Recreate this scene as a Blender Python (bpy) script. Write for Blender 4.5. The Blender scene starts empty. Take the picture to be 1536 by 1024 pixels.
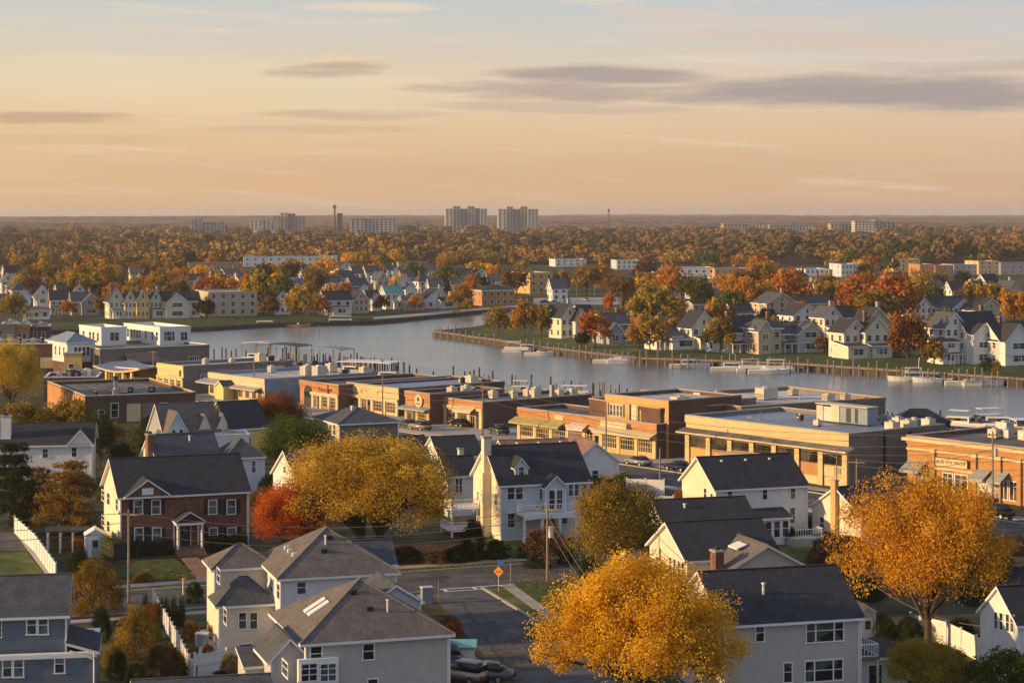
import bpy, math, random
import numpy as np
from mathutils import Vector
from mathutils.geometry import tessellate_polygon
F, H, CX, HY = 3000.0, 36.0, 768.0, 322.0      # focal length (in 1536-wide pixels), camera height, principal column, horizon row
R = math.radians
scene = bpy.context.scene
COL = scene.collection
rng = random.Random(7)

def at(px, py, z=0.0):
    Y = (H - z) * F / (py - HY)
    return Vector(((px - CX) / F * Y, Y, z))
def proj(v):
    return CX + F * v[0] / v[1], HY + F * (H - v[2]) / v[1]
def lin(c):
    return tuple(((x / 255.0) / 12.92 if x / 255.0 <= 0.04045 else ((x / 255.0 + 0.055) / 1.055) ** 2.4) for x in c)

# ---------------------------------------------------------------- materials
def new_mat(name):
    m = bpy.data.materials.new(name); m.use_nodes = True
    nt = m.node_tree
    return m, nt, nt.nodes, nt.links, nt.nodes['Principled BSDF']
def mat(name, c, rough=0.75, var=0.18, scale=1.5, c2=None, siding=0.0, bump=0.0, bscale=8, metal=0.0, spec=0.5, period=0.22, detail=5, thresh=None):
    m, nt, N, L, b = new_mat(name)
    b.inputs['Roughness'].default_value = rough
    b.inputs['Metallic'].default_value = metal
    b.inputs['Specular IOR Level'].default_value = spec
    tc = N.new('ShaderNodeTexCoord')
    no = N.new('ShaderNodeTexNoise'); no.inputs['Scale'].default_value = scale; no.inputs['Detail'].default_value = detail
    no.inputs['Roughness'].default_value = 0.65
    L.new(tc.outputs['Object'], no.inputs['Vector'])
    rp = N.new('ShaderNodeValToRGB')
    lo = tuple(x * (1 - var) for x in c); hi = tuple(min(1, x * (1 + var)) for x in (c2 or c))
    a, z = thresh or (0.3, 0.7)
    rp.color_ramp.elements[0].position = a; rp.color_ramp.elements[1].position = z
    rp.color_ramp.elements[0].color = lo + (1,); rp.color_ramp.elements[1].color = hi + (1,)
    L.new(no.outputs['Fac'], rp.inputs['Fac'])
    col = rp.outputs['Color']
    # broad wear / stain variation
    n2 = N.new('ShaderNodeTexNoise'); n2.inputs['Scale'].default_value = scale * 0.13; n2.inputs['Detail'].default_value = 3
    L.new(tc.outputs['Object'], n2.inputs['Vector'])
    mr = N.new('ShaderNodeMapRange'); mr.inputs[1].default_value = 0.3; mr.inputs[2].default_value = 0.7
    mr.inputs[3].default_value = 1 - var * 0.85; mr.inputs[4].default_value = 1 + var * 0.4
    L.new(n2.outputs['Fac'], mr.inputs[0])
    mx = N.new('ShaderNodeMix'); mx.data_type = 'RGBA'; mx.blend_type = 'MULTIPLY'; mx.inputs['Factor'].default_value = 1
    L.new(col, mx.inputs[6]); L.new(mr.outputs[0], mx.inputs[7]); col = mx.outputs[2]
    h = None
    if siding:
        w = N.new('ShaderNodeTexWave'); w.bands_direction = 'Z'; w.wave_profile = 'SAW'
        w.inputs['Scale'].default_value = 1.0 / period / 3.18; w.inputs['Distortion'].default_value = 0.0
        L.new(tc.outputs['Object'], w.inputs['Vector'])
        m2 = N.new('ShaderNodeMapRange'); m2.inputs[1].default_value = 0.0; m2.inputs[2].default_value = 0.25
        m2.inputs[3].default_value = 1 - siding; m2.inputs[4].default_value = 1
        L.new(w.outputs['Fac'], m2.inputs[0])
        mx2 = N.new('ShaderNodeMix'); mx2.data_type = 'RGBA'; mx2.blend_type = 'MULTIPLY'; mx2.inputs['Factor'].default_value = 1
        L.new(col, mx2.inputs[6]); L.new(m2.outputs[0], mx2.inputs[7]); col = mx2.outputs[2]
    L.new(col, b.inputs['Base Color'])
    if bump:
        n3 = N.new('ShaderNodeTexNoise'); n3.inputs['Scale'].default_value = bscale; n3.inputs['Detail'].default_value = 6
        L.new(tc.outputs['Object'], n3.inputs['Vector'])
        bp = N.new('ShaderNodeBump'); bp.inputs['Strength'].default_value = bump; bp.inputs['Distance'].default_value = 0.05
        L.new(n3.outputs['Fac'], bp.inputs['Height']); L.new(bp.outputs['Normal'], b.inputs['Normal'])
    return m
M = {}
M['white'] = mat('white_paint', (0.68, 0.68, 0.67), 0.65, 0.1)
M['trim'] = mat('white_trim', (0.74, 0.74, 0.73), 0.55, 0.05)
M['cream'] = mat('cream_siding', (0.66, 0.60, 0.48), 0.7, 0.08, siding=0.16)
M['wsiding'] = mat('white_siding', (0.66, 0.66, 0.65), 0.7, 0.11, siding=0.14)
M['gsiding'] = mat('grey_beige_siding', (0.46, 0.44, 0.41), 0.7, 0.08, siding=0.22)
M['beige'] = mat('beige_siding', (0.58, 0.52, 0.43), 0.7, 0.08, siding=0.2)
M['bluesiding'] = mat('slate_blue_siding', (0.115, 0.145, 0.19), 0.7, 0.12, siding=0.3)
M['paleblue'] = mat('pale_blue_siding', (0.50, 0.56, 0.62), 0.7, 0.08, siding=0.14)
M['stucco_sunlit'] = mat('pale_stucco_sunlit_siding', (0.70, 0.62, 0.46), 0.85, 0.1, bump=0.2)  # pale stucco; also carries the sunlit yellow of two siding gables
M['yellow'] = mat('yellow_stucco', (0.74, 0.52, 0.16), 0.8, 0.08)
M['tan'] = mat('tan_siding', (0.48, 0.39, 0.28), 0.75, 0.1, siding=0.12)
M['greysid'] = mat('grey_siding', (0.30, 0.31, 0.32), 0.75, 0.1, siding=0.15)
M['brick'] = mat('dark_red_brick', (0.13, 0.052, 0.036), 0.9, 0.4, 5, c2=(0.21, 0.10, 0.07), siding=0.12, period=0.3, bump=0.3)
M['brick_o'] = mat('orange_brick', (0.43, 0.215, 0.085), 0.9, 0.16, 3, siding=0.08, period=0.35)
M['brick_t'] = mat('tan_brick', (0.52, 0.34, 0.14), 0.9, 0.15, 3, siding=0.08, period=0.35)
M['brick_y'] = mat('yellow_brick', (0.60, 0.44, 0.23), 0.9, 0.13, 3, siding=0.06, period=0.35)
M['brick_d'] = mat('brown_brick', (0.12, 0.065, 0.05), 0.9, 0.3, 3, siding=0.1, period=0.35)
M['block'] = mat('grey_block_wall', (0.19, 0.165, 0.145), 0.9, 0.2, 1.5, siding=0.12, period=0.45)
M['concrete'] = mat('concrete', (0.36, 0.34, 0.31), 0.9, 0.16, 1.2, bump=0.2)
M['paving'] = mat('sidewalk_concrete', (0.33, 0.30, 0.27), 0.9, 0.18, 0.9)
M['asphalt'] = mat('asphalt', (0.05, 0.05, 0.055), 0.9, 0.42, 0.5, c2=(0.085, 0.083, 0.083), bump=0.2, bscale=12)
M['roof'] = mat('charcoal_shingles', (0.015, 0.019, 0.027), 0.95, 0.35, 9, c2=(0.033, 0.038, 0.048), siding=0.25, period=0.16, bump=0.5, bscale=10)
M['roofm'] = mat('mid_grey_shingles', (0.04, 0.048, 0.062), 0.95, 0.35, 9, c2=(0.085, 0.092, 0.105), siding=0.2, period=0.16, bump=0.5, bscale=10)
M['roofb'] = mat('brown_grey_shingles', (0.095, 0.084, 0.078), 0.95, 0.3, 9, c2=(0.16, 0.14, 0.125), siding=0.22, period=0.16, bump=0.5, bscale=10)
M['roofr'] = mat('red_brown_shingles', (0.17, 0.085, 0.06), 0.85, 0.3, 3, c2=(0.26, 0.15, 0.11), siding=0.2, period=0.16)
M['rooft'] = mat('teal_metal_roof', (0.10, 0.27, 0.24), 0.5, 0.15, 1)
M['flatroof'] = mat('grey_membrane_roof', (0.20, 0.21, 0.22), 0.75, 0.25, 0.5, c2=(0.30, 0.31, 0.32), thresh=(0.35, 0.65))
M['flatdark'] = mat('dark_membrane_roof', (0.075, 0.078, 0.083), 0.85, 0.35, 0.35, c2=(0.15, 0.145, 0.14), spec=.25)
M['flatwhite'] = mat('white_membrane_roof', (0.44, 0.43, 0.42), 0.8, 0.3, 0.3, c2=(.55, .54, .53), spec=.25)
M['flatblue'] = mat('blue_grey_roof', (0.20, 0.25, 0.31), 0.6, 0.15, 0.5)
M['metal'] = mat('galvanised_metal', (0.42, 0.43, 0.43), 0.45, 0.15, 3, metal=0.5)
M['hvac'] = mat('beige_sheet_metal', (0.52, 0.46, 0.34), 0.5, 0.15, 3)
M['dark'] = mat('dark_paint', (0.02, 0.021, 0.024), 0.6, 0.2)
M['black'] = mat('black_shutter_paint', (0.012, 0.012, 0.014), 0.6, 0.2)
M['rubber'] = mat('tyre_rubber', (0.015, 0.015, 0.015), 0.9, 0.2)
M['wood'] = mat('weathered_wood', (0.17, 0.13, 0.095), 0.9, 0.35, 4, c2=(0.26, 0.2, 0.14))
M['darkwood'] = mat('dark_pile_wood', (0.06, 0.046, 0.036), 0.9, 0.35, 4)
M['dock'] = mat('dock_boards', (0.26, 0.2, 0.14), 0.9, 0.3, 3)
M['pole'] = mat('utility_pole_wood', (0.23, 0.19, 0.15), 0.9, 0.3, 4)
M['wire'] = mat('cable', (0.10, 0.085, 0.07), 0.7, 0.1)
M['bark'] = mat('bark', (0.075, 0.055, 0.04), 0.95, 0.35, 5, bump=0.4)
M['redpave'] = mat('brick_path', (0.22, 0.12, 0.09), 0.9, 0.3, 4)
M['awng'] = mat('olive_green_awning', (0.34, 0.29, 0.11), 0.7, 0.2)
M['awnw'] = mat('cream_awning', (0.56, 0.45, 0.28), 0.7, 0.1)
M['awnp'] = mat('pale_pink_awning', (0.55, 0.42, 0.38), 0.7, 0.1)
M['awnb'] = mat('grey_green_metal_awning', (0.27, 0.30, 0.28), 0.5, 0.12)
M['boarded'] = mat('cream_panel', (0.60, 0.47, 0.27), 0.7, 0.1)
M['blue'] = mat('blue_paint', (0.03, 0.10, 0.30), 0.5, 0.1)
M['teal'] = mat('turquoise_tarp', (0.16, 0.42, 0.42), 0.6, 0.1)
M['amber'] = mat('yellow_sign_paint', (0.75, 0.32, 0.03), 0.5, 0.08)
M['red'] = mat('red_paint', (0.35, 0.04, 0.03), 0.5, 0.1)
M['silver'] = mat('silver_car_paint', (0.42, 0.42, 0.42), 0.28, 0.04, metal=0.5)
M['navy'] = mat('navy_car_paint', (0.03, 0.035, 0.09), 0.25, 0.04, metal=0.3)
M['carblack'] = mat('black_car_paint', (0.02, 0.02, 0.022), 0.25, 0.04, metal=0.2)
M['carwhite'] = mat('white_car_paint', (0.66, 0.66, 0.65), 0.3, 0.03)
M['cartan'] = mat('tan_car_paint', (0.40, 0.33, 0.24), 0.3, 0.04, metal=0.3)
M['cargrey'] = mat('dark_grey_car_paint', (0.09, 0.10, 0.11), 0.28, 0.04, metal=0.4)
M['bluetarp'] = mat('blue_boat_cover', (0.05, 0.14, 0.33), 0.7, 0.1)
M['gel'] = mat('white_hull', (0.68, 0.67, 0.64), 0.3, 0.05)
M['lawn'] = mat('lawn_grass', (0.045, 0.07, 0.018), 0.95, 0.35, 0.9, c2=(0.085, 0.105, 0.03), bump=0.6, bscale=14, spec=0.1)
M['lawn2'] = mat('lighter_lawn_grass', (0.06, 0.085, 0.02), 0.95, 0.35, 0.4, c2=(0.12, 0.13, 0.04), spec=0.1)  # lighter green grass with random tone
M['soil'] = mat('mulch_soil', (0.05, 0.035, 0.025), 0.95, 0.4, 1.2, c2=(0.09, 0.06, 0.04), spec=0.1)
M['ground'] = mat('town_ground', (0.035, 0.042, 0.016), 0.95, 0.4, 0.25, c2=(0.085, 0.08, 0.042), detail=9, spec=0.1)
M['copper'] = mat('orange_brown_panel', (0.36, 0.15, 0.06), 0.8, 0.12)  # even orange brown with random tone, used on the bench

def glass_mat(name, c, c2, scale, rough=0.12):
    m, nt, N, L, b = new_mat(name)
    tc = N.new('ShaderNodeTexCoord'); v = N.new('ShaderNodeTexVoronoi'); v.inputs['Scale'].default_value = scale
    g = N.new('ShaderNodeNewGeometry')
    L.new(g.outputs['Position'], v.inputs['Vector'])
    rp = N.new('ShaderNodeValToRGB'); rp.color_ramp.interpolation = 'LINEAR'
    rp.color_ramp.elements[0].position = 0.45; rp.color_ramp.elements[1].position = 0.75
    rp.color_ramp.elements[0].color = c + (1,); rp.color_ramp.elements[1].color = c2 + (1,)
    s = N.new('ShaderNodeSeparateColor'); L.new(v.outputs['Color'], s.inputs[0]); L.new(s.outputs[0], rp.inputs['Fac'])
    L.new(rp.outputs['Color'], b.inputs['Base Color']); b.inputs['Roughness'].default_value = rough
    b.inputs['IOR'].default_value = 1.5
    return m
M['glass'] = glass_mat('window_glass', (0.012, 0.017, 0.02), (0.07, 0.09, 0.09), 0.9)
M['glassg'] = glass_mat('green_tinted_window_glass', (0.04, 0.075, 0.07), (0.12, 0.16, 0.15), 0.9)
M['shopglass'] = glass_mat('shop_window_glass', (0.012, 0.012, 0.012), (0.10, 0.085, 0.06), 0.5)
M['carglass'] = glass_mat('car_glass', (0.01, 0.012, 0.015), (0.02, 0.025, 0.03), 0.5, 0.05)

def leaf_mat(name, dark, mid, bright, trans=0.35):
    m = bpy.data.materials.new(name); m.use_nodes = True
    nt = m.node_tree; N = nt.nodes; L = nt.links
    N.remove(N['Principled BSDF']); out = N['Material Output']
    at_ = N.new('ShaderNodeAttribute'); at_.attribute_name = 'rnd'
    rp = N.new('ShaderNodeValToRGB'); cr = rp.color_ramp
    cr.elements[0].position = 0.0; cr.elements[1].position = 1.0; e = cr.elements.new(0.5)
    cr.elements[0].color = dark + (1,); e.color = mid + (1,); cr.elements[2].color = bright + (1,)
    L.new(at_.outputs['Fac'], rp.inputs['Fac'])
    oi = N.new('ShaderNodeObjectInfo')
    hs = N.new('ShaderNodeHueSaturation')
    mr = N.new('ShaderNodeMapRange'); mr.inputs[3].default_value = 0.485; mr.inputs[4].default_value = 0.512
    L.new(oi.outputs['Random'], mr.inputs[0]); L.new(mr.outputs[0], hs.inputs['Hue'])
    mr2 = N.new('ShaderNodeMapRange'); mr2.inputs[3].default_value = 0.85; mr2.inputs[4].default_value = 1.15
    L.new(oi.outputs['Random'], mr2.inputs[0]); L.new(mr2.outputs[0], hs.inputs['Value'])
    L.new(rp.outputs['Color'], hs.inputs['Color'])
    d = N.new('ShaderNodeBsdfDiffuse'); t = N.new('ShaderNodeBsdfTranslucent'); mx = N.new('ShaderNodeMixShader')
    mx.inputs[0].default_value = trans
    L.new(hs.outputs['Color'], d.inputs['Color']); L.new(hs.outputs['Color'], t.inputs['Color'])
    L.new(d.outputs[0], mx.inputs[1]); L.new(t.outputs[0], mx.inputs[2]); L.new(mx.outputs[0], out.inputs['Surface'])
    return m
LEAF = {
 'golden': leaf_mat('golden_leaves', (0.34, 0.17, 0.012), (0.68, 0.37, 0.022), (0.90, 0.56, 0.055), 0.5),
 'amber': leaf_mat('amber_leaves', (0.26, 0.16, 0.015), (0.66, 0.47, 0.045), (0.90, 0.70, 0.12), 0.5),
 'orange': leaf_mat('orange_leaves', (0.22, 0.085, 0.018), (0.47, 0.19, 0.03), (0.64, 0.33, 0.055), 0.42),
 'copper': leaf_mat('copper_orange_leaves', (0.30, 0.13, 0.012), (0.66, 0.35, 0.028), (0.88, 0.54, 0.07), 0.5),
 'red': leaf_mat('red_leaves', (0.28, 0.05, 0.012), (0.54, 0.14, 0.02), (0.72, 0.27, 0.035), 0.45),
 'rust': leaf_mat('rust_leaves', (0.10, 0.03, 0.015), (0.22, 0.075, 0.025), (0.34, 0.15, 0.04), 0.35),
 'ochre': leaf_mat('ochre_leaves', (0.15, 0.085, 0.015), (0.40, 0.24, 0.035), (0.60, 0.41, 0.075), 0.4),
 'brown': leaf_mat('brown_leaves', (0.07, 0.04, 0.018), (0.16, 0.09, 0.035), (0.26, 0.16, 0.07), 0.3),
 'olive': leaf_mat('olive_gold_leaves', (0.08, 0.06, 0.012), (0.27, 0.18, 0.028), (0.50, 0.33, 0.05), 0.42),
 'green': leaf_mat('green_leaves', (0.03, 0.045, 0.01), (0.08, 0.11, 0.02), (0.24, 0.24, 0.04), 0.35),
 'evergreen': leaf_mat('dark_green_leaves', (0.012, 0.022, 0.008), (0.03, 0.045, 0.014), (0.06, 0.075, 0.022), 0.2),
}
CNAME = {'golden': 'golden yellow', 'amber': 'amber', 'ochre': 'golden', 'orange': 'orange', 'copper': 'copper orange', 'red': 'red', 'rust': 'rust red', 'brown': 'brown', 'olive': 'olive gold',
         'green': 'green', 'evergreen': 'dark green'}

def water_mat():
    m, nt, N, L, b = new_mat('river_water')
    b.inputs['Base Color'].default_value = (0.14, 0.16, 0.16, 1); b.inputs['Roughness'].default_value = 0.22
    b.inputs['IOR'].default_value = 1.48
    tc = N.new('ShaderNodeTexCoord')
    mp = N.new('ShaderNodeMapping'); mp.inputs['Scale'].default_value = (0.28, 1.0, 1); mp.inputs['Rotation'].default_value = (0, 0, R(14))
    L.new(tc.outputs['Object'], mp.inputs['Vector'])
    n = N.new('ShaderNodeTexNoise'); n.inputs['Scale'].default_value = 1.1; n.inputs['Detail'].default_value = 5
    L.new(mp.outputs[0], n.inputs['Vector'])
    n2 = N.new('ShaderNodeTexNoise'); n2.inputs['Scale'].default_value = 0.06; n2.inputs['Detail'].default_value = 7; n2.inputs['Distortion'].default_value = 0.6
    L.new(mp.outputs[0], n2.inputs['Vector'])
    # calm slicks and wind-ruffled patches: the ripples change height, not the colour
    mr = N.new('ShaderNodeMapRange'); mr.inputs[1].default_value = 0.35; mr.inputs[2].default_value = 0.65
    mr.inputs[3].default_value = 0.03; mr.inputs[4].default_value = 0.75
    L.new(n2.outputs['Fac'], mr.inputs[0])
    bp = N.new('ShaderNodeBump'); bp.inputs['Distance'].default_value = 0.22
    L.new(mr.outputs[0], bp.inputs['Strength'])
    L.new(n.outputs['Fac'], bp.inputs['Height']); L.new(bp.outputs['Normal'], b.inputs['Normal'])
    return m
M['water'] = water_mat()

# ---------------------------------------------------------------- mesh helpers
class MB:
    def __init__(s): s.v = []; s.f = []; s.mi = []; s.ms = []
    def m(s, mt):
        if isinstance(mt, str): mt = M[mt]
        if mt not in s.ms: s.ms.append(mt)
        return s.ms.index(mt)
    def face(s, pts, mt):
        b = len(s.v); s.v += [tuple(p) for p in pts]; s.f.append(tuple(range(b, b + len(pts)))); s.mi.append(s.m(mt))
    def box(s, x0, y0, z0, x1, y1, z1, mt, top=None):
        b = len(s.v)
        s.v += [(x0, y0, z0), (x1, y0, z0), (x1, y1, z0), (x0, y1, z0), (x0, y0, z1), (x1, y0, z1), (x1, y1, z1), (x0, y1, z1)]
        fs = [(0, 3, 2, 1), (4, 5, 6, 7), (0, 1, 5, 4), (1, 2, 6, 5), (2, 3, 7, 6), (3, 0, 4, 7)]
        i = s.m(mt); t = s.m(top) if top else i
        for k, f in enumerate(fs): s.f.append(tuple(b + q for q in f)); s.mi.append(t if k == 1 else i)
    def prism(s, poly, z0, z1, mt, top=None):
        # poly: counter-clockwise (x,y)
        n = len(poly); b = len(s.v); i = s.m(mt); t = s.m(top) if top else i
        s.v += [(p[0], p[1], z0) for p in poly] + [(p[0], p[1], z1) for p in poly]
        for k in range(n):
            q = (k + 1) % n; s.f.append((b + k, b + q, b + n + q, b + n + k)); s.mi.append(i)
        s.f.append(tuple(b + k for k in range(n))[::-1]); s.mi.append(i)
        s.f.append(tuple(b + n + k for k in range(n))); s.mi.append(t)
    def slab(s, top, t, mtop, medge):
        # thick sheet: top polygon (3D points), thickness straight down
        n = len(top); b = len(s.v)
        s.v += [tuple(p) for p in top] + [(p[0], p[1], p[2] - t) for p in top]
        s.f.append(tuple(range(b, b + n))); s.mi.append(s.m(mtop))
        s.f.append(tuple(range(b + n, b + 2 * n))[::-1]); s.mi.append(s.m(medge))
        for k in range(n):
            q = (k + 1) % n; s.f.append((b + n + k, b + n + q, b + q, b + k)); s.mi.append(s.m(medge))
    def tube(s, pts, rads, mt, n=6, cap=True):
        i = s.m(mt); b = len(s.v); pts = [Vector(p) for p in pts]
        if not hasattr(rads, '__len__'): rads = [rads] * len(pts)
        for k, p in enumerate(pts):
            d = (pts[min(k + 1, len(pts) - 1)] - pts[max(k - 1, 0)]).normalized()
            a = d.cross(Vector((0, 0, 1)) if abs(d.z) < 0.9 else Vector((1, 0, 0))).normalized(); c = d.cross(a)
            for j in range(n):
                t = 2 * math.pi * j / n
                s.v.append(tuple(p + (a * math.cos(t) + c * math.sin(t)) * rads[k]))
        for k in range(len(pts) - 1):
            for j in range(n):
                q = (j + 1) % n
                s.f.append((b + k * n + j, b + k * n + q, b + (k + 1) * n + q, b + (k + 1) * n + j)); s.mi.append(i)
        if cap:
            s.f.append(tuple(b + j for j in range(n))[::-1]); s.mi.append(i)
            s.f.append(tuple(b + (len(pts) - 1) * n + j for j in range(n))); s.mi.append(i)
    def mesh(s, name):
        me = bpy.data.meshes.new(name); me.from_pydata(s.v, [], s.f)
        for mt in s.ms: me.materials.append(mt)
        me.polygons.foreach_set('material_index', s.mi); me.update()
        return me
    def build(s, name, parent=None, loc=None, rz=0.0):
        return mk(name, s.mesh(name), parent, loc, rz)
def mk(name, data, parent=None, loc=None, rz=0.0):
    o = bpy.data.objects.new(name, data); COL.objects.link(o)
    if parent is not None: o.parent = parent
    if loc is not None: o.location = loc
    o.rotation_euler = (0, 0, rz)
    return o
def tag(o, label=None, cat=None, group=None, kind=None):
    if label: o['label'] = label
    if cat: o['category'] = cat
    if group: o['group'] = group
    if kind: o['kind'] = kind
    return o
def empty(name, loc, rz=0.0, label=None, cat=None, group=None):
    o = mk(name, None, None, loc, rz); o.empty_display_size = 0.5
    return tag(o, label, cat, group)
def copy_tree(o, parent=None):
    c = o.copy(); COL.objects.link(c); c.parent = parent
    for ch in o.children: copy_tree(ch, c)
    return c

# ---------------------------------------------------------------- windows
WC = {}
def win_mesh(w, h, style, glass, frame='trim'):
    key = (round(w, 1), round(h, 1), style, glass, frame)
    if key in WC: return WC[key]
    f, g = MB(), MB(); t = min(0.10, w * 0.12)
    f.box(-w/2 - .04, -.07, -t, w/2 + .04, .0, 0, frame)                 # sill side
    f.box(-w/2, -.06, h - t, w/2, .0, h, frame)
    f.box(-w/2, -.06, 0.001, -w/2 + t, .0, h - t - .001, frame); f.box(w/2 - t, -.06, 0.001, w/2, .0, h - t - .001, frame)
    g.box(-w/2 + t + .001, -.02, 0.001, w/2 - t - .001, -.002, h - t - .001, glass)
    mt = t * 0.55
    if style in ('hung', 'double', 'triple'):
        f.box(-w/2 + t + .001, -.045, h*.5 - mt/2, w/2 - t - .001, -.022, h*.5 + mt/2, frame)
    if style == 'double': f.box(-mt, -.055, .002, mt, -.0215, h - t - .002, frame)
    if style == 'triple':
        for x in (-w*.24, w*.24): f.box(x - mt, -.055, .002, x + mt, -.0215, h - t - .002, frame)
    if style in ('grid', 'shop'):
        nx = max(2, int(round(w / (0.55 if style == 'grid' else 1.1)))); nz = 3 if style == 'grid' else 2
        for k in range(1, nx): x = -w/2 + w * k / nx; f.box(x - .035, -.05, .002, x + .035, -.0215, h - t - .002, frame)
        for k in range(1, nz): z = h * (k / nz if style == 'grid' else .72); f.box(-w/2 + t + .001, -.044, z - .03, w/2 - t - .001, -.0225, z + .03, frame)
    WC[key] = (f.mesh('window'), g.mesh('pane')); return WC[key]

# ---------------------------------------------------------------- buildings
class Bld:
    def __init__(s, name, p1, px2, z, deg, label, cat='house', group=None, width=None, far=False):
        s.A = at(p1[0], p1[1], z); s.th = R(deg); s.c, s.n = math.cos(s.th), math.sin(s.th)
        s.z = z; s.far = far
        s.root = empty(name, (s.A.x, s.A.y, 0), s.th, label, cat, group)
        s.w = width or s.hx(px2)
        s.p = p1
    def hx(s, px, y0=0.0):          # local x where the column px meets the plane local y=y0
        k = (px - CX) / F; ax = s.A.x - s.n * y0; ay = s.A.y + s.c * y0
        return (k * ay - ax) / (s.c - k * s.n)
    def hy(s, px, x0=0.0):          # local y where the column px meets the plane local x=x0
        k = (px - CX) / F; ax = s.A.x + s.c * x0; ay = s.A.y + s.n * x0
        return (k * ay - ax) / (-s.n - k * s.c)
    def wy(s, x, y): return s.A.y + s.n * x + s.c * y
    def hz(s, py, x, y): return H - (py - HY) / F * s.wy(x, y)
    def world(s, x, y, z=0): return Vector((s.A.x + s.c * x - s.n * y, s.wy(x, y), z))
    def part(s, mb, name, parent=None): return mb.build(name, parent or s.root)
    def vol(s, x0, y0, w, d, z0, z1, roof='gx', rise=2.5, wall='wsiding', rm='roof', over=.35, t=.2, edge='trim', front=None, wname='wall', rname='roof'):
        x1, y1 = x0 + w, y0 + d; b = MB(); xm, ym = x0 + w/2, y0 + d/2
        b.face([(x0, y0, z0), (x1, y0, z0), (x1, y0, z1)] + ([(xm, y0, z1 + rise)] if roof == 'gy' else []) + [(x0, y0, z1)], front or wall)
        b.face([(x1, y1, z0), (x0, y1, z0), (x0, y1, z1)] + ([(xm, y1, z1 + rise)] if roof == 'gy' else []) + [(x1, y1, z1)], wall)
        b.face([(x0, y1, z0), (x0, y0, z0), (x0, y0, z1)] + ([(x0, ym, z1 + rise)] if roof == 'gx' else []) + [(x0, y1, z1)], wall)
        b.face([(x1, y0, z0), (x1, y1, z0), (x1, y1, z1)] + ([(x1, ym, z1 + rise)] if roof == 'gx' else []) + [(x1, y0, z1)], wall)
        if not s.far and roof != 'flat':                                   # corner boards
            for cx_, cy_ in ((x0, y0), (x1, y0)):
                b.box(cx_ - .07, cy_ - .07, z0, cx_ + .07, cy_ + .07, z1 - .25, edge)
        s.part(b, wname)
        r = MB(); o = over
        if roof == 'gx':
            sl = rise / (d/2); e = o * sl; u = .05
            r.slab([(x0-o, y0-o, z1-e+u), (x1+o, y0-o, z1-e+u), (x1+o, ym, z1+rise+u), (x0-o, ym, z1+rise+u)], t, rm, edge)
            r.slab([(x1+o, y1+o, z1-e+u), (x0-o, y1+o, z1-e+u), (x0-o, ym+.001, z1+rise+u), (x1+o, ym+.001, z1+rise+u)], t, rm, edge)
            r.box(x0-o, ym-.12, z1+rise+u-.02, x1+o, ym+.12, z1+rise+u+.04, rm)
        elif roof == 'gy':
            sl = rise / (w/2); e = o * sl; u = .05
            r.slab([(x0-o, y1+o, z1-e+u), (x0-o, y0-o, z1-e+u), (xm, y0-o, z1+rise+u), (xm, y1+o, z1+rise+u)], t, rm, edge)
            r.slab([(x1+o, y0-o, z1-e+u), (x1+o, y1+o, z1-e+u), (xm+.001, y1+o, z1+rise+u), (xm+.001, y0-o, z1+rise+u)], t, rm, edge)
            r.box(xm-.12, y0-o, z1+rise+u-.02, xm+.12, y1+o, z1+rise+u+.04, rm)
        elif roof == 'hip':
            X0, X1, Y0, Y1 = x0-o, x1+o, y0-o, y1+o; W, D = X1-X0, Y1-Y0; zz = z1 + .02
            if W > D: a, c_ = (X0 + D/2, (Y0+Y1)/2, z1+rise), (X1 - D/2, (Y0+Y1)/2, z1+rise)
            else: a, c_ = ((X0+X1)/2, Y0 + W/2, z1+rise), ((X0+X1)/2, Y1 - W/2, z1+rise)
            P = [(X0, Y0, zz), (X1, Y0, zz), (X1, Y1, zz), (X0, Y1, zz)]
            if W > D:
                r.face([P[0], P[1], c_, a], rm); r.face([P[1], P[2], c_], rm); r.face([P[2], P[3], a, c_], rm); r.face([P[3], P[0], a], rm)
            else:
                r.face([P[0], P[1], a], rm); r.face([P[1], P[2], c_, a], rm); r.face([P[2], P[3], c_], rm); r.face([P[3], P[0], a, c_], rm)
            r.box(X0, Y0, zz - t, X1, Y1, zz - .003, edge)
            if not s.far:
                for q in ((P[0], a), (P[1], a if W <= D else c_), (a, c_)):
                    r.tube([Vector(q[0]) + Vector((0, 0, .02)), Vector(q[1]) + Vector((0, 0, .02))], .07, rm, 5)
        elif roof == 'shed':
            r.slab([(x0-o, y0-o, z1), (x1+o, y0-o, z1), (x1+o, y1, z1+rise), (x0-o, y1, z1+rise)], t, rm, edge)
        elif roof == 'flat':
            r.box(x0+.25, y0+.25, z1-.6, x1-.25, y1-.25, z1-.45, rm)
            sm_ = 'flatroof' if rm in ('flatdark', 'flatblue') else 'flatdark'
            for k in range(1, int(w/3.2)): r.box(x0+3.2*k-.05, y0+.3, z1-.449, x0+3.2*k+.05, y1-.3, z1-.43, sm_)
            cp = MB(); c2 = .3
            for q in ((x0-.06, y0-.06, x1+.06, y0+c2), (x0-.06, y1-c2, x1+.06, y1+.06), (x0-.06, y0+c2+.001, x0+c2, y1-c2-.001), (x1-c2, y0+c2+.001, x1+.06, y1-c2-.001)):
                cp.box(q[0], q[1], z1-.5, q[2], q[3], z1+.06, wall)
            for q in ((x0-.12, y0-.12, x1+.12, y0+c2+.05), (x0-.12, y1-c2-.05, x1+.12, y1+.12), (x0-.12, y0+c2+.051, x0+c2+.05, y1-c2-.051), (x1-c2-.05, y0+c2+.051, x1+.12, y1-c2-.051)):
                cp.box(q[0], q[1], z1+.062, q[2], q[3], z1+.2, edge)
            s.part(cp, 'coping')
        s.part(r, rname)
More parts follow.
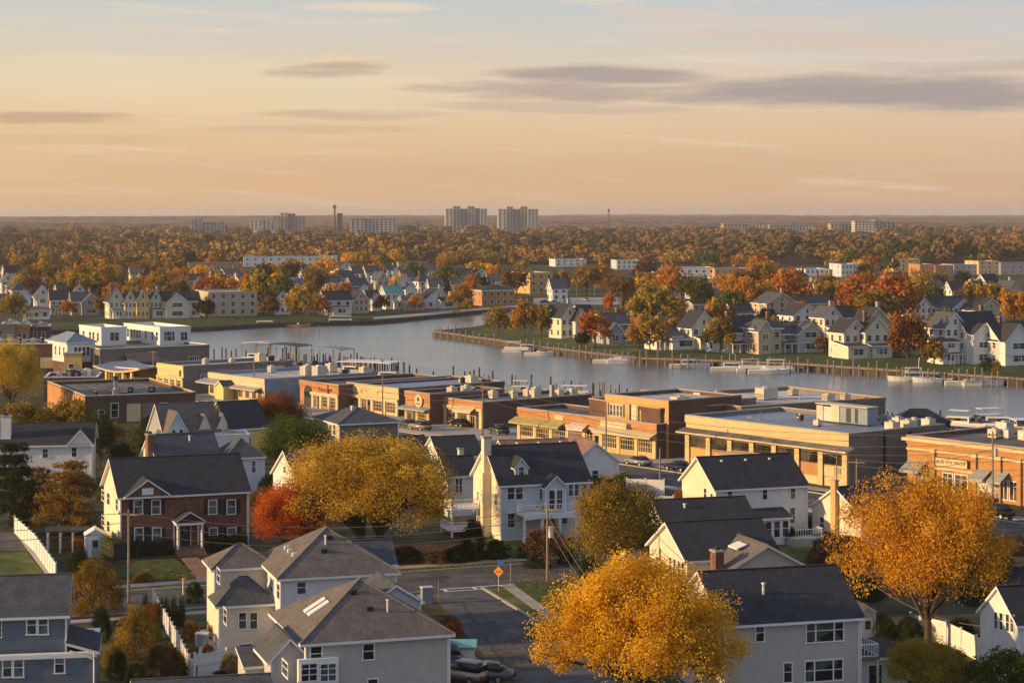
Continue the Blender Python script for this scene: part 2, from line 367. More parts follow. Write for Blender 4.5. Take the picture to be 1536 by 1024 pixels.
    def win(s, face, pos, z, w, h, style='hung', glass='glass', off=0.0, frame='trim', name='window'):
        fm, gm = win_mesh(w, h, style, glass, frame)
        if face == 'F': loc, rz = (pos, off - .004, z), 0
        elif face == 'L': loc, rz = (off - .004, pos, z), R(-90)
        else: loc, rz = (off + .004, pos, z), R(90)
        o = mk(name, fm, s.root, loc, rz); mk('pane', gm, o); return o
    def winpx(s, face, l, t, r_, b_, style='hung', glass='glass', off=0.0, shut=None, frame='trim', wmin=.5):
        if face == 'F': a, c = s.hx(l, off), s.hx(r_, off); m = (a+c)/2; zt, zb = s.hz(t, m, off), s.hz(b_, m, off)
        else: a, c = s.hy(l, off), s.hy(r_, off); m = (a+c)/2; zt, zb = s.hz(t, off, m), s.hz(b_, off, m)
        w = max(wmin, abs(c - a)); s.win(face, m, zb, w, zt - zb, style, glass, off, frame)
        if shut:
            for sx in (-1, 1):
                q = MB(); x = m + sx * (w/2 + .24)
                q.box(x - .2, off - .05, zb - .05, x + .2, off - .005, zt + .02, shut)
                for k in range(5): zz = zb + (zt - zb) * (k + .5) / 5; q.box(x - .15, off - .07, zz - .05, x + .15, off - .051, zz + .05, shut)
                s.part(q, 'shutter')
    def door(s, x, z0, w=1.0, h=2.05, y=0.0, mt='dark', face='F'):
        q = MB(); q.box(-w/2 - .1, -.06, 0, w/2 + .1, 0, h + .1, 'trim'); q.box(-w/2, -.09, 0.001, w/2, -.061, h, mt)
        q.box(-w/2 + .15, -.1, h*.55, w/2 - .15, -.091, h - .15, 'glass')
        o = q.build('door', s.root, (x, y, z0) if face == 'F' else (y, x, z0), 0 if face == 'F' else R(-90))
        k = MB(); k.box(w/2 - .16, -.14, h*.46, w/2 - .09, -.1, h*.5, 'metal'); k.build('handle', o)
    def chimney(s, x, y, w, d, z0, z1, mt='brick'):
        q = MB(); q.box(x, y, z0, x + w, y + d, z1, mt); q.box(x - .08, y - .08, z1, x + w + .08, y + d + .08, z1 + .15, 'concrete')
        q.box(x + w*.3, y + d*.3, z1 + .15, x + w*.7, y + d*.7, z1 + .45, 'dark'); s.part(q, 'chimney')
    def vent(s, x, y, z, h=.6, r=.07, mt='trim'):
        q = MB(); q.tube([(x, y, z - .3), (x, y, z + h)], r, mt, 7); q.tube([(x, y, z + h), (x, y, z + h + .1)], r*1.6, mt, 7); s.part(q, 'roof_vent')
    def hvac(s, x, y, z, w=1.6, d=1.2, h=1.1, mt='hvac'):
        y = min(y, getattr(s, 'd', 99) - 2.6)
        q = MB(); q.box(x, y, z + .15, x + w, y + d, z + .15 + h, mt); q.box(x + .1, y + .1, z, x + w - .1, y + d - .1, z + .149, 'dark')
        q.box(x + .12, y - .03, z + .35, x + w*.55, y - .001, z + h - .1, 'metal')
        for k in range(3): q.box(x - .03, y + .1, z + .35 + k*.25, x - .001, y + d - .1, z + .45 + k*.25, 'dark')
        q.tube([(x + w/2, y + d/2, z + .15 + h), (x + w/2, y + d/2, z + .35 + h)], min(w, d)*.32, 'metal', 10); s.part(q, 'rooftop_unit')
    def awning(s, x0, x1, z, out=1.2, drop=.8, mt='awnw', y=0.0):
        q = MB(); a, b_ = (x0, y - .01, z), (x1, y - .01, z); c, d = (x1, y - out, z - drop), (x0, y - out, z - drop)
        q.slab([d, c, b_, a], .06, mt, mt); q.box(x0, y - out - .02, z - drop - .3, x1, y - out, z - drop - .02, mt)
        for x in (x0 + .02, x1 - .02): q.tube([(x, y - out + .05, z - drop - .1), (x, y, z - drop - .1)], .025, 'metal', 5)
        s.part(q, 'awning')
    def shopfront(s, n, zsill, zhead, x0=.4, x1=None, pier=.7, pm='brick_t', glass='shopglass', door_at=(), style='shop', frame='dark', base=None, y=0.0):
        x1 = x1 if x1 is not None else s.w - .4; bw = (x1 - x0) / n
        for k in range(n + 1):
            xx = x0 + bw * k; q = MB(); q.box(xx - pier/2, y - .22, 0, xx + pier/2, y - .001, zhead + .35, pm); q.box(xx - pier/2 - .05, y - .27, zhead + .351, xx + pier/2 + .05, y - .001, zhead + .5, 'concrete')
            s.part(q, 'pier')
        for k in range(n):
            xx = x0 + bw * (k + .5)
            if k in door_at: s.win('F', xx - bw*.18, .15, (bw - pier)*.5, zhead - .15, 'shop', glass, y, frame); s.door(xx + bw*.24, 0.05, 1.1, 2.3, y, 'dark')
            else: s.win('F', xx, zsill, bw - pier - .1, zhead - zsill, style, glass, y, frame)
        if base:
            q = MB(); q.box(x0, y - .1, 0, x1, y - .002, zsill - .12, base); s.part(q, 'base_course')
    def band(s, z0, z1, mt, out=.15, x0=0.0, x1=None, y=0.0, name='cornice'):
        q = MB(); q.box(x0, y - out, z0, x1 if x1 is not None else s.w, y - .001, z1, mt); s.part(q, name)
    def railing(s, pts, z, h=1.0, mt='trim'):
        q = MB()
        for a, b_ in zip(pts, pts[1:]):
            a, b_ = Vector(a), Vector(b_); L_ = (b_ - a).length; n = max(2, int(L_ / .28))
            for k in range(n + 1):
                p = a.lerp(b_, k / n); q.tube([(p.x, p.y, z + .1), (p.x, p.y, z + h)], .035, mt, 4)
            for zz in (z + .12, z + h): q.tube([(a.x, a.y, zz), (b_.x, b_.y, zz)], .045, mt, 4)
        s.part(q, 'railing')
    def text(s, txt, x, z, size, y, mt='dark', name='lettering', ext=.02):
        c = bpy.data.curves.new(name, 'FONT'); c.body = txt; c.size = size; c.extrude = ext; c.align_x = 'CENTER'; c.align_y = 'CENTER'
        c.materials.append(M[mt]); o = mk(name, c, s.root, (x, y, z)); o.rotation_euler = (R(90), 0, 0)
        bpy.context.view_layer.update(); me = bpy.data.meshes.new_from_object(o.evaluated_get(bpy.context.evaluated_depsgraph_get()))
        n_ = mk(name, me, s.root, (x, y, z)); n_.rotation_euler = (R(90), 0, 0); bpy.data.objects.remove(o); return n_
# ---------------------------------------------------------------- foliage
def quads_mesh(name, C, Nn, size, rnd, extra=None, seed=0, aspect=.75, zs=1.0):
    g = np.random.default_rng(seed); n = len(C)
    Nn = Nn / np.maximum(np.linalg.norm(Nn, axis=1, keepdims=True), 1e-6)
    r = g.normal(size=(n, 3)); a = np.cross(Nn, r); a /= np.maximum(np.linalg.norm(a, axis=1, keepdims=True), 1e-6); b = np.cross(Nn, a); a = a * np.array([1, 1, zs]); b = b * np.array([1, 1, zs])
    s = (size * g.uniform(.6, 1.25, (n, 1))) * .5
    V = np.stack([C + a*s, C + b*s*aspect, C - a*s, C - b*s*aspect], 1).reshape(-1, 3).astype(np.float32)
    me = bpy.data.meshes.new(name)
    me.vertices.add(4*n); me.vertices.foreach_set('co', V.ravel())
    me.loops.add(4*n); me.loops.foreach_set('vertex_index', np.arange(4*n, dtype=np.int32))
    me.polygons.add(n); me.polygons.foreach_set('loop_start', np.arange(0, 4*n, 4, dtype=np.int32)); me.polygons.foreach_set('loop_total', np.full(n, 4, dtype=np.int32))
    me.update()
    at_ = me.attributes.new('rnd', 'FLOAT', 'FACE'); at_.data.foreach_set('value', rnd.astype(np.float32))
    if extra is not None:
        e = me.attributes.new('hue', 'FLOAT', 'FACE'); e.data.foreach_set('value', extra.astype(np.float32))
    return me
def crown_pts(seed, ncl, nl, base=.22, shape='dome', rc=(.14, .26), gap=0.0):
    g = np.random.default_rng(seed)
    d = g.normal(size=(ncl, 3)); d /= np.linalg.norm(d, axis=1, keepdims=True)
    if shape == 'vase': d[:, 2] = np.abs(d[:, 2]) * .9 - .12
    else: d[:, 2] = np.where(d[:, 2] < -.45, -d[:, 2], d[:, 2])
    rr = g.uniform(.28, 1, ncl) ** .55
    lob = 1 + .13 * np.sin(3 * np.arctan2(d[:, 1], d[:, 0]) + seed) + .08 * np.sin(5 * np.arctan2(d[:, 1], d[:, 0]) + 2.1 * seed) + g.uniform(-.1, .08, ncl)
    c = d * (rr * lob)[:, None] * .84
    zc = base + (1 - base) * .42; zu, zd = (1 - zc) * .97, zc - base
    if shape == 'cone':
        h = g.uniform(0, 1, ncl) ** 1.5; th = g.uniform(0, 6.28, ncl); rad = (1 - h) * g.uniform(.4, 1, ncl) * .85
        c = np.stack([rad*np.cos(th), rad*np.sin(th), base + (1-base)*h], 1)
    elif shape == 'column':
        h = g.uniform(0, .93, ncl); th = g.uniform(0, 6.28, ncl); rad = np.sqrt(np.clip(1 - (h/1.0)**3, .05, 1)) * g.uniform(.4, .8, ncl)
        c = np.stack([rad*np.cos(th), rad*np.sin(th), base + (1-base)*h], 1)
    elif shape == 'mound':
        h = g.uniform(0, 1, ncl); th = g.uniform(0, 6.28, ncl); rad = np.sqrt(np.clip(1 - h**2.3, 0, 1)) * g.uniform(.2, 1, ncl)**.4 * (.8 + .1*np.sin(3*th + seed) + g.uniform(-.1, .1, ncl))
        c = np.stack([rad*np.cos(th), rad*np.sin(th), .06 + .84*h], 1)
    elif shape == 'layer':      # pine-like flat plates
        h = np.round(g.uniform(0, 1, ncl) * 6) / 6; th = g.uniform(0, 6.28, ncl); rad = (1 - .65*h) * g.uniform(.2, 1, ncl) * .9
        c = np.stack([rad*np.cos(th), rad*np.sin(th), base + (1-base)*h*.94], 1)
    else:
        c[:, 2] = np.where(c[:, 2] > 0, zc + c[:, 2] * zu / .84 * .9, zc + c[:, 2] * zd / .84)
    if gap: c = c[g.uniform(size=len(c)) > gap]
    R_ = g.uniform(rc[0], rc[1], len(c)); shade = g.uniform(0, 1, len(c))
    k = g.integers(0, len(c), nl)
    u = g.normal(size=(nl, 3)); u /= np.linalg.norm(u, axis=1, keepdims=True)
    r = R_[k] * g.uniform(.05, 1, nl) ** .45
    off = u * r[:, None]; off[:, 2] *= .35 if shape == 'layer' else .62
    P = c[k] + off; P[:, 2] = np.maximum(P[:, 2], base * .55)
    mid = np.array([0, 0, zc])
    Nn = u * .8 + (P - mid) * np.array([.8, .8, 1.0]) + g.normal(size=(nl, 3)) * .85 + np.array([0, 0, .25])
    rnd = np.clip(.55 * shade[k] + .45 * g.uniform(size=nl), 0, 1)
    return P, Nn, rnd, c
def wood_mesh(seed, c, base=.22, tr=.035, nb=14, asp=1.0, multi=1):
    g = random.Random(seed); b = MB()
    fork = base * .75
    stems = []
    for k in range(multi):
        a = 6.28 * k / multi + g.random(); sp = 0 if multi == 1 else .12
        top = (sp*math.cos(a) + g.uniform(-.02, .02), sp*math.sin(a), fork + .12)
        b.tube([(.25*sp*math.cos(a), .25*sp*math.sin(a), -.01), (sp*.5*math.cos(a), sp*.5*math.sin(a), fork * .6), top, (top[0]*1.3, top[1]*1.3, .62)],
               [tr*1.25/multi**.4, tr*.95/multi**.4, tr*.7/multi**.4, tr*.2], 'bark', 8)
        stems.append(Vector(top))
    idx = list(range(len(c))); g.shuffle(idx)
    for k in idx[:nb]:
        t = Vector(c[k]); s0 = min(stems, key=lambda s_: (s_ - t).length)
        s = Vector((s0.x * g.uniform(.6, 1.1), s0.y * g.uniform(.6, 1.1), g.uniform(fork*.8, fork + .22)))
        m_ = s.lerp(t, .5) + Vector((0, 0, -.03 + .06 * g.random()))
        b.tube([s, m_, t], [tr*.5, tr*.3, tr*.1], 'bark', 5)
    return b.mesh('trunk')
PROTO = {}
def proto(kind, seed):
    key = (kind, seed)
    if key in PROTO: return PROTO[key]
    spec = {  # ncl, nl, leaf size (unit of crown radius), base, shape, multi, nb, gap
        'hero': (320, 95000, .0235, .2, 'dome', 1, 30, .0), 'vase': (360, 105000, .021, .2, 'dome', 3, 40, .0),
        'heavy': (200, 42000, .032, .2, 'dome', 1, 20, .0),
        'mid': (80, 5200, .085, .16, 'dome', 1, 14, .0), 'midbare': (90, 2400, .07, .2, 'vase', 2, 40, .1),
        'far': (42, 1500, .15, .1, 'dome', 1, 8, .0), 'farbare': (50, 900, .12, .18, 'vase', 2, 22, .0),
        'tiny': (22, 380, .26, .05, 'dome', 1, 3, .0),
        'pine': (150, 18000, .045, .1, 'layer', 1, 16, .0), 'bush': (110, 13000, .05, .04, 'mound', 3, 8, .0),
        'bushfar': (30, 1800, .12, .03, 'mound', 2, 3, .0), 'cone': (80, 6000, .08, .03, 'column', 1, 3, .0),
        'upright': (90, 6000, .07, .06, 'column', 3, 20, .1),
    }[kind]
    rc = {'far': (.2, .34), 'tiny': (.26, .42), 'mid': (.17, .3), 'bushfar': (.25, .4), 'pine': (.12, .24), 'hero': (.11, .21), 'vase': (.1, .2), 'cone': (.25, .4)}.get(kind, (.14, .27))
    P, Nn, rnd, c = crown_pts(seed * 17 + len(kind), spec[0], spec[1], spec[3], spec[4], rc, spec[7])
    cm = quads_mesh('crown', P, Nn, spec[2], rnd, seed=seed, zs=.45 if kind == 'cone' else .62)
    cm.materials.append(LEAF['olive'])
    wm = wood_mesh(seed, c, spec[3], .04 if 'hero' in kind or kind == 'vase' else .035, spec[6], multi=spec[5])
    PROTO[key] = (cm, wm); return PROTO[key]
TREES = []
def tree_at(loc, w, h, color, kind, seed, name='tree', label=None, cat='tree', group=None, rz=None, px=None):
    cm, wm = proto(kind, seed)
    if kind in ('far', 'tiny', 'farbare') and color == 'amber': color = 'ochre'
    root = empty(name, loc, rng.uniform(0, 6.28) if rz is None else rz)
    shrub = name in ('shrub', 'hedge')
    t = mk('stem' if shrub else 'trunk', wm, root); c = mk('foliage' if shrub else 'crown', cm, root)
    for o in (t, c): o.scale = (w/2, w/2, h)
    c.material_slots[0].link = 'OBJECT'; c.material_slots[0].material = LEAF[color]
    tag(root, label, cat, group)
    TREES.append(dict(o=root, color=color, w=w, h=h, px=px or proj(loc), kind=kind, auto=label is None, name=name))
    return root
def tree(cx, base, top, wpx, color, kind, seed=None, label=None, name='tree', cat=None, z=0.0, rz=None):
    loc = at(cx, base, z); w = wpx / F * loc.y; h = (base - top) / F * loc.y
    return tree_at(loc, w, h, color, kind, seed if seed is not None else rng.randint(1, 3), name, label, cat or ('shrub' if name in ('shrub', 'hedge') else 'tree'), None, rz, (cx, base))
def hedge(pts, w, h, color, label, n=5000, leaf=.16):
    # clipped hedge along a polyline of ground points: leaves over a box-shaped volume
    g = np.random.default_rng(len(pts) * 7 + n); P = []; Nn = []
    pts = [Vector((p[0], p[1], 0)) for p in pts]; o0 = pts[0].copy()
    Ls = [(b - a).length for a, b in zip(pts, pts[1:])]; tot = sum(Ls)
    body = MB()
    for a, b, L_ in zip(pts, pts[1:], Ls):
        k = int(n * L_ / tot); d = (b - a).normalized(); s = Vector((-d.y, d.x, 0))
        t = g.uniform(0, L_, k); q = g.uniform(-1, 1, (k, 2)); face = g.integers(0, 3, k)
        y = np.where(face == 0, np.sign(q[:, 0]), q[:, 0]) * w/2 * g.uniform(.85, 1.05, k); z = np.where(face == 1, 1, (q[:, 1] + 1) / 2) * h * (1 + .08*np.sin(t*1.7)) * g.uniform(.85, 1.03, k)
        A = np.array(a - o0); P.append(A + np.outer(t, d) + np.outer(y, s) + np.outer(z, (0, 0, 1)))
        Nn.append(np.outer(y / w * 2, s) + np.outer(z / h, (0, 0, 1)) + g.normal(size=(k, 3)) * .5)
        c = [a - o0 + s*w*.36, a - o0 - s*w*.36, b - o0 - s*w*.36, b - o0 + s*w*.36]; body.prism([(p.x, p.y) for p in c], .05, h * .84, M['dark'])
    P = np.concatenate(P); Nn = np.concatenate(Nn)
    me = quads_mesh('foliage', P, Nn, leaf, g.uniform(size=len(P)), seed=3); me.materials.append(LEAF[color])
    root = empty('hedge', o0, 0, label, 'hedge'); mk('foliage', me, root); body.build('branches', root)
    return root
# ---------------------------------------------------------------- camera, sky, sun
cam_d = bpy.data.cameras.new('camera'); cam = bpy.data.objects.new('camera', cam_d); COL.objects.link(cam)
cam.location = (0, 0, H); cam.rotation_euler = (R(90), 0, 0)
cam_d.sensor_width = 36; cam_d.lens = F / 1536 * 36; cam_d.shift_y = -(512 - HY) / 1536
cam_d.clip_start = 1; cam_d.clip_end = 60000; scene.camera = cam
SUN_EL = R(13); sd = Vector((-0.975, -0.222, 0)).normalized()         # direction towards the sun, low in the west, out of frame to the left
sl = bpy.data.lights.new('sun', 'SUN'); sl.energy = 5.0; sl.angle = R(0.6); sl.color = (1.0, 0.64, 0.29)
so = bpy.data.objects.new('sun', sl); COL.objects.link(so)
sv = Vector((sd.x * math.cos(SUN_EL), sd.y * math.cos(SUN_EL), math.sin(SUN_EL)))
so.rotation_euler = sv.to_track_quat('Z', 'Y').to_euler(); so.location = (-60, 0, 80)
w = bpy.data.worlds.new('World'); scene.world = w; w.use_nodes = True
nt = w.node_tree; N = nt.nodes; L = nt.links; bg = N['Background']; bg.inputs['Strength'].default_value = .78
def node(t, **k):
    n = N.new(t)
    for a, b in k.items(): setattr(n, a, b)
    return n
def math_(op, a, b=None, clamp=False):
    n = node('ShaderNodeMath', operation=op); n.use_clamp = clamp
    for i, x in enumerate((a, b)):
        if x is None: continue
        if isinstance(x, (int, float)): n.inputs[i].default_value = x
        else: L.new(x, n.inputs[i])
    return n.outputs[0]
sky = node('ShaderNodeTexSky', sky_type='NISHITA'); sky.sun_disc = False; sky.sun_elevation = SUN_EL
sky.sun_rotation = math.atan2(sd.x, sd.y); sky.air_density = 1.4; sky.dust_density = 3.0; sky.ozone_density = 1.5
tc = node('ShaderNodeTexCoord'); sx = node('ShaderNodeSeparateXYZ'); L.new(tc.outputs['Generated'], sx.inputs[0])
X, Y, Z = sx.outputs
hyp = math_('SQRT', math_('ADD', math_('MULTIPLY', X, X), math_('MULTIPLY', Y, Y)))
el = math_('DIVIDE', Z, math_('MAXIMUM', hyp, .001)); az = math_('ARCTAN2', X, Y)
rp = node('ShaderNodeValToRGB'); cr = rp.color_ramp
stops = [(0.0, (224, 181, 136)), (.02, (223, 183, 141)), (.04, (227, 195, 155)), (.058, (229, 206, 172)), (.075, (221, 206, 184)), (.092, (209, 206, 196)), (.107, (197, 204, 204)), (.2, (188, 202, 213)), (.36, (152, 175, 204)), (.6, (104, 135, 178)), (1.0, (76, 108, 160))]
cr.elements[0].position = 0; cr.elements[0].color = lin(stops[0][1]) + (1,); cr.elements[1].position = 1; cr.elements[1].color = lin(stops[-1][1]) + (1,)
for p, c in stops[1:-1]: e = cr.elements.new(p); e.color = lin(c) + (1,)
# slow undulation of the colour bands
vm = node('ShaderNodeCombineXYZ'); L.new(math_('MULTIPLY', az, 2.0), vm.inputs[0]); L.new(math_('MULTIPLY', el, 14.0), vm.inputs[1])
nb = node('ShaderNodeTexNoise'); nb.inputs['Scale'].default_value = 2.2; nb.inputs['Detail'].default_value = 4; L.new(vm.outputs[0], nb.inputs['Vector'])
el2 = math_('ADD', el, math_('MULTIPLY', math_('SUBTRACT', nb.outputs['Fac'], .5), .016))
L.new(el2, rp.inputs['Fac'])
# warmer towards the sun on the left, duller to the right
tw = node('ShaderNodeMix', data_type='RGBA', blend_type='MULTIPLY'); tw.inputs['Factor'].default_value = 1
tr_ = node('ShaderNodeValToRGB'); tr_.color_ramp.elements[0].color = (1.03, 1.0, .94, 1); tr_.color_ramp.elements[1].color = (.93, .93, 1.0, 1)
L.new(math_('ADD', math_('MULTIPLY', az, 1.9), .5, True), tr_.inputs['Fac'])
L.new(rp.outputs['Color'], tw.inputs[6]); L.new(tr_.outputs['Color'], tw.inputs[7])
# behind the camera the sky is recoloured blue-grey, as fill for camera-facing walls
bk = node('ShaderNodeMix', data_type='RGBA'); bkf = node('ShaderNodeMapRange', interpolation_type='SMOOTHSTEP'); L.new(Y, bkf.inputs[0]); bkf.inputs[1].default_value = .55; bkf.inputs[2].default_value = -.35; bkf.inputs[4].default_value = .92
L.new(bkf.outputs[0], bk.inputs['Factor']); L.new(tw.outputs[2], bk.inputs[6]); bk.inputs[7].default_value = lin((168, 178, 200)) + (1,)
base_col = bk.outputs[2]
# a share of the physical sky, for the real sky's blue above the frame
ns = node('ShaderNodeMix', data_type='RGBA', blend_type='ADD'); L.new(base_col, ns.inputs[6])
sk = node('ShaderNodeVectorMath', operation='SCALE'); L.new(sky.outputs[0], sk.inputs[0]); sk.inputs['Scale'].default_value = .02
L.new(sk.outputs[0], ns.inputs[7]); L.new(math_('MULTIPLY', math_('SUBTRACT', el, .1), 4.0, True), ns.inputs['Factor'])
col = ns.outputs[2]
# clouds: (azimuth, elevation, half width, half height, opacity, colour, raggedness)
def cloud(col, a0, e0, ra, re, op, c, rag=.9, nsx=9.0, tilt=0.0, seed=0.0):
    da = math_('SUBTRACT', az, a0); de = math_('SUBTRACT', math_('SUBTRACT', el, e0), math_('MULTIPLY', da, tilt))
    d2 = math_('ADD', math_('POWER', math_('ABSOLUTE', math_('DIVIDE', da, ra)), 2.0), math_('POWER', math_('ABSOLUTE', math_('DIVIDE', de, re)), 2.0))
    v = node('ShaderNodeCombineXYZ'); L.new(math_('MULTIPLY', az, nsx), v.inputs[0]); L.new(math_('MULTIPLY', el, nsx * 9), v.inputs[1]); v.inputs[2].default_value = seed
    n = node('ShaderNodeTexNoise'); n.inputs['Scale'].default_value = 1.6; n.inputs['Detail'].default_value = 7; n.inputs['Roughness'].default_value = .6; L.new(v.outputs[0], n.inputs['Vector'])
    f = math_('SUBTRACT', 1.0, d2); f = math_('ADD', f, math_('MULTIPLY', math_('SUBTRACT', n.outputs['Fac'], .5), rag * 2.4))
    mr = node('ShaderNodeMapRange', interpolation_type='SMOOTHSTEP'); L.new(f, mr.inputs[0]); mr.inputs[1].default_value = .15; mr.inputs[2].default_value = .95; mr.inputs[4].default_value = op
    m = node('ShaderNodeMix', data_type='RGBA'); L.new(mr.outputs[0], m.inputs['Factor']); L.new(col, m.inputs[6]); m.inputs[7].default_value = lin(c) + (1,)
    return m.outputs[2]
def cpx(x, y, rx, ry, *a, **k):
    return cloud(col, (x - CX) / F, (HY - y) / F, rx / F, ry / F, *a, **k)
col = cpx(300, 130, 620, 60, .35, (238, 219, 180), 1.0, nsx=5, seed=1.0)
v = node('ShaderNodeCombineXYZ'); L.new(math_('MULTIPLY', az, 7.0), v.inputs[0]); L.new(math_('MULTIPLY', math_('ADD', el, math_('MULTIPLY', az, .04)), 120.0), v.inputs[1])
n = node('ShaderNodeTexNoise'); n.inputs['Scale'].default_value = 1.2; n.inputs['Detail'].default_value = 8; n.inputs['Roughness'].default_value = .62; n.inputs['Distortion'].default_value = .3; L.new(v.outputs[0], n.inputs['Vector'])
mr = node('ShaderNodeMapRange', interpolation_type='SMOOTHSTEP'); L.new(n.outputs['Fac'], mr.inputs[0]); mr.inputs[1].default_value = .5; mr.inputs[2].default_value = .78; mr.inputs[4].default_value = .85
m = node('ShaderNodeMix', data_type='RGBA'); L.new(mr.outputs[0], m.inputs['Factor']); L.new(col, m.inputs[6]); m.inputs[7].default_value = lin((232, 212, 190)) + (1,); col = m.outputs[2]
col = cpx(1130, 90, 330, 9, .35, (226, 214, 196), 1.1, seed=2.0)
col = cpx(1180, 62, 330, 15, .75, (219, 197, 180), .9, tilt=-.05, seed=3.0)
col = cpx(1100, 30, 280, 14, .6, (221, 201, 184), 1.1, tilt=-.05, seed=4.0)
col = cpx(1420, 25, 240, 16, .4, (214, 196, 184), 1.1, seed=19.0)
col = cpx(545, 12, 130, 11, .8, (232, 213, 190), 1.0, seed=5.0)
col = cpx(515, 92, 90, 15, .7, (236, 207, 170), .9, seed=6.0)
col = cpx(500, 104, 120, 15, .9, (192, 168, 152), .8, tilt=.05, nsx=14, seed=7.0)
col = cpx(900, 112, 215, 19, .95, (174, 160, 153), .55, nsx=12, tilt=-.01, seed=8.0)
col = cpx(1330, 142, 400, 38, .92, (166, 154, 152), .65, tilt=-.015, nsx=9, seed=9.0)
col = cpx(860, 140, 300, 19, .85, (182, 164, 154), .8, tilt=-.03, nsx=12, seed=10.0)
col = cpx(840, 162, 260, 11, .65, (200, 176, 158), .9, tilt=-.02, nsx=12, seed=11.0)
col = cpx(530, 172, 190, 10, .75, (203, 178, 150), .9, nsx=12, seed=12.0)
col = cpx(470, 195, 230, 8, .5, (206, 178, 148), 1.0, seed=13.0)
col = cpx(80, 181, 170, 12, .85, (196, 168, 140), .9, nsx=12, seed=14.0)
col = cpx(100, 212, 340, 12, .4, (210, 178, 142), 1.0, seed=15.0)
col = cpx(1000, 250, 900, 30, .3, (212, 176, 145), 1.2, nsx=4, seed=16.0)
col = cpx(1450, 105, 230, 12, .7, (196, 178, 166), 1.0, seed=17.0)
col = cpx(650, 135, 90, 7, .5, (198, 176, 156), 1.0, nsx=16, seed=18.0)
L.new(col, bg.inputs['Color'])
scene.view_settings.view_transform = 'Standard'; scene.view_settings.look = 'None'; scene.view_settings.exposure = 0.4; scene.view_settings.gamma = 1
# ---------------------------------------------------------------- ground and water
WZ = -1.3
def ground_poly(b, pts, z, mt):
    tri = tessellate_polygon([[Vector((p[0], p[1], 0)) for p in pts]])
    for t in tri:
        q = [pts[i] for i in t]
        ar = (q[1][0]-q[0][0])*(q[2][1]-q[0][1]) - (q[2][0]-q[0][0])*(q[1][1]-q[0][1])
        if ar < 0: q = q[::-1]
        b.face([(p[0], p[1], z) for p in q], mt)
near_px = [(-300, 543), (180, 543), (316, 545), (440, 552), (600, 580), (800, 597), (1000, 606), (1180, 612), (1330, 632), (1536, 655), (1900, 700)]
far_px = [(-300, 508), (0, 503), (200, 499), (300, 497), (400, 491), (470, 489), (560, 487), (650, 478), (728, 470), (800, 464), (872, 461), (880, 466), (845, 475), (760, 489), (700, 497), (653, 502),
          (652, 506), (700, 512), (750, 519), (800, 528), (870, 536), (960, 547), (1080, 551), (1200, 556), (1330, 565), (1536, 580), (1900, 604)]
near = [at(*p) for p in near_px]; far = [at(*p, WZ) for p in far_px]
gb = MB()
ground_poly(gb, [(-900, -400), (900, -400), (900, near[-1].y)] + [(p.x, p.y) for p in near[::-1]] + [(-900, near[0].y)], 0, 'ground')
ground_poly(gb, [(p.x, p.y) for p in far] + [(900, far[-1].y), (3000, 1800), (14000, 30000), (-14000, 30000), (-3000, 1800), (-900, far[0].y)], 0, 'ground')
for line in (near, far):
    for a, b in zip(line, line[1:]): gb.face([(a.x, a.y, -3), (b.x, b.y, -3), (b.x, b.y, 0), (a.x, a.y, 0)], 'darkwood')
tag(gb.build('ground'), 'flat coastal town ground either side of the river', 'ground', kind='structure')
wb = MB(); wb.face([(-1200, 200, WZ), (1200, 200, WZ), (1200, 1100, WZ), (-1200, 1100, WZ)], 'water')
tag(wb.build('river_water'), 'calm grey river water curving through the town', 'river', kind='structure')
def sheet(name, pts, z, mt, label, cat, kind='structure'):
    b = MB(); o = Vector((pts[0][0], pts[0][1], 0)); ground_poly(b, [(p[0] - o.x, p[1] - o.y) for p in pts], z, mt)
    return tag(b.build(name, None, (o.x, o.y, 0)), label, cat, kind=kind)
def slabsheet(name, pts, z, mt, label, cat):
    b = MB(); o = Vector((pts[0][0], pts[0][1], 0)); q = [(p[0] - o.x, p[1] - o.y) for p in pts]
    ar = sum(a[0]*b_[1] - b_[0]*a[1] for a, b_ in zip(q, q[1:] + q[:1]))
    if ar < 0: q = q[::-1]
    b.prism(q, .004, z, mt); return tag(b.build(name, None, (o.x, o.y, 0)), label, cat, kind='structure')
# street along the front of the brick house, and the side street towards the camera
P0, D0 = Vector((-4.5, 198, 0)), Vector((.932, .362, 0)); S0 = Vector((-.362, .932, 0))
def cs(t, s): p = P0 + D0*t + S0*s; return (p.x, p.y)
sheet('road', [cs(-90, -5.2), cs(17, -5.2), cs(17, 5.2), cs(-90, 5.2)], .02, 'asphalt', 'cross street passing in front of the brick house', 'road')
e1 = [(-8.6, 194), (-.3, 154), (6, 124)]; e2 = [(15, 124), (5.2, 166), (1.8, 178), (-2.2, 196)]
sheet('road', e1 + e2, .024, 'asphalt', 'wide side street running down to the bottom edge of the photo', 'road')
for a, b in ((-5.1, 3.2),):
    mk_ = MB()
    for s in (-5.75, -4.55): p = [cs(-4.4, s-.12), cs(3.0, s-.12), cs(3.0, s+.12), cs(-4.4, s+.12)]; mk_.face([(q[0], q[1], .03) for q in p], 'trim')
    for t in (-4.2, -1.2, 1.6, 2.7): p = [cs(t, -5.62), cs(t+.35, -5.62), cs(t+.35, -4.68), cs(t, -4.68)]; mk_.face([(q[0], q[1], .03) for q in p], 'trim')
    tag(mk_.build('crosswalk_markings'), 'white crosswalk lines painted across the side street mouth', 'road marking', kind='structure')
slabsheet('pavement', [cs(-90, 7.0), cs(15, 7.0), cs(15, 8.6), cs(-90, 8.6)], .12, 'paving', 'pavement on the far side of the cross street', 'pavement')
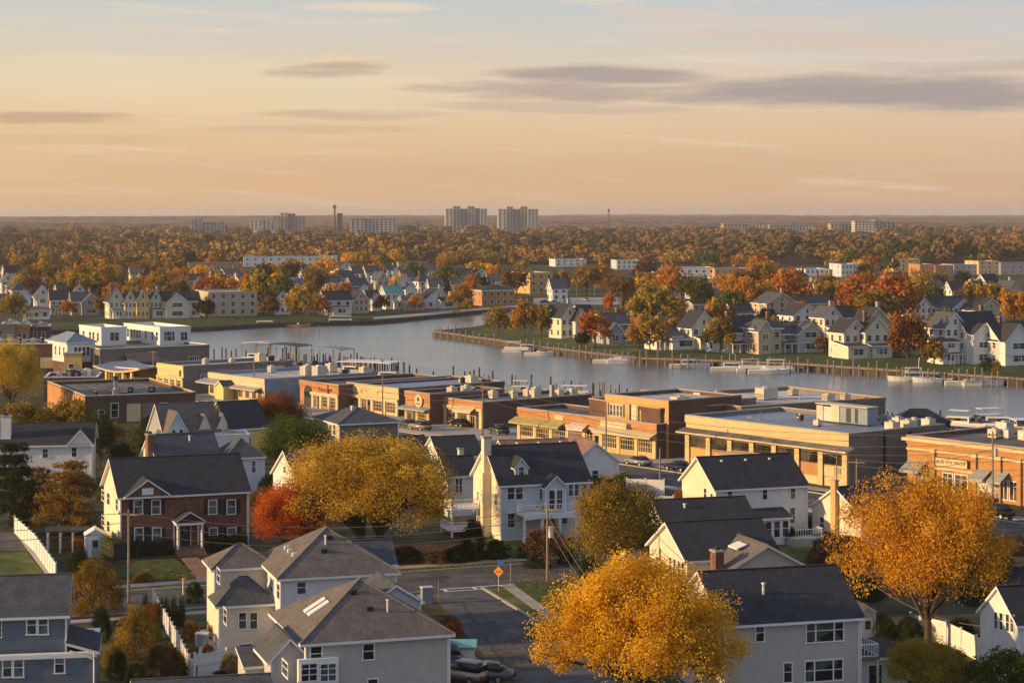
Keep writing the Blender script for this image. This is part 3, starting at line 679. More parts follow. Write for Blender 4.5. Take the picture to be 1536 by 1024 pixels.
slabsheet('kerb', [cs(-90, 5.2), cs(15, 5.2), cs(15, 5.45), cs(-90, 5.45)], .14, 'concrete', 'kerb on the far side of the cross street', 'kerb')
slabsheet('lawn', [cs(-90, 5.46), cs(15, 5.46), cs(15, 6.99), cs(-90, 6.99)], .1, 'lawn', 'grass verge beyond the cross street', 'grass verge')
slabsheet('pavement', [cs(-90, -8.2), cs(-7, -8.2), cs(-7, -6.8), cs(-90, -6.8)], .12, 'paving', 'pavement on the near side of the cross street', 'pavement')
slabsheet('kerb', [cs(-90, -5.45), cs(-6, -5.45), cs(-6, -5.2), cs(-90, -5.2)], .14, 'concrete', 'kerb on the near side of the cross street', 'kerb')
c1 = [at(721, 882), at(798, 929), at(850, 968)]; off = Vector((.32, .02, 0))
slabsheet('kerb', c1 + [c1[2] + off, c1[1] + off, c1[0] + off], .15, 'concrete', 'pale kerb curving along the right of the side street', 'kerb')
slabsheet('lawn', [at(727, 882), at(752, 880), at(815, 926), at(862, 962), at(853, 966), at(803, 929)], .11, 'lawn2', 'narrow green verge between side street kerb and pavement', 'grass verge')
slabsheet('pavement', [at(752, 878.5), at(768, 876), at(832, 922), at(885, 962), at(864, 962), at(816, 926)], .12, 'paving', 'pavement to the right of the side street', 'pavement')
slabsheet('lawn', [at(770, 876.5), at(845, 872), at(940, 900), at(940, 980), at(886, 962), at(834, 921)], .11, 'lawn', 'corner lawn beneath the utility pole', 'lawn')
slabsheet('pavement', [at(668, 966), at(684, 964), at(775, 1032), at(775, 1060), at(752, 1040)], .12, 'paving', 'pavement to the left of the side street', 'pavement')
sheet('driveway', [at(640, 985), at(676, 975), at(760, 1036), at(760, 1080), at(640, 1080)], .03, 'asphalt', 'driveway with parked cars beside the front hip house', 'driveway')
slabsheet('lawn', [at(182, 866), at(205, 842), at(262, 838), at(300, 866)], .08, 'lawn', 'front lawn left of the brick path', 'lawn')
slabsheet('lawn', [at(306, 866), at(300, 845), at(372, 832), at(420, 858)], .08, 'lawn', 'front lawn right of the brick path', 'lawn')
slabsheet('path', [at(273, 838), at(297, 836), at(325, 868), at(298, 870)], .1, 'redpave', 'red brick path leading to the colonial house steps', 'path')
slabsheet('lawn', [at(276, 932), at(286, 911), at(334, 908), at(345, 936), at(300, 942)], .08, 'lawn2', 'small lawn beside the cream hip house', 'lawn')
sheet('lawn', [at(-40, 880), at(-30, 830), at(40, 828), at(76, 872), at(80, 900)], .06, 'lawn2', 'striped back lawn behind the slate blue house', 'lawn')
sheet('driveway', [at(-60, 826), at(-60, 800), at(18, 797), at(47, 827)], .05, 'asphalt', 'dark driveway above the striped lawn', 'driveway')
sheet('path', [at(22, 800), at(34, 800), at(84, 860), at(76, 872)], .07, 'concrete', 'pale concrete strip beside the dark driveway', 'path')
sheet('lawn', [at(690, 842), at(700, 808), at(850, 798), at(870, 835)], .06, 'lawn', 'front lawn of the pale blue house', 'lawn')
sheet('lawn', [at(640, 850), at(560, 842), at(600, 815), at(700, 812), at(735, 846)], .05, 'soil', 'mulched yard under the great golden tree', 'garden')
sheet('yard', [at(295, 1024), at(300, 945), at(345, 940), at(395, 1000), at(395, 1050)], .05, 'concrete', 'grey patio behind the fence in the left garden', 'patio')
sheet('lawn', [at(1130, 850), at(1130, 790), at(1240, 780), at(1290, 830)], .05, 'lawn2', 'side lawn between the white house and the small chimney house', 'lawn')
sheet('lawn', [at(1290, 1040), at(1330, 950), at(1490, 990), at(1560, 1060)], .05, 'lawn', 'back lawn at the foot of the orange tree', 'lawn')
# main road along the shops
W0 = Vector((44.2, 262.6, 0)); WD = Vector((.62, -.785, 0)).normalized(); WN = Vector((.785, .62, 0))
def ws(s, n): p = W0 + WD*s + WN*n; return (p.x, p.y)
sheet('road', [ws(-200, -6.5), ws(-200, -17), ws(95, -17), ws(95, -6.5)], .02, 'asphalt', 'main road running past the brick shops', 'road')
sheet('yard', [ws(-175, -6.4), ws(-35, -6.4), ws(-35, 14), ws(-175, 14)], .018, 'paving', 'paved forecourt in front of the older shops', 'forecourt')
slabsheet('pavement', [ws(-200, -2.5), ws(-200, -4.6), ws(95, -4.6), ws(95, -2.5)], .13, 'paving', 'pavement in front of the brick shops', 'pavement')
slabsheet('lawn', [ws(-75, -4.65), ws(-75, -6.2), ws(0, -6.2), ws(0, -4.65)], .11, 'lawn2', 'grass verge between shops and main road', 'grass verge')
slabsheet('kerb', [ws(-200, -6.25), ws(-200, -6.5), ws(95, -6.5), ws(95, -6.25)], .15, 'concrete', 'kerb on the shop side of the main road', 'kerb')
slabsheet('pavement', [ws(-150, -17), ws(-150, -18.8), ws(95, -18.8), ws(95, -17)], .13, 'paving', 'pavement on the house side of the main road', 'pavement')
mk_ = MB()
for s0 in range(-190, 90, 6):
    p = [ws(s0, -11.7), ws(s0 + 3, -11.7), ws(s0 + 3, -11.85), ws(s0, -11.85)]; mk_.face([(q[0], q[1], .028) for q in p], 'amber')
tag(mk_.build('lane_markings'), 'dashed yellow centre line of the main road', 'road marking', kind='structure')
sheet('parking_lot', [ws(.3, -2.4), ws(6.6, -2.4), ws(6.6, 22), ws(.3, 22)], .025, 'asphalt', 'narrow parking lot between the two right hand shops', 'parking lot')
# grass along the far banks
sheet('lawn', [at(60, 492), at(60, 484), at(300, 477), at(520, 471), at(650, 464), at(700, 465), at(640, 471), at(555, 477.5), at(460, 480), at(300, 487)], .05, 'lawn', 'long riverside lawn before the far left houses', 'lawn')
sheet('path', [at(560, 479.5), at(650, 472), at(728, 464.4), at(790, 459.5), at(790, 457), at(728, 461), at(650, 468), at(560, 476)], .07, 'paving', 'riverside promenade on the far bank', 'path')
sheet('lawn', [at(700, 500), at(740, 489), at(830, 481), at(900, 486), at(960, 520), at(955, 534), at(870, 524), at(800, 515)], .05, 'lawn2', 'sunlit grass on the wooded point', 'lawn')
sheet('lawn', [at(960, 537), at(960, 524), at(1240, 520), at(1560, 543), at(1560, 567), at(1330, 553), at(1080, 541)], .05, 'lawn', 'waterfront lawns before the right hand houses', 'lawn')
sheet('parking_lot', [at(800, 457), at(800, 447), at(930, 446), at(940, 457)], .05, 'paving', 'pale parking lot behind the wooded point', 'parking lot')
sheet('lawn', [at(760, 447), at(790, 438), at(940, 438), at(930, 446)], .06, 'lawn2', 'green field beyond the flat roofed apartment block', 'lawn')
# ================================================================ houses near the camera
# --- brick colonial
h = Bld('brick_house', (181, 743), 371, 6.3, 21, 'two storey dark brick colonial house with white portico and sunlit left gable', 'house')
h.vol(0, 0, h.w, 10.5, 0, 6.3, 'gx', 3.3, 'stucco_sunlit', 'roof', over=.4, front='brick')
for l, r_ in ((200, 214.5), (227, 241), (312, 326), (339.5, 354)):
    h.winpx('F', l, 748.5, r_, 770, 'hung', 'glassg', shut='black')
    h.winpx('F', l + 1, 790, r_ + 1, 814, 'hung', 'glassg', shut='black')
x0, x1 = h.hx(188), h.hx(252); q = MB(); zz = 6.22; xm = (x0+x1)/2
q.slab([(x0-.2, -.75, zz), (xm, -.75, zz+1.75), (xm, 3.2, zz+1.75), (x0-.2, 1.5, zz)][::-1], .18, 'roof', 'trim')
q.slab([(xm, -.75, zz+1.75), (x1+.2, -.75, zz), (x1+.2, 1.5, zz), (xm, 3.2, zz+1.75)][::-1], .18, 'roof', 'trim')
q.face([(x0, -.5, zz-.1), (x1, -.5, zz-.1), (xm, -.5, zz+1.5)], 'brick'); q.box(x0-.1, -.6, zz-.25, x1+.1, -.02, zz-.1, 'trim'); q.box(xm-.6, -.56, zz+.1, xm+.6, -.501, zz+.8, 'trim'); h.part(q, 'pediment')
x0, x1 = h.hx(259), h.hx(299); xm = (x0+x1)/2; q = MB()
q.slab([(x0-.2, -2.3, 3.5), (xm, -2.3, 4.55), (xm, 0, 4.55), (x0-.2, 0, 3.5)][::-1], .14, 'roof', 'trim')
q.slab([(xm, -2.3, 4.55), (x1+.2, -2.3, 3.5), (x1+.2, 0, 3.5), (xm, 0, 4.55)][::-1], .14, 'roof', 'trim')
q.face([(x0, -2.15, 3.45), (x1, -2.15, 3.45), (xm, -2.15, 4.35)], 'dark'); q.box(x0-.05, -2.25, 3.1, x1+.05, -.01, 3.34, 'trim')
for xx in (x0+.15, x1-.15): q.tube([(xx, -2.05, .6), (xx, -2.05, 3.1)], .13, 'trim', 8)
for xx in (x0+.12, x1-.12): q.box(xx-.1, -.1, .6, xx+.1, -.012, 3.1, 'trim')
h.part(q, 'portico')
q = MB()
q.box(x0-.1, -2.45, .02, x1+.1, -.02, .6, 'redpave')
for k in range(3): q.box(x0-.1, -2.45-.35*(k+1), .02, x1+.1, -2.452-.35*k, .45-.15*k, 'redpave')
h.part(q, 'steps'); h.door(xm-.1, .6, 1.1, 2.2)
h.winpx('L', 153, 734, 157, 750, 'hung', 'glass'); h.winpx('L', 161, 738, 165, 756, 'hung', 'glass'); h.winpx('L', 174, 747, 177.5, 765, 'hung', 'glass')
h.winpx('L', 153, 772, 157, 787, 'hung', 'glass'); h.winpx('L', 161, 780, 165, 797, 'hung', 'glass')
q = MB(); q.tube([(h.w+.1, -.15, 6.0), (h.w+.1, -.15, .1)], .06, 'trim', 6); h.part(q, 'downpipe'); h.vent(9, 8, 8.2)
BRICK = h
# --- slate blue house, bottom left
h = Bld('slate_blue_house', (-70, 925), 99, 6.9, 10, 'slate blue clapboard house with grey shingle roof at the bottom left corner', 'house')
W_ = h.w
h.vol(0, 0, W_, 7.5, 3.9, 6.9, 'gx', 2.2, 'bluesiding', 'roofm', over=.3)
x1 = h.hx(143, -.9); h.vol(0, -.9, x1, 8.5, 0, 4.0, 'flat', 0, 'bluesiding', 'roofm', wname='lower_wall', rname='lower_roof')
q = MB(); q.slab([(W_+.02, -1.2, 5.0), (x1+.3, -1.2, 4.25), (x1+.3, 5.5, 4.25), (W_+.02, 5.5, 5.0)], .2, 'roof', 'trim'); h.part(q, 'side_roof')
q = MB(); q.box(0, -1.05, 3.85, x1+.1, -.91, 4.15, 'trim'); h.part(q, 'trim_board')
h.winpx('F', 39, 923, 56, 950, 'hung', 'glassg'); h.winpx('F', 56.5, 923, 73, 950, 'hung', 'glassg'); h.winpx('F', -6, 926, 1, 955, 'hung')
h.winpx('F', 3, 987, 19, 1014, 'hung', 'glassg', off=-.9); h.winpx('F', 19.5, 987, 36, 1014, 'hung', 'glassg', off=-.9); h.winpx('F', 81, 982, 98, 1008, 'hung', off=-.9)
q = MB(); q.tube([(x1-.1, -1.05, 4.2), (x1-.1, -1.05, .1)], .06, 'trim', 6); q.tube([(x1-1.8, -1.1, 4.4), (x1-.1, -1.05, 3.7)], .06, 'trim', 6); h.part(q, 'downpipe')
# --- front hip house
h = Bld('hip_roof_house', (458, 964), 672, 6.0, 18, 'beige clapboard house with steep hip roof, skylight and white bay windows', 'house')
w_ = h.w; h.vol(0, 0, w_, 10.8, 0, 6.0, 'hip', 3.3, 'gsiding', 'roofb', over=.45)
h.vol(-2.3, .6, 2.6, 4.6, 0, 5.0, 'gy', 1.3, 'gsiding', 'roofm', over=.35, wname='wing_wall', rname='wing_roof')
h.vol(-3.6, 3.4, 1.3, 3.0, 0, 3.9, 'shed', .8, 'gsiding', 'roofm', over=.2, wname='porch_wall', rname='porch_roof')
h.vol(w_*.62, 7, 3.8, 5.2, 5, 7.2, 'gy', 1.2, 'paleblue', 'roofm', over=.3, wname='dormer_wall', rname='dormer_roof')
h.winpx('F', 464, 967, 484, 992, 'hung'); h.winpx('F', 542, 962, 563, 988, 'hung')
a, b_ = h.hx(450, -.5), h.hx(506, -.5); z0, z1 = h.hz(1021, (a+b_)/2, -.5), h.hz(993, (a+b_)/2, -.5)
q = MB(); q.box(a-.1, -.5, z0-.3, b_+.1, -.001, z1+.25, 'trim'); h.part(q, 'bay')
h.winpx('F', 450.5, 993, 477, 1020, 'grid', off=-.5); h.winpx('F', 479, 993, 505.5, 1020, 'grid', off=-.5)
h.winpx('F', 550, 1016, 568, 1034, 'hung'); h.winpx('L', 424, 990, 433, 1012, 'hung', off=-2.3)
q = MB(); q.tube([(w_+.1, -.1, 5.8), (w_+.1, -.1, .1)], .06, 'trim', 6); q.tube([(-.0, -.12, 5.8), (-.0, -.12, .1)], .06, 'trim', 6); h.part(q, 'downpipe')
# skylights lie on the left slope
sl_ = 3.3 / ((w_ + .9) / 2)
def on_left(x, y): return 6.0 + (x + .45) * sl_
for yy in (4.3, 5.5):
    q = MB(); q.slab([(1.2, yy, on_left(1.2, 0)+.12), (1.2, yy+.8, on_left(1.2, 0)+.12), (2.7, yy+.8, on_left(2.7, 0)+.12), (2.7, yy, on_left(2.7, 0)+.12)][::-1], .14, 'white', 'trim'); h.part(q, 'skylight')
def on_front(y): return 6.0 + (y + .45) * sl_
for (xx, yy, hh) in ((w_*.42, 3.9, .15), (w_*.5, 2.3, .1)):
    q = MB(); q.box(xx-.22, yy-.2, on_front(yy)-.1, xx+.22, yy+.2, on_front(yy)+hh+.1, 'black'); h.part(q, 'roof_vent')
h.vent(w_*.62, 2.0, on_front(2.0), .8)
HIPF = h
# --- second hip house behind it
h = Bld('hip_roof_house', (422, 867), 592, 6.2, 17, 'cream two storey house of stacked hip roofs with its left walls in sun', 'house')
w_ = h.w; h.vol(0, 0, w_, 10.5, 0, 6.2, 'hip', 3.2, 'wsiding', 'roofb', over=.45)
h.vol(-4.4, 7.0, 5.0, 4.6, 0, 6.0, 'hip', 1.7, 'cream', 'roofb', over=.4, wname='wing_wall', rname='wing_roof')
h.vol(-4.6, 3.2, 4.59, 3.9, 0, 3.6, 'hip', 2.0, 'cream', 'roofm', over=.4, wname='porch_wall', rname='porch_roof')
h.vol(w_*.72, 8.2, 4.5, 4.2, 2, 5.7, 'gx', 1.6, 'white', 'roofm', over=.4, wname='back_wing_wall', rname='back_wing_roof')
h.winpx('F', 444, 871, 460, 890, 'hung'); h.winpx('L', 406, 868, 410, 888, 'hung'); h.winpx('L', 416, 874, 420.5, 897, 'hung')
h.winpx('F', 357, 917, 370.5, 942, 'hung', off=3.2); h.winpx('F', 373.5, 917, 387, 942, 'hung', off=3.2); h.winpx('F', 357, 964, 380, 979, 'hung', off=3.2)
h.winpx('L', 336, 912, 341, 934, 'hung', off=-4.6); h.winpx('L', 326, 851, 331, 873, 'hung', off=-4.4)
q = MB(); q.tube([(-.1, -.12, 6), (-.1, -.12, .1)], .06, 'trim', 6); q.tube([(w_+.1, -.12, 6), (w_+.1, -.12, .1)], .06, 'trim', 6); h.part(q, 'downpipe')
sl_ = 3.2 / ((w_ + .9) / 2)
for (xx, yy) in ((w_*.5, 3.6), (w_*.42, 2.2)):
    q = MB(); zz = 6.2 + (yy+.45)*sl_; q.box(xx-.25, yy-.2, zz-.1, xx+.25, yy+.2, zz+.25, 'black'); h.part(q, 'roof_vent')
h.vent(w_*.45, 3.0, 6.2 + 3.4*sl_, .7); 
for yy in (3.0, 5.0, 6.6): q = MB(); q.box(1.5, yy, 6.2+1.9*sl_-.1, 1.9, yy+.35, 6.2+2.2*sl_+.15, 'trim'); h.part(q, 'roof_vent')
HIPB = h
# --- roof sliver at the bottom edge
h = Bld('garage', (205, 1062), 405, 3.2, 12, 'low grey shingled roof just showing at the bottom edge', 'garage')
h.vol(0, 0, h.w, 6, 0, 3.2, 'gx', 1.2, 'gsiding', 'roofm'); h.win('L', 3, 1, 1, 1.2); h.door(2, 0, 1, 2.1)
# --- bottom right house
h = Bld('grey_house', (1088, 933), 1288, 6.2, 16, 'large grey clapboard house with plain black roof and triple windows', 'house')
w_ = h.w; h.vol(0, 0, w_, 9.4, 0, 6.2, 'gx', 2.9, 'gsiding', 'roof', over=.4)
h.winpx('F', 1132, 934, 1147, 961, 'hung'); h.winpx('F', 1208, 928, 1266, 961, 'triple'); h.winpx('F', 1174, 992, 1189, 1022, 'hung'); h.winpx('F', 1206, 988, 1265, 1020, 'triple')
for yy, zz in ((2.5, 4), (6, 4), (2.5, 1), (6, 1)): h.win('L', yy, zz, 1, 1.4)
h.vent(h.hx(1145, 2.3), 2.3, 7.6, .8, .1); q = MB(); q.tube([(w_+.12, -.15, 6), (w_+.12, -.15, .1)], .06, 'trim', 6); h.part(q, 'downpipe')
q = MB(); q.box(w_+.02, 1, 2.5, w_+2.2, 5, 2.65, 'wood')
for xx, yy in ((w_+2.1, 1.1), (w_+2.1, 4.9)): q.box(xx-.08, yy-.08, 0, xx+.08, yy+.08, 2.5, 'trim')
h.part(q, 'deck'); h.railing([(w_+.1, 1.05, 0), (w_+2.15, 1.05, 0), (w_+2.15, 4.95, 0)], 2.65)
h = Bld('garage', (1292, 986), 1345, 2.6, 12, 'low white garage with flat black roof beside the large grey house', 'garage', width=3.7)
h.vol(0, 0, h.w, 5, 0, 2.6, 'shed', .4, 'white', 'roof', over=.25); h.door(1.1, 0, 1.0, 2.0)
h = Bld('shed', (1290, 916), 1312, 2.6, 16, 'small pale blue shed right of the large grey house', 'shed')
h.vol(0, 0, h.w, 2.5, 0, 2.6, 'gy', .4, 'paleblue', 'roofm', over=.12); h.door(h.w*.5, 0, .8, 1.9, mt='trim')
# --- white gabled house at the lower right edge
h = Bld('white_house', (1527, 934), 1620, 5.0, 18, 'white clapboard house with black roof cut by the right edge', 'house')
h.vol(0, 0, h.w, 5.4, 0, 5.0, 'gx', 2.3, 'wsiding', 'roof', over=.25)
for l in (1491.5, 1499.5, 1509, 1516): h.winpx('L', l, 916 + (l-1491)*.2, l + 6, 942 + (l-1491)*.2, 'hung', wmin=.6)
h.vol(4.4, 7, 9, 4, 0, 6.0, 'hip', 1.6, 'paleblue', 'roof', over=.35, wname='back_wall', rname='back_roof')
# --- white two storey house, right of centre
h = Bld('white_house', (1074, 732), 1209, 6.2, 20, 'white two storey house with dark roof, sunlit gable and small sunroom', 'house')
w_ = h.w; h.vol(0, 0, w_, 8.8, 0, 6.2, 'gx', 2.9, 'stucco_sunlit', 'roof', over=.35, front='wsiding')  # side walls in warm stucco tone: the gable's sunlight put into the colour
for l, r_ in ((1090, 1099), (1143, 1151.5), (1185, 1193.5)): h.winpx('F', l, 733 - (l-1090)*.02, r_, 750 - (l-1090)*.03, 'hung')
h.winpx('F', 1184, 760, 1193, 784, 'hung'); h.winpx('F', 1102, 768, 1110, 784, 'hung')
a, b_ = h.hx(1132, -2), h.hx(1183, -2); h.vol(a, -2.2, b_-a, 2.19, 0, 3.0, 'shed', .8, 'trim', 'roof', over=.3, wname='sunroom_wall', rname='sunroom_roof')
for k in range(4): h.win('F', a + (b_-a)*(k+.5)/4, .9, (b_-a)/4-.15, 1.8, 'hung', off=-2.2)
h.winpx('L', 1056, 731, 1060.5, 748, 'hung'); h.winpx('L', 1066, 740, 1070, 756, 'hung')
for k in range(3): h.vent(w_*(.22+.27*k), 3.6, 8.35, .3, .12)
q = MB(); q.box(b_-.5, -4.5, .0, b_+3.0, -2.3, .9, 'concrete'); h.part(q, 'terrace'); h.railing([(b_-.4, -4.4, 0), (b_+2.9, -4.4, 0), (b_+2.9, -2.4, 0)], .9)
q = MB(); q.tube([(w_+.1, -.12, 6), (w_+.1, -.12, .1)], .06, 'trim', 6); h.part(q, 'downpipe')
q = MB(); q.slab([(-1.6, 2.2, 2.9), (-.01, 2.2, 3.3), (-.01, 5.0, 3.3), (-1.6, 5.0, 2.9)], .15, 'roofb', 'trim'); q.box(-1.5, 2.3, 0, -1.38, 2.42, 2.7, 'trim'); q.box(-1.5, 4.8, 0, -1.38, 4.92, 2.7, 'trim'); h.part(q, 'side_porch')
# --- pale blue house with the big chimney
h = Bld('pale_blue_house', (751, 725), 884, 6.4, 19, 'pale blue house with tall yellow lit chimney, dormer and white balcony', 'house')
w_ = h.w; h.vol(0, 0, w_, 9.8, 0, 6.4, 'gx', 3.6, 'stucco_sunlit', 'roof', over=.35, front='paleblue')  # front pale blue; sides yellower, the sunlit gable put into their colour
cy0 = 3.3; q = MB(); q.box(-1.0, cy0, 0, -.005, cy0+1.5, 7.2, 'stucco_sunlit'); q.box(-.75, cy0+.3, 7.2, .1, cy0+1.3, 11.0, 'stucco_sunlit'); q.box(-.85, cy0+.2, 11.0, .2, cy0+1.4, 11.25, 'concrete'); h.part(q, 'chimney')
a, b_ = h.hx(772, 1.2), h.hx(790, 1.2); h.vol(a, 1.0, b_-a, 4.0, 6.6, 8.1, 'gy', .9, 'paleblue', 'roof', over=.22, t=.14, wname='dormer_wall', rname='dormer_roof')
h.win('F', (a+b_)/2, 6.95, (b_-a)*.55, 1.15, 'hung', off=1.0)
h.winpx('F', 760, 729, 772.5, 748.5, 'hung'); h.winpx('F', 772.7, 729, 785, 748.5, 'hung'); h.winpx('F', 852, 724.5, 860, 743, 'hung'); h.winpx('F', 861, 724, 869, 743, 'hung'); h.winpx('F', 872, 724, 880, 743, 'hung')
a, b_ = h.hx(819, -1.4), h.hx(848, -1.4); h.vol(a, -1.4, b_-a, 1.39, 3.2, 6.1, 'gy', 1.1, 'paleblue', 'roof', over=.3, t=.16, wname='bay_wall', rname='bay_roof')
m_ = (a+b_)/2; h.win('F', m_ - (b_-a)*.2, 3.5, (b_-a)*.38, 2.2, 'hung', off=-1.4); h.win('F', m_ + (b_-a)*.2, 3.5, (b_-a)*.38, 2.2, 'hung', off=-1.4)
h.winpx('F', 808.5, 727, 815, 748, 'hung')
d0, d1 = h.hx(786, -2.8), h.hx(866, -2.8); q = MB(); q.box(d0, -2.8, 2.95, d1, -.01, 3.15, 'trim'); q.box(d0, -2.8, 2.7, d1, -2.65, 2.949, 'trim'); h.part(q, 'balcony')
h.railing([(d0+.05, -.2, 0), (d0+.05, -2.7, 0), (d1-.05, -2.7, 0), (d1-.05, -.2, 0)], 3.15, 1.1)
q = MB()
for xx in (d0+.1, d0+(d1-d0)*.35, d0+(d1-d0)*.68, d1-.1): q = MB(); q.box(xx-.13, -2.72, 0, xx+.13, -2.46, 2.69, 'trim'); h.part(q, 'porch_column')
h.door(h.hx(825), .3, 1.2, 2.3); h.winpx('F', 760, 768, 773, 790, 'hung'); h.winpx('F', 842, 765, 852, 785, 'hung')
q = MB(); q.box(h.hx(815), -3.6, .02, h.hx(838), -.1, .3, 'redpave'); h.part(q, 'steps')
h.winpx('L', 716, 736, 720, 750, 'hung'); h.winpx('L', 742, 739, 747, 757, 'hung')
q = MB()                                                # two tier deck to the left
q.box(-4.3, 4.5, 3.0, -.02, 8.6, 3.15, 'trim'); q.box(-4.3, 4.5, .6, -.02, 8.6, .7, 'trim')
for xx, yy in ((-4.2, 4.6), (-1.2, 4.6), (-4.2, 8.5)): q.box(xx-.1, yy-.1, 0, xx+.1, yy+.1, 2.99, 'trim')
h.part(q, 'side_deck'); h.railing([(-.1, 4.55, 0), (-4.25, 4.55, 0), (-4.25, 8.55, 0)], 3.15, 1.0); h.railing([(-.1, 4.55, 0), (-4.25, 4.55, 0), (-4.25, 8.55, 0)], .7, .9)
q = MB(); q.tube([(0, -.12, 6.2), (0, -.12, .1)], .06, 'trim', 6); h.part(q, 'downpipe')
BLUE = h
# --- dark roofed pair right of the dark gold tree
h = Bld('long_roofed_house', (1003, 796), 1138, 4.6, 16, 'low white house almost hidden under a long black roof', 'house')
h.vol(0, 0, h.w, 8.5, 0, 4.6, 'gx', 2.5, 'wsiding', 'roof', over=.3); h.win('L', 2.5, 2, 1, 1.3); h.win('L', 6, 2, 1, 1.3); h.win('F', 1.2, 2, 1.2, 1.3, 'double'); h.vent(h.hx(1027, 3), 3, 6.3, .4, .12)
q = MB(); q.slab([(-4.5, .5, 3.2), (-.31, .5, 3.6), (-.31, 6, 3.6), (-4.5, 6, 3.2)], .2, 'flatblue', 'trim'); q.box(-4.3, .7, 0, -.02, 5.8, 2.95, 'wsiding'); h.part(q, 'side_wing')
h = Bld('cream_gabled_house', (1031, 838), 1168, 5.3, 18, 'cream house with black roof and a grey cross gable and brick chimney', 'house')
w_ = h.w; h.vol(0, 0, w_, 9.0, 0, 5.3, 'gx', 2.6, 'cream', 'roof', over=.35)
for l in (1004.5, 1010.5, 1017, 1023): h.winpx('L', l, 834 + (l-1004)*.45, l + 4, 856 + (l-1004)*.45, 'hung', wmin=.7)
a, b_ = h.hx(1095, -3.6), h.hx(1205, -3.6); h.vol(a, -3.6, b_-a, 6.5, 0, 4.9, 'gy', 1.9, 'gsiding', 'roofb', over=.35, wname='wing_wall', rname='wing_roof')
h.winpx('F', 1096.5, 857, 1107, 879, 'hung', off=-3.6); h.winpx('F', 1150, 852, 1164, 876, 'hung', off=-3.6)
h.win('L', -2.2, 2.6, .9, 1.4, off=a); c0 = h.hx(1080.5, -4.2); h.chimney(c0, -3.2, .8, 1.2, 0, 6.3); h.win('F', a*.45, 2.6, 1.0, 1.5)
q = MB(); q.slab([(a+1.6, -1.5, 6.25), (a+2.6, -1.5, 6.6), (a+2.6, .4, 6.6), (a+1.6, .4, 6.25)], .12, 'white', 'trim'); h.part(q, 'skylight')
# --- small house with yellow lit chimney
h = Bld('small_chimney_house', (1292, 772), 1400, 3.7, 30, 'small cream house with a tall narrow chimney on its sunlit gable', 'house')
h.vol(0, 0, h.w, 8.4, 0, 3.7, 'gx', 2.5, 'cream', 'roof', over=.3); q = MB(); q.box(-.5, 3.8, 0, -.005, 4.6, 6.9, 'brick_t'); q.box(-.56, 3.72, 6.9, .05, 4.68, 7.05, 'concrete'); h.part(q, 'chimney')
h.win('L', 6.6, 1.2, .9, 1.5); h.win('L', 1.6, 4.0, .5, .7); h.win('F', 2, 1.2, 1, 1.4); h.win('F', 5, 1.2, 1, 1.4)
# --- white house upper left
h = Bld('white_house', (-30, 667), 137, 6.1, 8, 'plain white two storey house with black roof near the left edge', 'house')
w_ = h.w; h.vol(0, 0, w_, 8.5, 0, 6.1, 'gx', 2.3, 'white', 'roof', over=.4)
h.winpx('F', 63, 672, 73, 686, 'hung'); h.winpx('F', 106.5, 670, 116, 684.5, 'hung'); h.winpx('F', 68, 703, 77, 716, 'hung'); h.win('R', 4, 3.6, 1, 1.4, off=w_)
a, b_ = h.hx(104, -.3), h.hx(138, -.3); h.vol(a, -.31, b_-a-.1, 3, 5.8, 6.3, 'gy', 1.6, 'white', 'roof', over=.3, wname='pediment_wall', rname='pediment_roof')
h.chimney(h.hx(2, 2), 1.0, 1.3, 1.2, 6.5, 9.6, 'white')
# --- grey roofed house behind the brick colonial
h = Bld('grey_roofed_house', (237, 693), 332, 4.3, 25, 'low house with slate grey roof and an orange lit gable', 'house')
h.vol(0, 0, h.w, 8.5, 0, 4.3, 'gx', 3.1, 'stucco_sunlit', 'roofm', over=.25); h.chimney(-.9, 1.6, .89, 1.3, 0, 7.6, 'brick'); h.vent(5, 3, 6.6, .5, .12); h.win('F', 3, 2.2, 1.2, 1.3); h.win('L', 5.5, 2, 1, 1.2)
q = MB(); q.box(4.6, 1.2, 4.6, 7.4, 2.2, 5.3, 'roofr'); h.part(q, 'roof_box')
h = Bld('hip_roof_cottage', (340, 687), 396, 4.6, 20, 'pale blue cottage with hip roof between brick colonial and green tree', 'house')
h.vol(0, 0, h.w, 7, 0, 4.6, 'hip', 2.2, 'paleblue', 'roofm', over=.3); h.winpx('F', 377, 690, 384, 708, 'hung'); h.winpx('F', 354, 692, 359, 706, 'hung'); h.winpx('F', 346, 700, 349, 709, 'hung')
h = Bld('flat_roofed_annex', (271, 655), 374, 3.6, 14, 'long low white annex with flat black roof behind the grey roofed house', 'annex')
h.vol(0, 0, h.w, 5, 0, 3.6, 'flat', 0, 'white', 'flatdark'); h.win('F', 3, 1.2, 1.2, 1.2); h.win('F', 8, 1.2, 1.2, 1.2)
h = Bld('grey_gabled_house', (246, 650), 330, 3.9, 28, 'steep roofed grey gabled house with little pointed dormers left of the yellow gable', 'house')
h.vol(0, 0, h.w, 7.5, 0, 3.9, 'gx', 4.0, 'greysid', 'roofb', over=.25)
h.vol(-.2, -1.2, 3.6, 4, 0, 3.9, 'gy', 3.2, 'paleblue', 'roofb', over=.2, wname='front_gable_wall', rname='front_gable_roof'); h.win('F', 1.1, 3.4, .6, 1.2, off=-1.2); h.win('F', 2.2, 3.4, .6, 1.2, off=-1.2)
for xx in (5.5, 8.3): h.vol(xx, .2, 1.7, 2.2, 3.9, 4.4, 'gy', 2.0, 'stucco_sunlit', 'roofb', over=.1, t=.1, wname='dormer_wall', rname='dormer_roof')
h = Bld('yellow_gabled_house', (345, 642), 402, 4.2, 34, 'house with a bright golden yellow gable and dark roof', 'house')
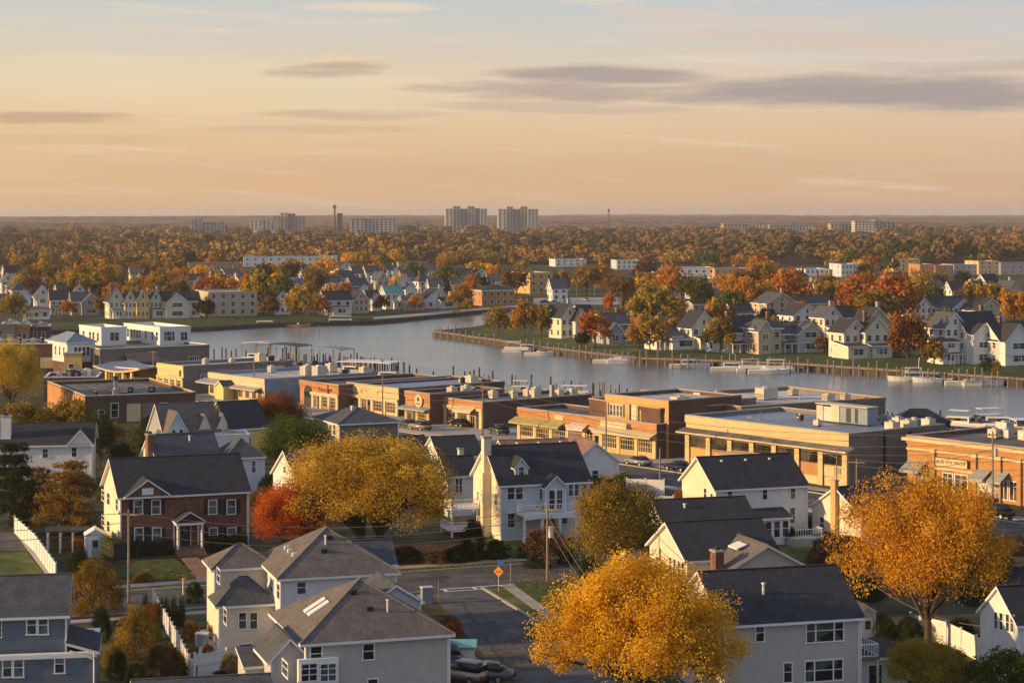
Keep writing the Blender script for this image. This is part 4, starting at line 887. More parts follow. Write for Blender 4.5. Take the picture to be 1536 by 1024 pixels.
h.vol(0, 0, h.w, 8.2, 0, 4.2, 'gx', 3.6, 'yellow', 'roof', over=.3); h.win('L', 4.1, 4.2, 1.6, 1.9, 'double'); h.win('F', 3, 1.5, 1, 1.3); h.win('F', 7, 1.5, 1, 1.3)
h = Bld('hip_roof_hall', (509, 636), 597, 4.6, 24, 'square hall with low blue grey hip roof, shaded brick front and beige side', 'hall')
h.vol(0, 0, h.w, 12, 0, 4.6, 'hip', 1.9, 'tan', 'roofm', over=.4, front='block')
for l in (494, 500): h.winpx('L', l, 637 - (505-l)*.1, l+3.5, 652, 'hung', wmin=.8)
h.vent(h.w*.4, 5, 6.2, .5, .2)
h = Bld('pale_gabled_house', (445, 716), 470, 5.0, 30, 'pale grey gabled house peeping out left of the great golden tree', 'house')
h.vol(0, 0, 9, 7.0, 0, 5, 'gx', 2.8, 'wsiding', 'roofm', over=.3); h.win('L', 3.5, 2.5, 1, 1.5); h.win('L', 3.5, 5.2, .7, .8)
h = Bld('white_house', (660, 684), 722, 4.2, 20, 'white house with twin black roofs left of the yellow lit chimney', 'house')
w_ = h.w; h.vol(0, 0, w_, 7.0, 0, 4.2, 'gx', 2.2, 'white', 'roof', over=.3); h.win('F', w_*.2, 2.2, .9, 1.5); h.win('F', w_*.55, 2.2, .9, 1.5); h.win('L', 2.2, 2.0, .9, 1.3)
h.vol(-7.5, 4.5, 7.4, 6, 0, 4.2, 'gx', 2.0, 'white', 'roof', over=.3, wname='left_wing_wall', rname='left_wing_roof'); h.win('L', 7.5, 3.6, .8, 1.0, off=-7.5)
h = Bld('small_porch_house', (672, 712), 716, 5.0, 20, 'small white house with black roof behind the two tier deck', 'house')
h.vol(0, 0, h.w, 5, 0, 5.0, 'gx', 1.9, 'white', 'roof', over=.3); h.winpx('F', 682, 716, 694, 738, 'double'); h.chimney(2.4, 3, .6, .6, 5.5, 7.6, 'stucco_sunlit')
h = Bld('red_roofed_house', (762, 688), 860, 3.8, 14, 'low house with faded red brown shingles and a white gable', 'house')
w_ = h.w; h.vol(0, 0, w_, 8.5, 0, 3.8, 'gx', 2.0, 'white', 'roofr', over=.3); h.vol(w_-1, -3.5, 6.2, 11, 0, 3.6, 'gy', 2.4, 'white', 'roofr', over=.3, wname='gable_wing_wall', rname='gable_wing_roof')
for xx in (2, 5, 8): h.vent(xx, 3, 4.8, .7, .15)
h.win('F', w_+2, 1.2, 1, 1.3, off=-3.5)
# ---------------------------------------------------------------- fences, sheds and garden things
def fence(pts, hgt, label, mt='white', step=2.2, pickets=True, name='white_fence', cat='fence'):
    pts = [Vector((p[0], p[1], 0)) for p in pts]; root = empty(name, pts[0], 0, label, cat)
    for a, b in zip(pts, pts[1:]):
        L_ = (b-a).length; n = max(1, int(L_/step)); d = (b-a)/n; ang = math.atan2(d.y, d.x); ln = d.length
        q = MB()
        k = max(3, int((ln-.16)/.16))
        for j in range(k):
            x = .1 + (ln-.2)*j/k; w2 = (ln-.2)/k*(.84 if pickets else .985); q.box(x, -.025, .08, x+w2, .025, hgt-.1 - (.04 if j % 2 and pickets else 0), mt)
        q.box(.09, -.05, hgt*.25, ln-.09, -.026, hgt*.25+.1, mt); q.box(.09, -.05, hgt*.8, ln-.09, -.026, hgt*.8+.1, mt)
        pm = q.mesh('panel'); pq = MB(); pq.box(-.07, -.07, 0, .07, .07, hgt, mt); pq.box(-.1, -.1, hgt, .1, .1, hgt+.06, mt); pom = pq.mesh('post')
        for i in range(n):
            p = a + d*i - pts[0]; mk('panel', pm, root, p, ang); mk('post', pom, root, p, ang)
    mk('post', pom, root, pts[-1]-pts[0], ang)
    return root
fence([at(84, 874), at(52, 828), at(22, 800)], 2.0, 'tall white fence running up beside the striped lawn', pickets=False)
fence([at(292, 1030), at(262, 970), at(230, 912)], 1.7, 'white picket fence slanting through the left garden hedge', step=1.8)
fence([at(292, 1000), at(340, 992)], 1.1, 'short white railing fence across the grey patio', step=1.6)
fence([at(940, 742), at(996, 744)], 2.2, 'white board fence beside the main road', pickets=False)
fence([at(1366, 955), at(1420, 968), at(1488, 1003)], 2.1, 'tall white fence behind the trunk of the large orange tree', pickets=False)
fence([at(1488, 1003), at(1560, 985)], 1.9, 'pale blue fence panels before the house on the right edge', 'paleblue', pickets=False)
fence([at(960, 760), at(1010, 762)], 1.6, 'low grey fence near the red shrub and white house', 'paleblue')
fence([at(378, 728), at(420, 736)], 2.0, 'weathered wooden fence between brick house and pale gabled house', 'wood', pickets=False, name='wooden_fence')
fence([at(90, 800), at(150, 796)], 1.5, 'dark wooden fence behind the white shed', 'wood', name='wooden_fence')
h = Bld('shed', (128, 803), 158, 2.3, 14, 'white garden shed left of the brick colonial house', 'shed'); h.vol(0, 0, h.w, 2.4, 0, 2.3, 'gy', .6, 'white', 'white', over=.1, t=.1); h.door(h.w*.5, 0, .8, 1.9, mt='metal')
h = Bld('pergola', (71, 796), 128, 2.4, 10, 'white framed garden pergola with dark roof beside the white shed', 'pergola')
q = MB()
for xx in (0, h.w*.33, h.w*.66, h.w):
    for yy in (0, 2.6): q.box(xx-.07, yy-.07, 0, xx+.07, yy+.07, 2.3, 'trim')
h.part(q, 'post'); q = MB(); q.box(-.3, -.3, 2.301, h.w+.3, 2.9, 2.42, 'roof'); h.part(q, 'roof')
# garden shrubs, left garden
for cx_, b_, t_, w_, c_, k_, lb in (
    (142, 922, 834, 104, 'olive', 'bush', 'tall golden green shrub left of the utility pole'),
    (152, 962, 906, 40, 'evergreen', 'bush', 'round dark evergreen shrub beside the slate blue house'),
    (205, 985, 905, 84, 'olive', 'bush', 'broad olive shrub in the middle of the left garden'),
    (246, 1022, 962, 74, 'brown', 'bush', 'brown green rounded shrub at the foot of the slanting picket fence'),
    (176, 1018, 972, 38, 'evergreen', 'bush', 'small dark shrub right of the blue house downpipe'),
    (118, 880, 818, 50, 'evergreen', 'bush', 'dark shrub below the white framed pergola'),
    (115, 822, 806, 34, 'orange', 'bush', 'low orange shrub in front of the pergola'),
    (190, 945, 925, 60, 'evergreen', 'bush', 'low spreading dark shrub among the left garden shrubs'),
    (232, 930, 902, 60, 'rust', 'bush', 'rusty topped shrub where the picket fence begins'),
    (292, 905, 870, 36, 'evergreen', 'bush', 'dark shrub at the kerb below the brick path'),
    (345, 1010, 978, 42, 'olive', 'bush', 'olive shrub in the corner of the grey patio'),
    (286, 960, 928, 34, 'brown', 'bush', 'brown shrub beside the wooden garden bench'),
    (675, 966, 920, 50, 'rust', 'bush', 'dark reddish shrub at the corner of the front hip house'),
    (598, 1030, 998, 50, 'rust', 'bush', 'bare reddish shrub under the front hip house wall'),
    (530, 1034, 1004, 60, 'olive', 'bush', 'golden olive shrub at the bottom edge below the bay window'),
    (735, 800, 762, 80, 'evergreen', 'bush', 'dark evergreen shrub against the pale blue house'),
    (710, 836, 776, 50, 'evergreen', 'bush', 'tall dark evergreen shrub left of the pale blue house'),
    (690, 842, 818, 70, 'evergreen', 'bush', 'low dark shrub by the small white lattice'),
    (808, 850, 826, 50, 'evergreen', 'bush', 'dark shrub at the base of the small brown tree'),
    (1020, 758, 732, 26, 'orange', 'bush', 'small orange shrub left of the white house'),
    (1112, 832, 790, 34, 'evergreen', 'bush', 'dark shrub beside the black roofed pair of houses'),
    (1218, 800, 772, 18, 'evergreen', 'cone', 'small clipped evergreen right of the white house'),
    (1238, 816, 796, 50, 'evergreen', 'bush', 'dark low shrub on the side lawn'),
    (1120, 1040, 1012, 60, 'evergreen', 'bush', 'dark shrub at the bottom edge before the grey house'),
    (205, 690, 640, 40, 'green', 'upright', 'small yellow green shrub before the brown brick workshop'),
    (1185, 815, 788, 34, 'evergreen', 'bush', 'dark shrub at the corner of the white house terrace'),
    (900, 745, 712, 90, 'evergreen', 'bush', 'dark green shrubbery behind the pale blue house'),
    (935, 738, 708, 60, 'green', 'bush', 'green shrub beside the white roadside fence'),
    (1365, 962, 920, 50, 'evergreen', 'bush', 'dark shrub left of the large orange tree trunk'),
    (1440, 962, 925, 60, 'evergreen', 'bush', 'dark shrub right of the large orange tree trunk'),
    (960, 812, 780, 40, 'evergreen', 'bush', 'dark shrub behind the dark gold tree')):
    tree(cx_, b_, t_, w_, c_, k_, 1 + len(TREES) % 2, lb, 'shrub')
for k, (cx_, w_) in enumerate(((218, 13), (241, 13), (250, 14), (261, 15), (273, 14))):
    tree(cx_, 938 - (10 if k == 0 else 0), 896 if k else 890, w_, 'evergreen', 'cone', 1, ['slim clipped evergreen standing apart at the head of the fence', 'leftmost of four clipped evergreen columns', 'second of four clipped evergreen columns from the left', 'third and widest of four clipped evergreen columns', 'rightmost of four clipped evergreen columns'][k], 'shrub')
hedge([at(184, 836), at(258, 830)], 1.3, 1.5, 'evergreen', 'dark clipped hedge left of the white portico')
hedge([at(303, 828), at(368, 822)], 1.3, 1.5, 'evergreen', 'dark clipped hedge right of the white portico')
hedge([at(140, 826), at(180, 840)], 2.0, 2.1, 'green', 'taller green hedge at the left corner of the brick house', 4000)
hedge([at(1225, 835), at(1290, 826)], 1.5, 1.6, 'evergreen', 'green hedge between side lawn and large orange tree')
# hero trees
HT = [(960, 1085, 838, 322, 'golden', 'hero', 11, 'large golden yellow tree filling the bottom centre right'),
 (558, 838, 650, 322, 'amber', 'vase', 12, 'great wide golden tree spreading above the hip roofed houses'),
 (1392, 972, 712, 284, 'copper', 'hero', 13, 'large orange tree at right in front of the brick shop'),
 (432, 846, 728, 128, 'red', 'heavy', 4, 'fiery red orange tree beside the brick colonial house'),
 (922, 884, 718, 166, 'olive', 'heavy', 5, 'dark gold tree right of the utility pole in the corner lawn'),
 (822, 858, 786, 74, 'brown', 'mid', 2, 'small brown tree at the street corner'),
 (441, 722, 624, 124, 'green', 'heavy', 6, 'dense green tree behind the brick colonial house'),
 (416, 672, 590, 96, 'rust', 'heavy', 4, 'rust red tree behind the dense green tree'),
 (14, 626, 510, 104, 'amber', 'heavy', 5, 'amber tree at the left edge below the old brick shops'),
 (20, 792, 664, 110, 'evergreen', 'pine', 1, 'dark layered pine at the left edge'),
 (104, 800, 692, 130, 'olive', 'pine', 2, 'spreading olive pine left of the brick colonial house'),
 (60, 772, 700, 80, 'brown', 'pine', 3, 'brownish pine between the layered pine and the spreading one'),
 (1243, 898, 812, 84, 'brown', 'mid', 1, 'brown green tree between cream gabled house and large orange tree'),
 (1385, 1052, 958, 140, 'olive', 'heavy', 6, 'olive and orange leafed small tree at the bottom right'),
 (1505, 1060, 975, 120, 'green', 'mid', 3, 'loose green tree in the bottom right corner'),
 (150, 702, 618, 60, 'evergreen', 'mid', 2, 'dark tree between the white house and brown workshop'),
 (100, 664, 598, 90, 'olive', 'mid', 3, 'olive gold tree behind the plain white house'),
 (30, 664, 602, 90, 'olive', 'mid', 1, 'olive tree behind the white chimney at the left edge'),
 (182, 720, 662, 50, 'evergreen', 'mid', 1, 'dark green tree left of the orange lit gable')]
for a in HT: tree(a[0], a[1], a[2], a[3], a[4], a[5], a[6], a[7], rz=a[6]*1.3)
# smaller garden trees and shrubs that fill the yards; labelled from the nearest landmark
NEAR0 = len(TREES)
for cx_, b_, t_, w_, c_, k_ in (
    (60, 720, 690, 70, 'evergreen', 'bush'), (120, 735, 708, 60, 'brown', 'bush'), (20, 745, 712, 60, 'evergreen', 'bush'), (158, 752, 725, 34, 'green', 'bush'), (190, 716, 690, 30, 'olive', 'bush'),
    (165, 832, 806, 40, 'evergreen', 'bush'), (95, 895, 868, 40, 'evergreen', 'bush'), (215, 872, 858, 40, 'olive', 'bush'), (170, 1000, 965, 46, 'olive', 'bush'), (205, 1030, 992, 44, 'green', 'bush'), (225, 960, 930, 44, 'green', 'bush'),
    (268, 1012, 975, 36, 'brown', 'bush'), (262, 935, 916, 30, 'olive', 'bush'), (330, 1030, 1004, 46, 'evergreen', 'bush'), (312, 990, 965, 28, 'rust', 'bush'), (400, 742, 712, 36, 'evergreen', 'bush'), (385, 765, 735, 34, 'brown', 'bush'),
    (500, 850, 826, 60, 'evergreen', 'bush'), (548, 846, 826, 50, 'rust', 'bush'), (610, 842, 818, 60, 'evergreen', 'bush'), (655, 846, 826, 44, 'brown', 'bush'), (650, 770, 740, 40, 'green', 'bush'), (630, 716, 690, 34, 'olive', 'bush'), (745, 838, 808, 54, 'evergreen', 'bush'),
    (770, 800, 774, 40, 'green', 'bush'), (790, 838, 812, 36, 'evergreen', 'bush'), (850, 846, 820, 40, 'evergreen', 'bush'), (885, 866, 836, 60, 'evergreen', 'bush'), (935, 872, 840, 60, 'brown', 'bush'), (975, 850, 820, 40, 'evergreen', 'bush'), (990, 772, 750, 28, 'rust', 'bush'),
    (860, 728, 700, 50, 'evergreen', 'bush'), (965, 735, 716, 34, 'olive', 'bush'), (1165, 858, 826, 40, 'evergreen', 'bush'), (1200, 878, 845, 50, 'evergreen', 'bush'), (1230, 850, 818, 44, 'green', 'bush'), (1205, 812, 792, 34, 'evergreen', 'bush'), (1270, 850, 822, 50, 'evergreen', 'bush'),
    (1300, 900, 862, 60, 'evergreen', 'bush'), (1325, 960, 920, 50, 'evergreen', 'bush'), (1345, 1000, 962, 50, 'olive', 'bush'), (1430, 1010, 972, 60, 'evergreen', 'bush'), (1465, 1030, 990, 50, 'brown', 'bush'), (1530, 1040, 990, 60, 'olive', 'bush'), (1500, 870, 830, 70, 'evergreen', 'bush'), (1520, 830, 800, 60, 'brown', 'bush'),
    (1460, 905, 870, 60, 'evergreen', 'bush'), (1345, 800, 776, 40, 'brown', 'bush'), (225, 645, 622, 36, 'evergreen', 'bush'), (265, 648, 632, 30, 'brown', 'bush'), (230, 700, 672, 34, 'green', 'bush'), (420, 690, 660, 40, 'brown', 'bush'), (610, 672, 654, 30, 'evergreen', 'bush'), (735, 690, 668, 36, 'green', 'bush'),
    (40, 640, 606, 60, 'olive', 'mid'), (70, 650, 612, 56, 'brown', 'mid'), (140, 672, 630, 60, 'brown', 'mid'), (170, 668, 634, 44, 'olive', 'mid'), (60, 690, 655, 60, 'green', 'mid')):
    sh = k_ == 'bush'
    t_ = tree(cx_, b_, t_, w_, c_, k_, None, None, 'shrub' if sh else 'tree')
NEAR1 = len(TREES)
# fallen leaves and road patches
def litter(spots, n, name, label, leaf):
    g = np.random.default_rng(21); C_, N_ = [], []
    for (px, py, r) in spots:
        p = at(px, py); k = n // len(spots); th = g.uniform(0, 6.28, k); rr = r * np.sqrt(g.uniform(0, 1, k)) * g.uniform(.6, 1.4, k)
        C_.append(np.stack([p.x + rr*np.cos(th), p.y + rr*np.sin(th), np.full(k, .19)], 1)); N_.append(np.tile([0, 0, 1.0], (k, 1)) + g.normal(size=(k, 3))*.12)
    C_ = np.concatenate(C_); me = quads_mesh(name, C_, np.concatenate(N_), .16, g.uniform(size=len(C_)), seed=4); me.materials.append(LEAF[leaf]); tag(mk(name, me), label, 'fallen leaves', kind='stuff')
litter([(558, 838, 10), (432, 848, 6), (700, 845, 5), (300, 862, 7), (922, 884, 6), (822, 870, 5)], 4200, 'fallen_leaves', 'scattered golden leaves lying under the great tree and along the cross street', 'amber')
litter([(1392, 972, 9), (960, 1060, 9), (840, 960, 4), (760, 990, 4), (1250, 860, 8)], 3200, 'fallen_leaves', 'orange leaves lying on the lawns and kerb at the lower right', 'copper')
M['patch'] = mat('asphalt_patch', (0.040, 0.040, 0.044), .9, .3, 1.5)
M['patchl'] = mat('worn_asphalt', (0.075, 0.073, 0.07), .9, .35, 1.2)
PZ = [.028]
def patch(pts, mt, label):
    PZ[0] += .0015; b = MB(); o = pts[0]; b.face([(p.x-o.x, p.y-o.y, .0) for p in pts], mt); tag(b.build('road_patch', None, (o.x, o.y, PZ[0])), label, 'road patch', kind='structure')
patch([at(700, 936), at(742, 930), at(756, 948), at(712, 956)], 'patch', 'dark repair patch in the side street')
patch([at(762, 968), at(782, 964), at(806, 1000), at(786, 1004)], 'patchl', 'pale worn strip along the side street')
patch([at(690, 905), at(696, 904.5), at(770, 1010), at(762, 1011)], 'patch', 'long dark tar seam down the side street')
patch([at(610, 868), at(672, 863), at(676, 869), at(612, 874)], 'patch', 'dark patch in the cross street by the lawn')
patch([at(225, 893), at(262, 890), at(266, 897), at(228, 900)], 'patchl', 'pale worn patch in the cross street before the brick house')
for k, (x, y) in enumerate(((742, 975), (706, 898), (660, 872))):
    q = MB(); q.tube([(0, 0, 0), (0, 0, .012)], .38, 'dark', 14); p = at(x, y); tag(q.build('manhole_cover', None, (p.x, p.y, .03)), ['round manhole cover low in the side street', 'round manhole cover at the side street mouth', 'round manhole cover in the cross street'][k], 'manhole cover')
# ================================================================ shops and workshops between the houses and the river
WA = -51.7
def shop(name, p1, px2, z, depth, label, wall, side='block', rm='flatroof', edge='concrete', deg=WA, cat='shop', width=None):
    h = Bld(name, p1, px2, z, deg, label, cat, width=width); h.d = depth
    h.vol(0, 0, h.w, depth, 0, z, 'flat', 0, side, rm, edge=edge, front=wall)
    q = MB(); q.box(-.12, -.14, z-.85, h.w+.12, -.061, z+.05, wall); h.part(q, 'parapet')
    return h
# long brick parade with awnings
h = shop('brick_parade', (777, 612), 985, 5.0, 9.6, 'long low brick parade with olive and cream awnings above its shop windows', 'brick_o', 'brick_d', 'flatdark')
w_ = h.w; h.shopfront(8, .8, 3.0, pm='brick_y', style='grid', frame='awnw', base='brick_t', door_at=(4,))
h.band(3.15, 3.5, 'brick_y', .2); h.awning(-.6, w_*.36, 3.7, 1.5, .7, 'awng'); h.awning(w_*.41, w_*.53, 3.9, 1.3, .8, 'awnp'); h.awning(w_*.60, w_*1.0, 3.75, 1.4, .55, 'awnw')
h.band(4.0, 4.75, 'boarded', .2, w_*.285, w_*.35, name='sign'); h.band(3.8, 4.7, 'boarded', .2, w_*.62, w_*.80, name='sign'); h.band(3.9, 4.7, 'dark', .2, w_*.805, w_*.83, name='sign')
for xx, yy in ((w_*.42, 6), (w_*.5, 7), (w_*.56, 7)): h.hvac(xx, yy, 4.55, 1.4, 1.2, 1.1)
PAR = h
# upper brick building behind
h = shop('upper_brick_building', (909, 592), 1003, 8.4, 15, 'two storey golden brick building with dark window groups behind the parade', 'brick_t', 'brick_d', 'flatwhite')
w_ = h.w
for f0, f1 in ((.06, .28), (.62, .86)):
    for k in range(4): x = w_*(f0 + (f1-f0)*(k+.5)/4); h.win('F', x, 5.4, w_*(f1-f0)/4-.12, 1.7, 'hung', 'shopglass', frame='trim')
    h.band(5.35, 7.2, 'black', .03, w_*f0-.35, w_*f0-.08, name='shutter'); h.band(5.35, 7.2, 'black', .03, w_*f1+.08, w_*f1+.35, name='shutter')
h.band(5.0, 7.4, 'boarded', .06, w_*.42, w_*.50, name='door_panel'); h.win('F', w_*.46, 5.4, .9, 1.4, 'grid')
h.band(5.0, 7.4, 'black', .05, w_*.385, w_*.41, name='shutter'); h.band(5.0, 7.4, 'black', .05, w_*.52, w_*.545, name='shutter'); h.band(7.75, 7.9, 'brick_y', .12)
# link block and the big flat roofed market
h = shop('brick_link_block', (1016, 601), 1049, 7.6, 12, 'narrow orange brick block with a round emblem, joined to the long grey wall', 'brick_o', 'block', 'flatwhite')
q = MB(); q.tube([(h.w*.3, -.25, 5.2), (h.w*.3, -.16, 5.2)], .9, 'red', 20); q.tube([(h.w*.3, -.3, 5.2), (h.w*.3, -.251, 5.2)], .65, 'brick_d', 20); q.box(h.w*.3-.5, -.26, 2.6, h.w*.3+.5, -.161, 4.2, 'dark'); h.part(q, 'round_emblem')
q = MB(); q.tube([(.1, -.4, 0), (.1, -.4, 7.8)], .12, 'brick_t', 8); h.part(q, 'downpipe')
h = Bld('market_hall', (1112, 611), 1328, 7.2, 31.3, 'huge low market hall with pale flat roof and long grey wall by the river', 'hall')
h.vol(0, 0, h.w, 24, 0, 7.2, 'flat', 0, 'block', 'flatwhite', edge='brick_t')
for xx, yy, a in ((2, 13, 2.2), (13, 11, 2.8), (20, 4, 1.6), (24, 4.5, 1.3), (8, 17, 1.5), (22, 15, 1.4)): h.hvac(xx, yy, 6.75, a, a*.8, a*.62)
for xx in (7, 17): q = MB(); q.tube([(xx, 7, 6.7), (xx, 7, 7.6)], .12, 'metal', 7); h.part(q, 'roof_vent')
h.vol(-12, 4, 11.9, 19, 0, 7.2, 'flat', 0, 'brick_d', 'flatwhite', edge='brick_t', wname='wing_wall', rname='wing_roof'); h.hvac(-6, 8, 6.75, 2.4, 1.8, 1.5)
# long yellow brick store with canopy
h = shop('yellow_brick_store', (1029, 623.5), 1273, 7.1, 19.4, 'long yellow brick store with a canopy strip, high windows and rooftop machinery', 'brick_y', 'block', 'flatblue')
w_ = h.w; n = 7
q = MB(); q.slab([(-.5, -1.6, 5.0), (w_+.9, -1.6, 5.0), (w_+.9, -.01, 5.45), (-.5, -.01, 5.45)], .22, 'flatdark', 'awnw'); h.part(q, 'canopy')
for k in range(n + 1):
    x = .5 + (w_-1.0)*k/n; q = MB(); q.box(x-.42, -.3, 0, x+.42, -.003, 4.8, 'brick_y'); h.part(q, 'pier')
for k in range(n):
    x = .5 + (w_-1.0)*(k+.5)/n; a, b_ = x - (w_-1)/n/2 + .43, x + (w_-1)/n/2 - .43
    h.win('F', x, 2.9, b_-a-.15, 1.45, 'shop', 'shopglass', frame='dark')
    q = MB(); q.box(a, -.06, 0, b_, -.004, 1.1, 'boarded'); q.box(a, -.045, 1.101, b_, -.004, 2.8, 'brick_o' if k in (1, 5) else 'brick_t'); h.part(q, 'wall_panel')
    if k: q = MB(); q.box(a-.08, -.12, 0.01, a+.1, -.061, 4.7, 'dark'); h.part(q, 'downpipe')
q = MB(); a, b_ = w_*.33, w_*.62; q.slab([(a, -4.2, 2.9), (b_, -4.2, 2.9), (b_, -.31, 3.2), (a, -.31, 3.2)], .35, 'boarded', 'awnw')
for x in (a+.2, (a+b_)/2, b_-.2): q.box(x-.18, -4.1, 0, x+.18, -3.75, 2.54, 'boarded')
h.part(q, 'entrance_porch'); h.door(w_*.42, 0, 1.4, 2.3); h.door(w_*.52, 0, 1.4, 2.3)
h.band(1.8, 2.5, 'flatblue', .14, w_*.93, w_*.955, name='sign'); h.band(1.3, 2.6, 'awnw', .1, w_*.84, w_*.92, name='sign')
q = MB(); x0, y0 = w_*.45, 12.2                                  # big rooftop plant
q.box(x0, y0, 6.9, x0+1.2, y0+1.6, 9.0, 'hvac'); q.box(x0+1.25, y0+.1, 6.9, x0+2.8, y0+1.8, 8.9, 'metal'); q.box(x0+2.85, y0-.1, 6.9, x0+4.4, y0+2, 9.2, 'hvac'); q.box(x0+4.45, y0, 6.9, x0+9.5, y0+2.2, 9.1, 'flatblue')
q.box(x0-.1, y0-.2, 9.21, x0+9.6, y0+2.3, 9.35, 'hvac'); q.box(x0+5.6, y0-.02, 7.0, x0+6.5, y0-.001, 9.0, 'dark'); q.box(x0+7.2, y0-.02, 7.0, x0+7.8, y0-.001, 9.0, 'dark'); h.part(q, 'rooftop_plant')
for xx, yy, a, mm in ((w_*.93, 9.5, 1.5, 'hvac'), (w_*.8, 15.5, 1.4, 'metal'), (w_*.88, 16, 1.4, 'metal'), (w_*.95, 17.2, 1.5, 'hvac'), (w_*.58, 7.2, .9, 'hvac'), (w_*.36, 11, .8, 'dark'), (w_*.7, 17.4, 1.3, 'metal'), (w_*.985, 12.5, 1.6, 'hvac')): h.hvac(min(xx, w_-2), yy, 6.66, a, a*.9, a*.8, mm)
for x in (.35, .62): q = MB(); q.box(w_+.001, h.d*x, 0, w_+.25, h.d*x+.25, 6.9, 'dark'); h.part(q, 'side_downpipe')
STORE = h
# right hand orange brick shop with the sign
h = shop('orange_brick_shop', (1361, 654), 1536, 7.0, 20, 'orange brick shop with grey metal awnings and a cream lettered sign', 'brick_o', 'brick_d', 'flatdark', width=30)
h.band(6.5, 6.9, 'boarded', .5, -.6); h.band(5.35, 5.6, 'boarded', .22); w_ = h.w; s_ = h.hx(1536)
for px in (1401, 1463, 1500, 1530): x = h.hx(px); q = MB(); q.box(x-.3, -.3, 0, x+.3, -.003, 5.3, 'brick_o'); q.box(x-.4, -.42, 5.3, x+.4, -.003, 5.75, 'boarded'); h.part(q, 'pier')
a, b_ = h.hx(1406), h.hx(1453); z0, z1 = h.hz(688, (a+b_)/2, 0), h.hz(679, (a+b_)/2, 0); z0, z1 = 3.75, 4.75
q = MB(); q.box(a, -.36, z0, b_, -.231, z1, 'boarded'); q.box(a-.08, -.38, z1+.001, b_+.08, -.231, z1+.1, 'dark'); q.box(b_+.001, -.36, z0, b_+.12, -.231, z1, 'dark'); h.part(q, 'sign')
h.text('BLUE  ITTE  MACHP', (a+b_)/2, (z0+z1)/2, (b_-a)/9.3, -.365)
h.band(3.2, 3.5, 'boarded', .25, a-.3, b_+1.2)
for l, r_ in ((1362, 1390), (1466, 1487), (1493, 1514)): h.awning(h.hx(l), h.hx(r_), 3.9, 1.8, 1.1, 'awnb')
for l, r_ in ((1374, 1383), (1384, 1391), (1414, 1430), (1432, 1452), (1467, 1474), (1478, 1487), (1500, 1512), (1514, 1528)):
    h.win('F', (h.hx(l)+h.hx(r_))/2, .5, h.hx(r_)-h.hx(l), 2.4, 'shop', 'shopglass', frame='trim')
h.band(.5, 2.9, 'boarded', .05, h.hx(1392), h.hx(1396), name='door_panel')
for xx, yy, a, mm in ((2.5, 15, 1.8, 'metal'), (5.5, 9.5, 1.4, 'hvac'), (6.8, 10.5, 1.3, 'metal'), (10, 10, 1.6, 'hvac'), (12.2, 10.5, 1.7, 'dark'), (14.5, 11, 1.7, 'dark'), (17, 11.5, 1.7, 'hvac'), (20, 12, 1.7, 'dark')): h.hvac(xx, yy, 6.56, a, a*.9, a*.8, mm)
h.vol(0.5, 20.4, 26, 14, 0, 6.6, 'flat', 0, 'block', 'flatroof', wname='rear_wall', rname='rear_roof')
# older row going up-left
h = shop('cream_awning_shop', (666, 597), 724, 4.4, 24, 'orange and cream brick shop with a cream awning left of the parade', 'brick_o', 'brick_d', 'flatroof')
w_ = h.w; h.band(2.9, 3.4, 'awnw', .3); h.awning(w_*.38, w_*.85, 3.6, 1.4, .8, 'awnw'); h.shopfront(3, .6, 2.75, pm='boarded', glass='shopglass', style='grid', frame='awnw', door_at=(2,))
for xx, yy, a, mm in ((2, 8, 1.3, 'hvac'), (4, 11, 1.2, 'hvac'), (6, 14, 1.4, 'hvac'), (8, 18, 1.3, 'hvac'), (9.5, 20, 1.4, 'hvac'), (3, 15, 1.3, 'metal'), (1.5, 18, 1.3, 'dark')): h.hvac(min(xx, w_-2), yy, 3.96, a, a, a)
q = MB(); q.box(w_-.6, 15, 4.4, w_, 15.7, 6.6, 'concrete'); h.part(q, 'chimney')
h = shop('round_sign_shop', (608, 587), 645, 5.2, 16, 'tall orange brick shop front with a round pale sign', 'brick_o', 'brick_d', 'flatdark')
w_ = h.w; q = MB(); q.tube([(w_*.58, -.3, 3.9), (w_*.58, -.2, 3.9)], 1.15, 'boarded', 24); q.tube([(w_*.58, -.33, 4.2), (w_*.58, -.301, 4.2)], .35, 'brick_d', 12); q.box(w_*.58-.7, -.32, 3.3, w_*.58+.7, -.301, 3.5, 'brick_d'); h.part(q, 'round_sign')
h.band(2.7, 5.0, 'dark', .03, w_*.58-1.5, w_*.58-1.2, name='shutter'); h.awning(-.6, w_+.5, 2.9, 1.6, .35, 'awnb'); h.shopfront(2, .4, 2.3, pm='brick_t', style='grid', frame='awnw', door_at=(0,)); h.hvac(w_-2, 5, 4.76, 1.5, 1.3, 1.2); h.hvac(w_-2, 8, 4.76, 1.7, 1.5, 1.3, 'metal')
h = shop('yellow_brick_shop', (521, 574), 598, 4.9, 24, 'yellow brick shop with two cream panels and a wide blue grey roof', 'brick_y', 'brick_d', 'flatblue')
w_ = h.w
for f in (.2, .52): h.band(3.5, 4.4, 'boarded', .16, w_*f-1.4, w_*f+1.4, name='wall_panel')
h.band(2.5, 2.95, 'awnw', .4); h.shopfront(4, .5, 2.35, pm='awnw', style='grid', frame='awnw', door_at=(1,)); h.hvac(w_*.55, 20, 4.46, 2.4, 1.8, 1.2); h.hvac(w_*.7, 17, 4.46, .9, .9, 1.2, 'dark')
h = shop('small_brick_shop', (450, 571), 508, 4.7, 26, 'orange brick shop with red lettering and a dark arch left of the yellow brick shop', 'brick_o', 'brick_d', 'flatdark')
w_ = h.w; h.band(2.5, 3.0, 'awnw', .35, w_*.3); h.shopfront(3, .5, 2.35, pm='awnw', style='grid', frame='awnw', x0=w_*.35, door_at=(0,))
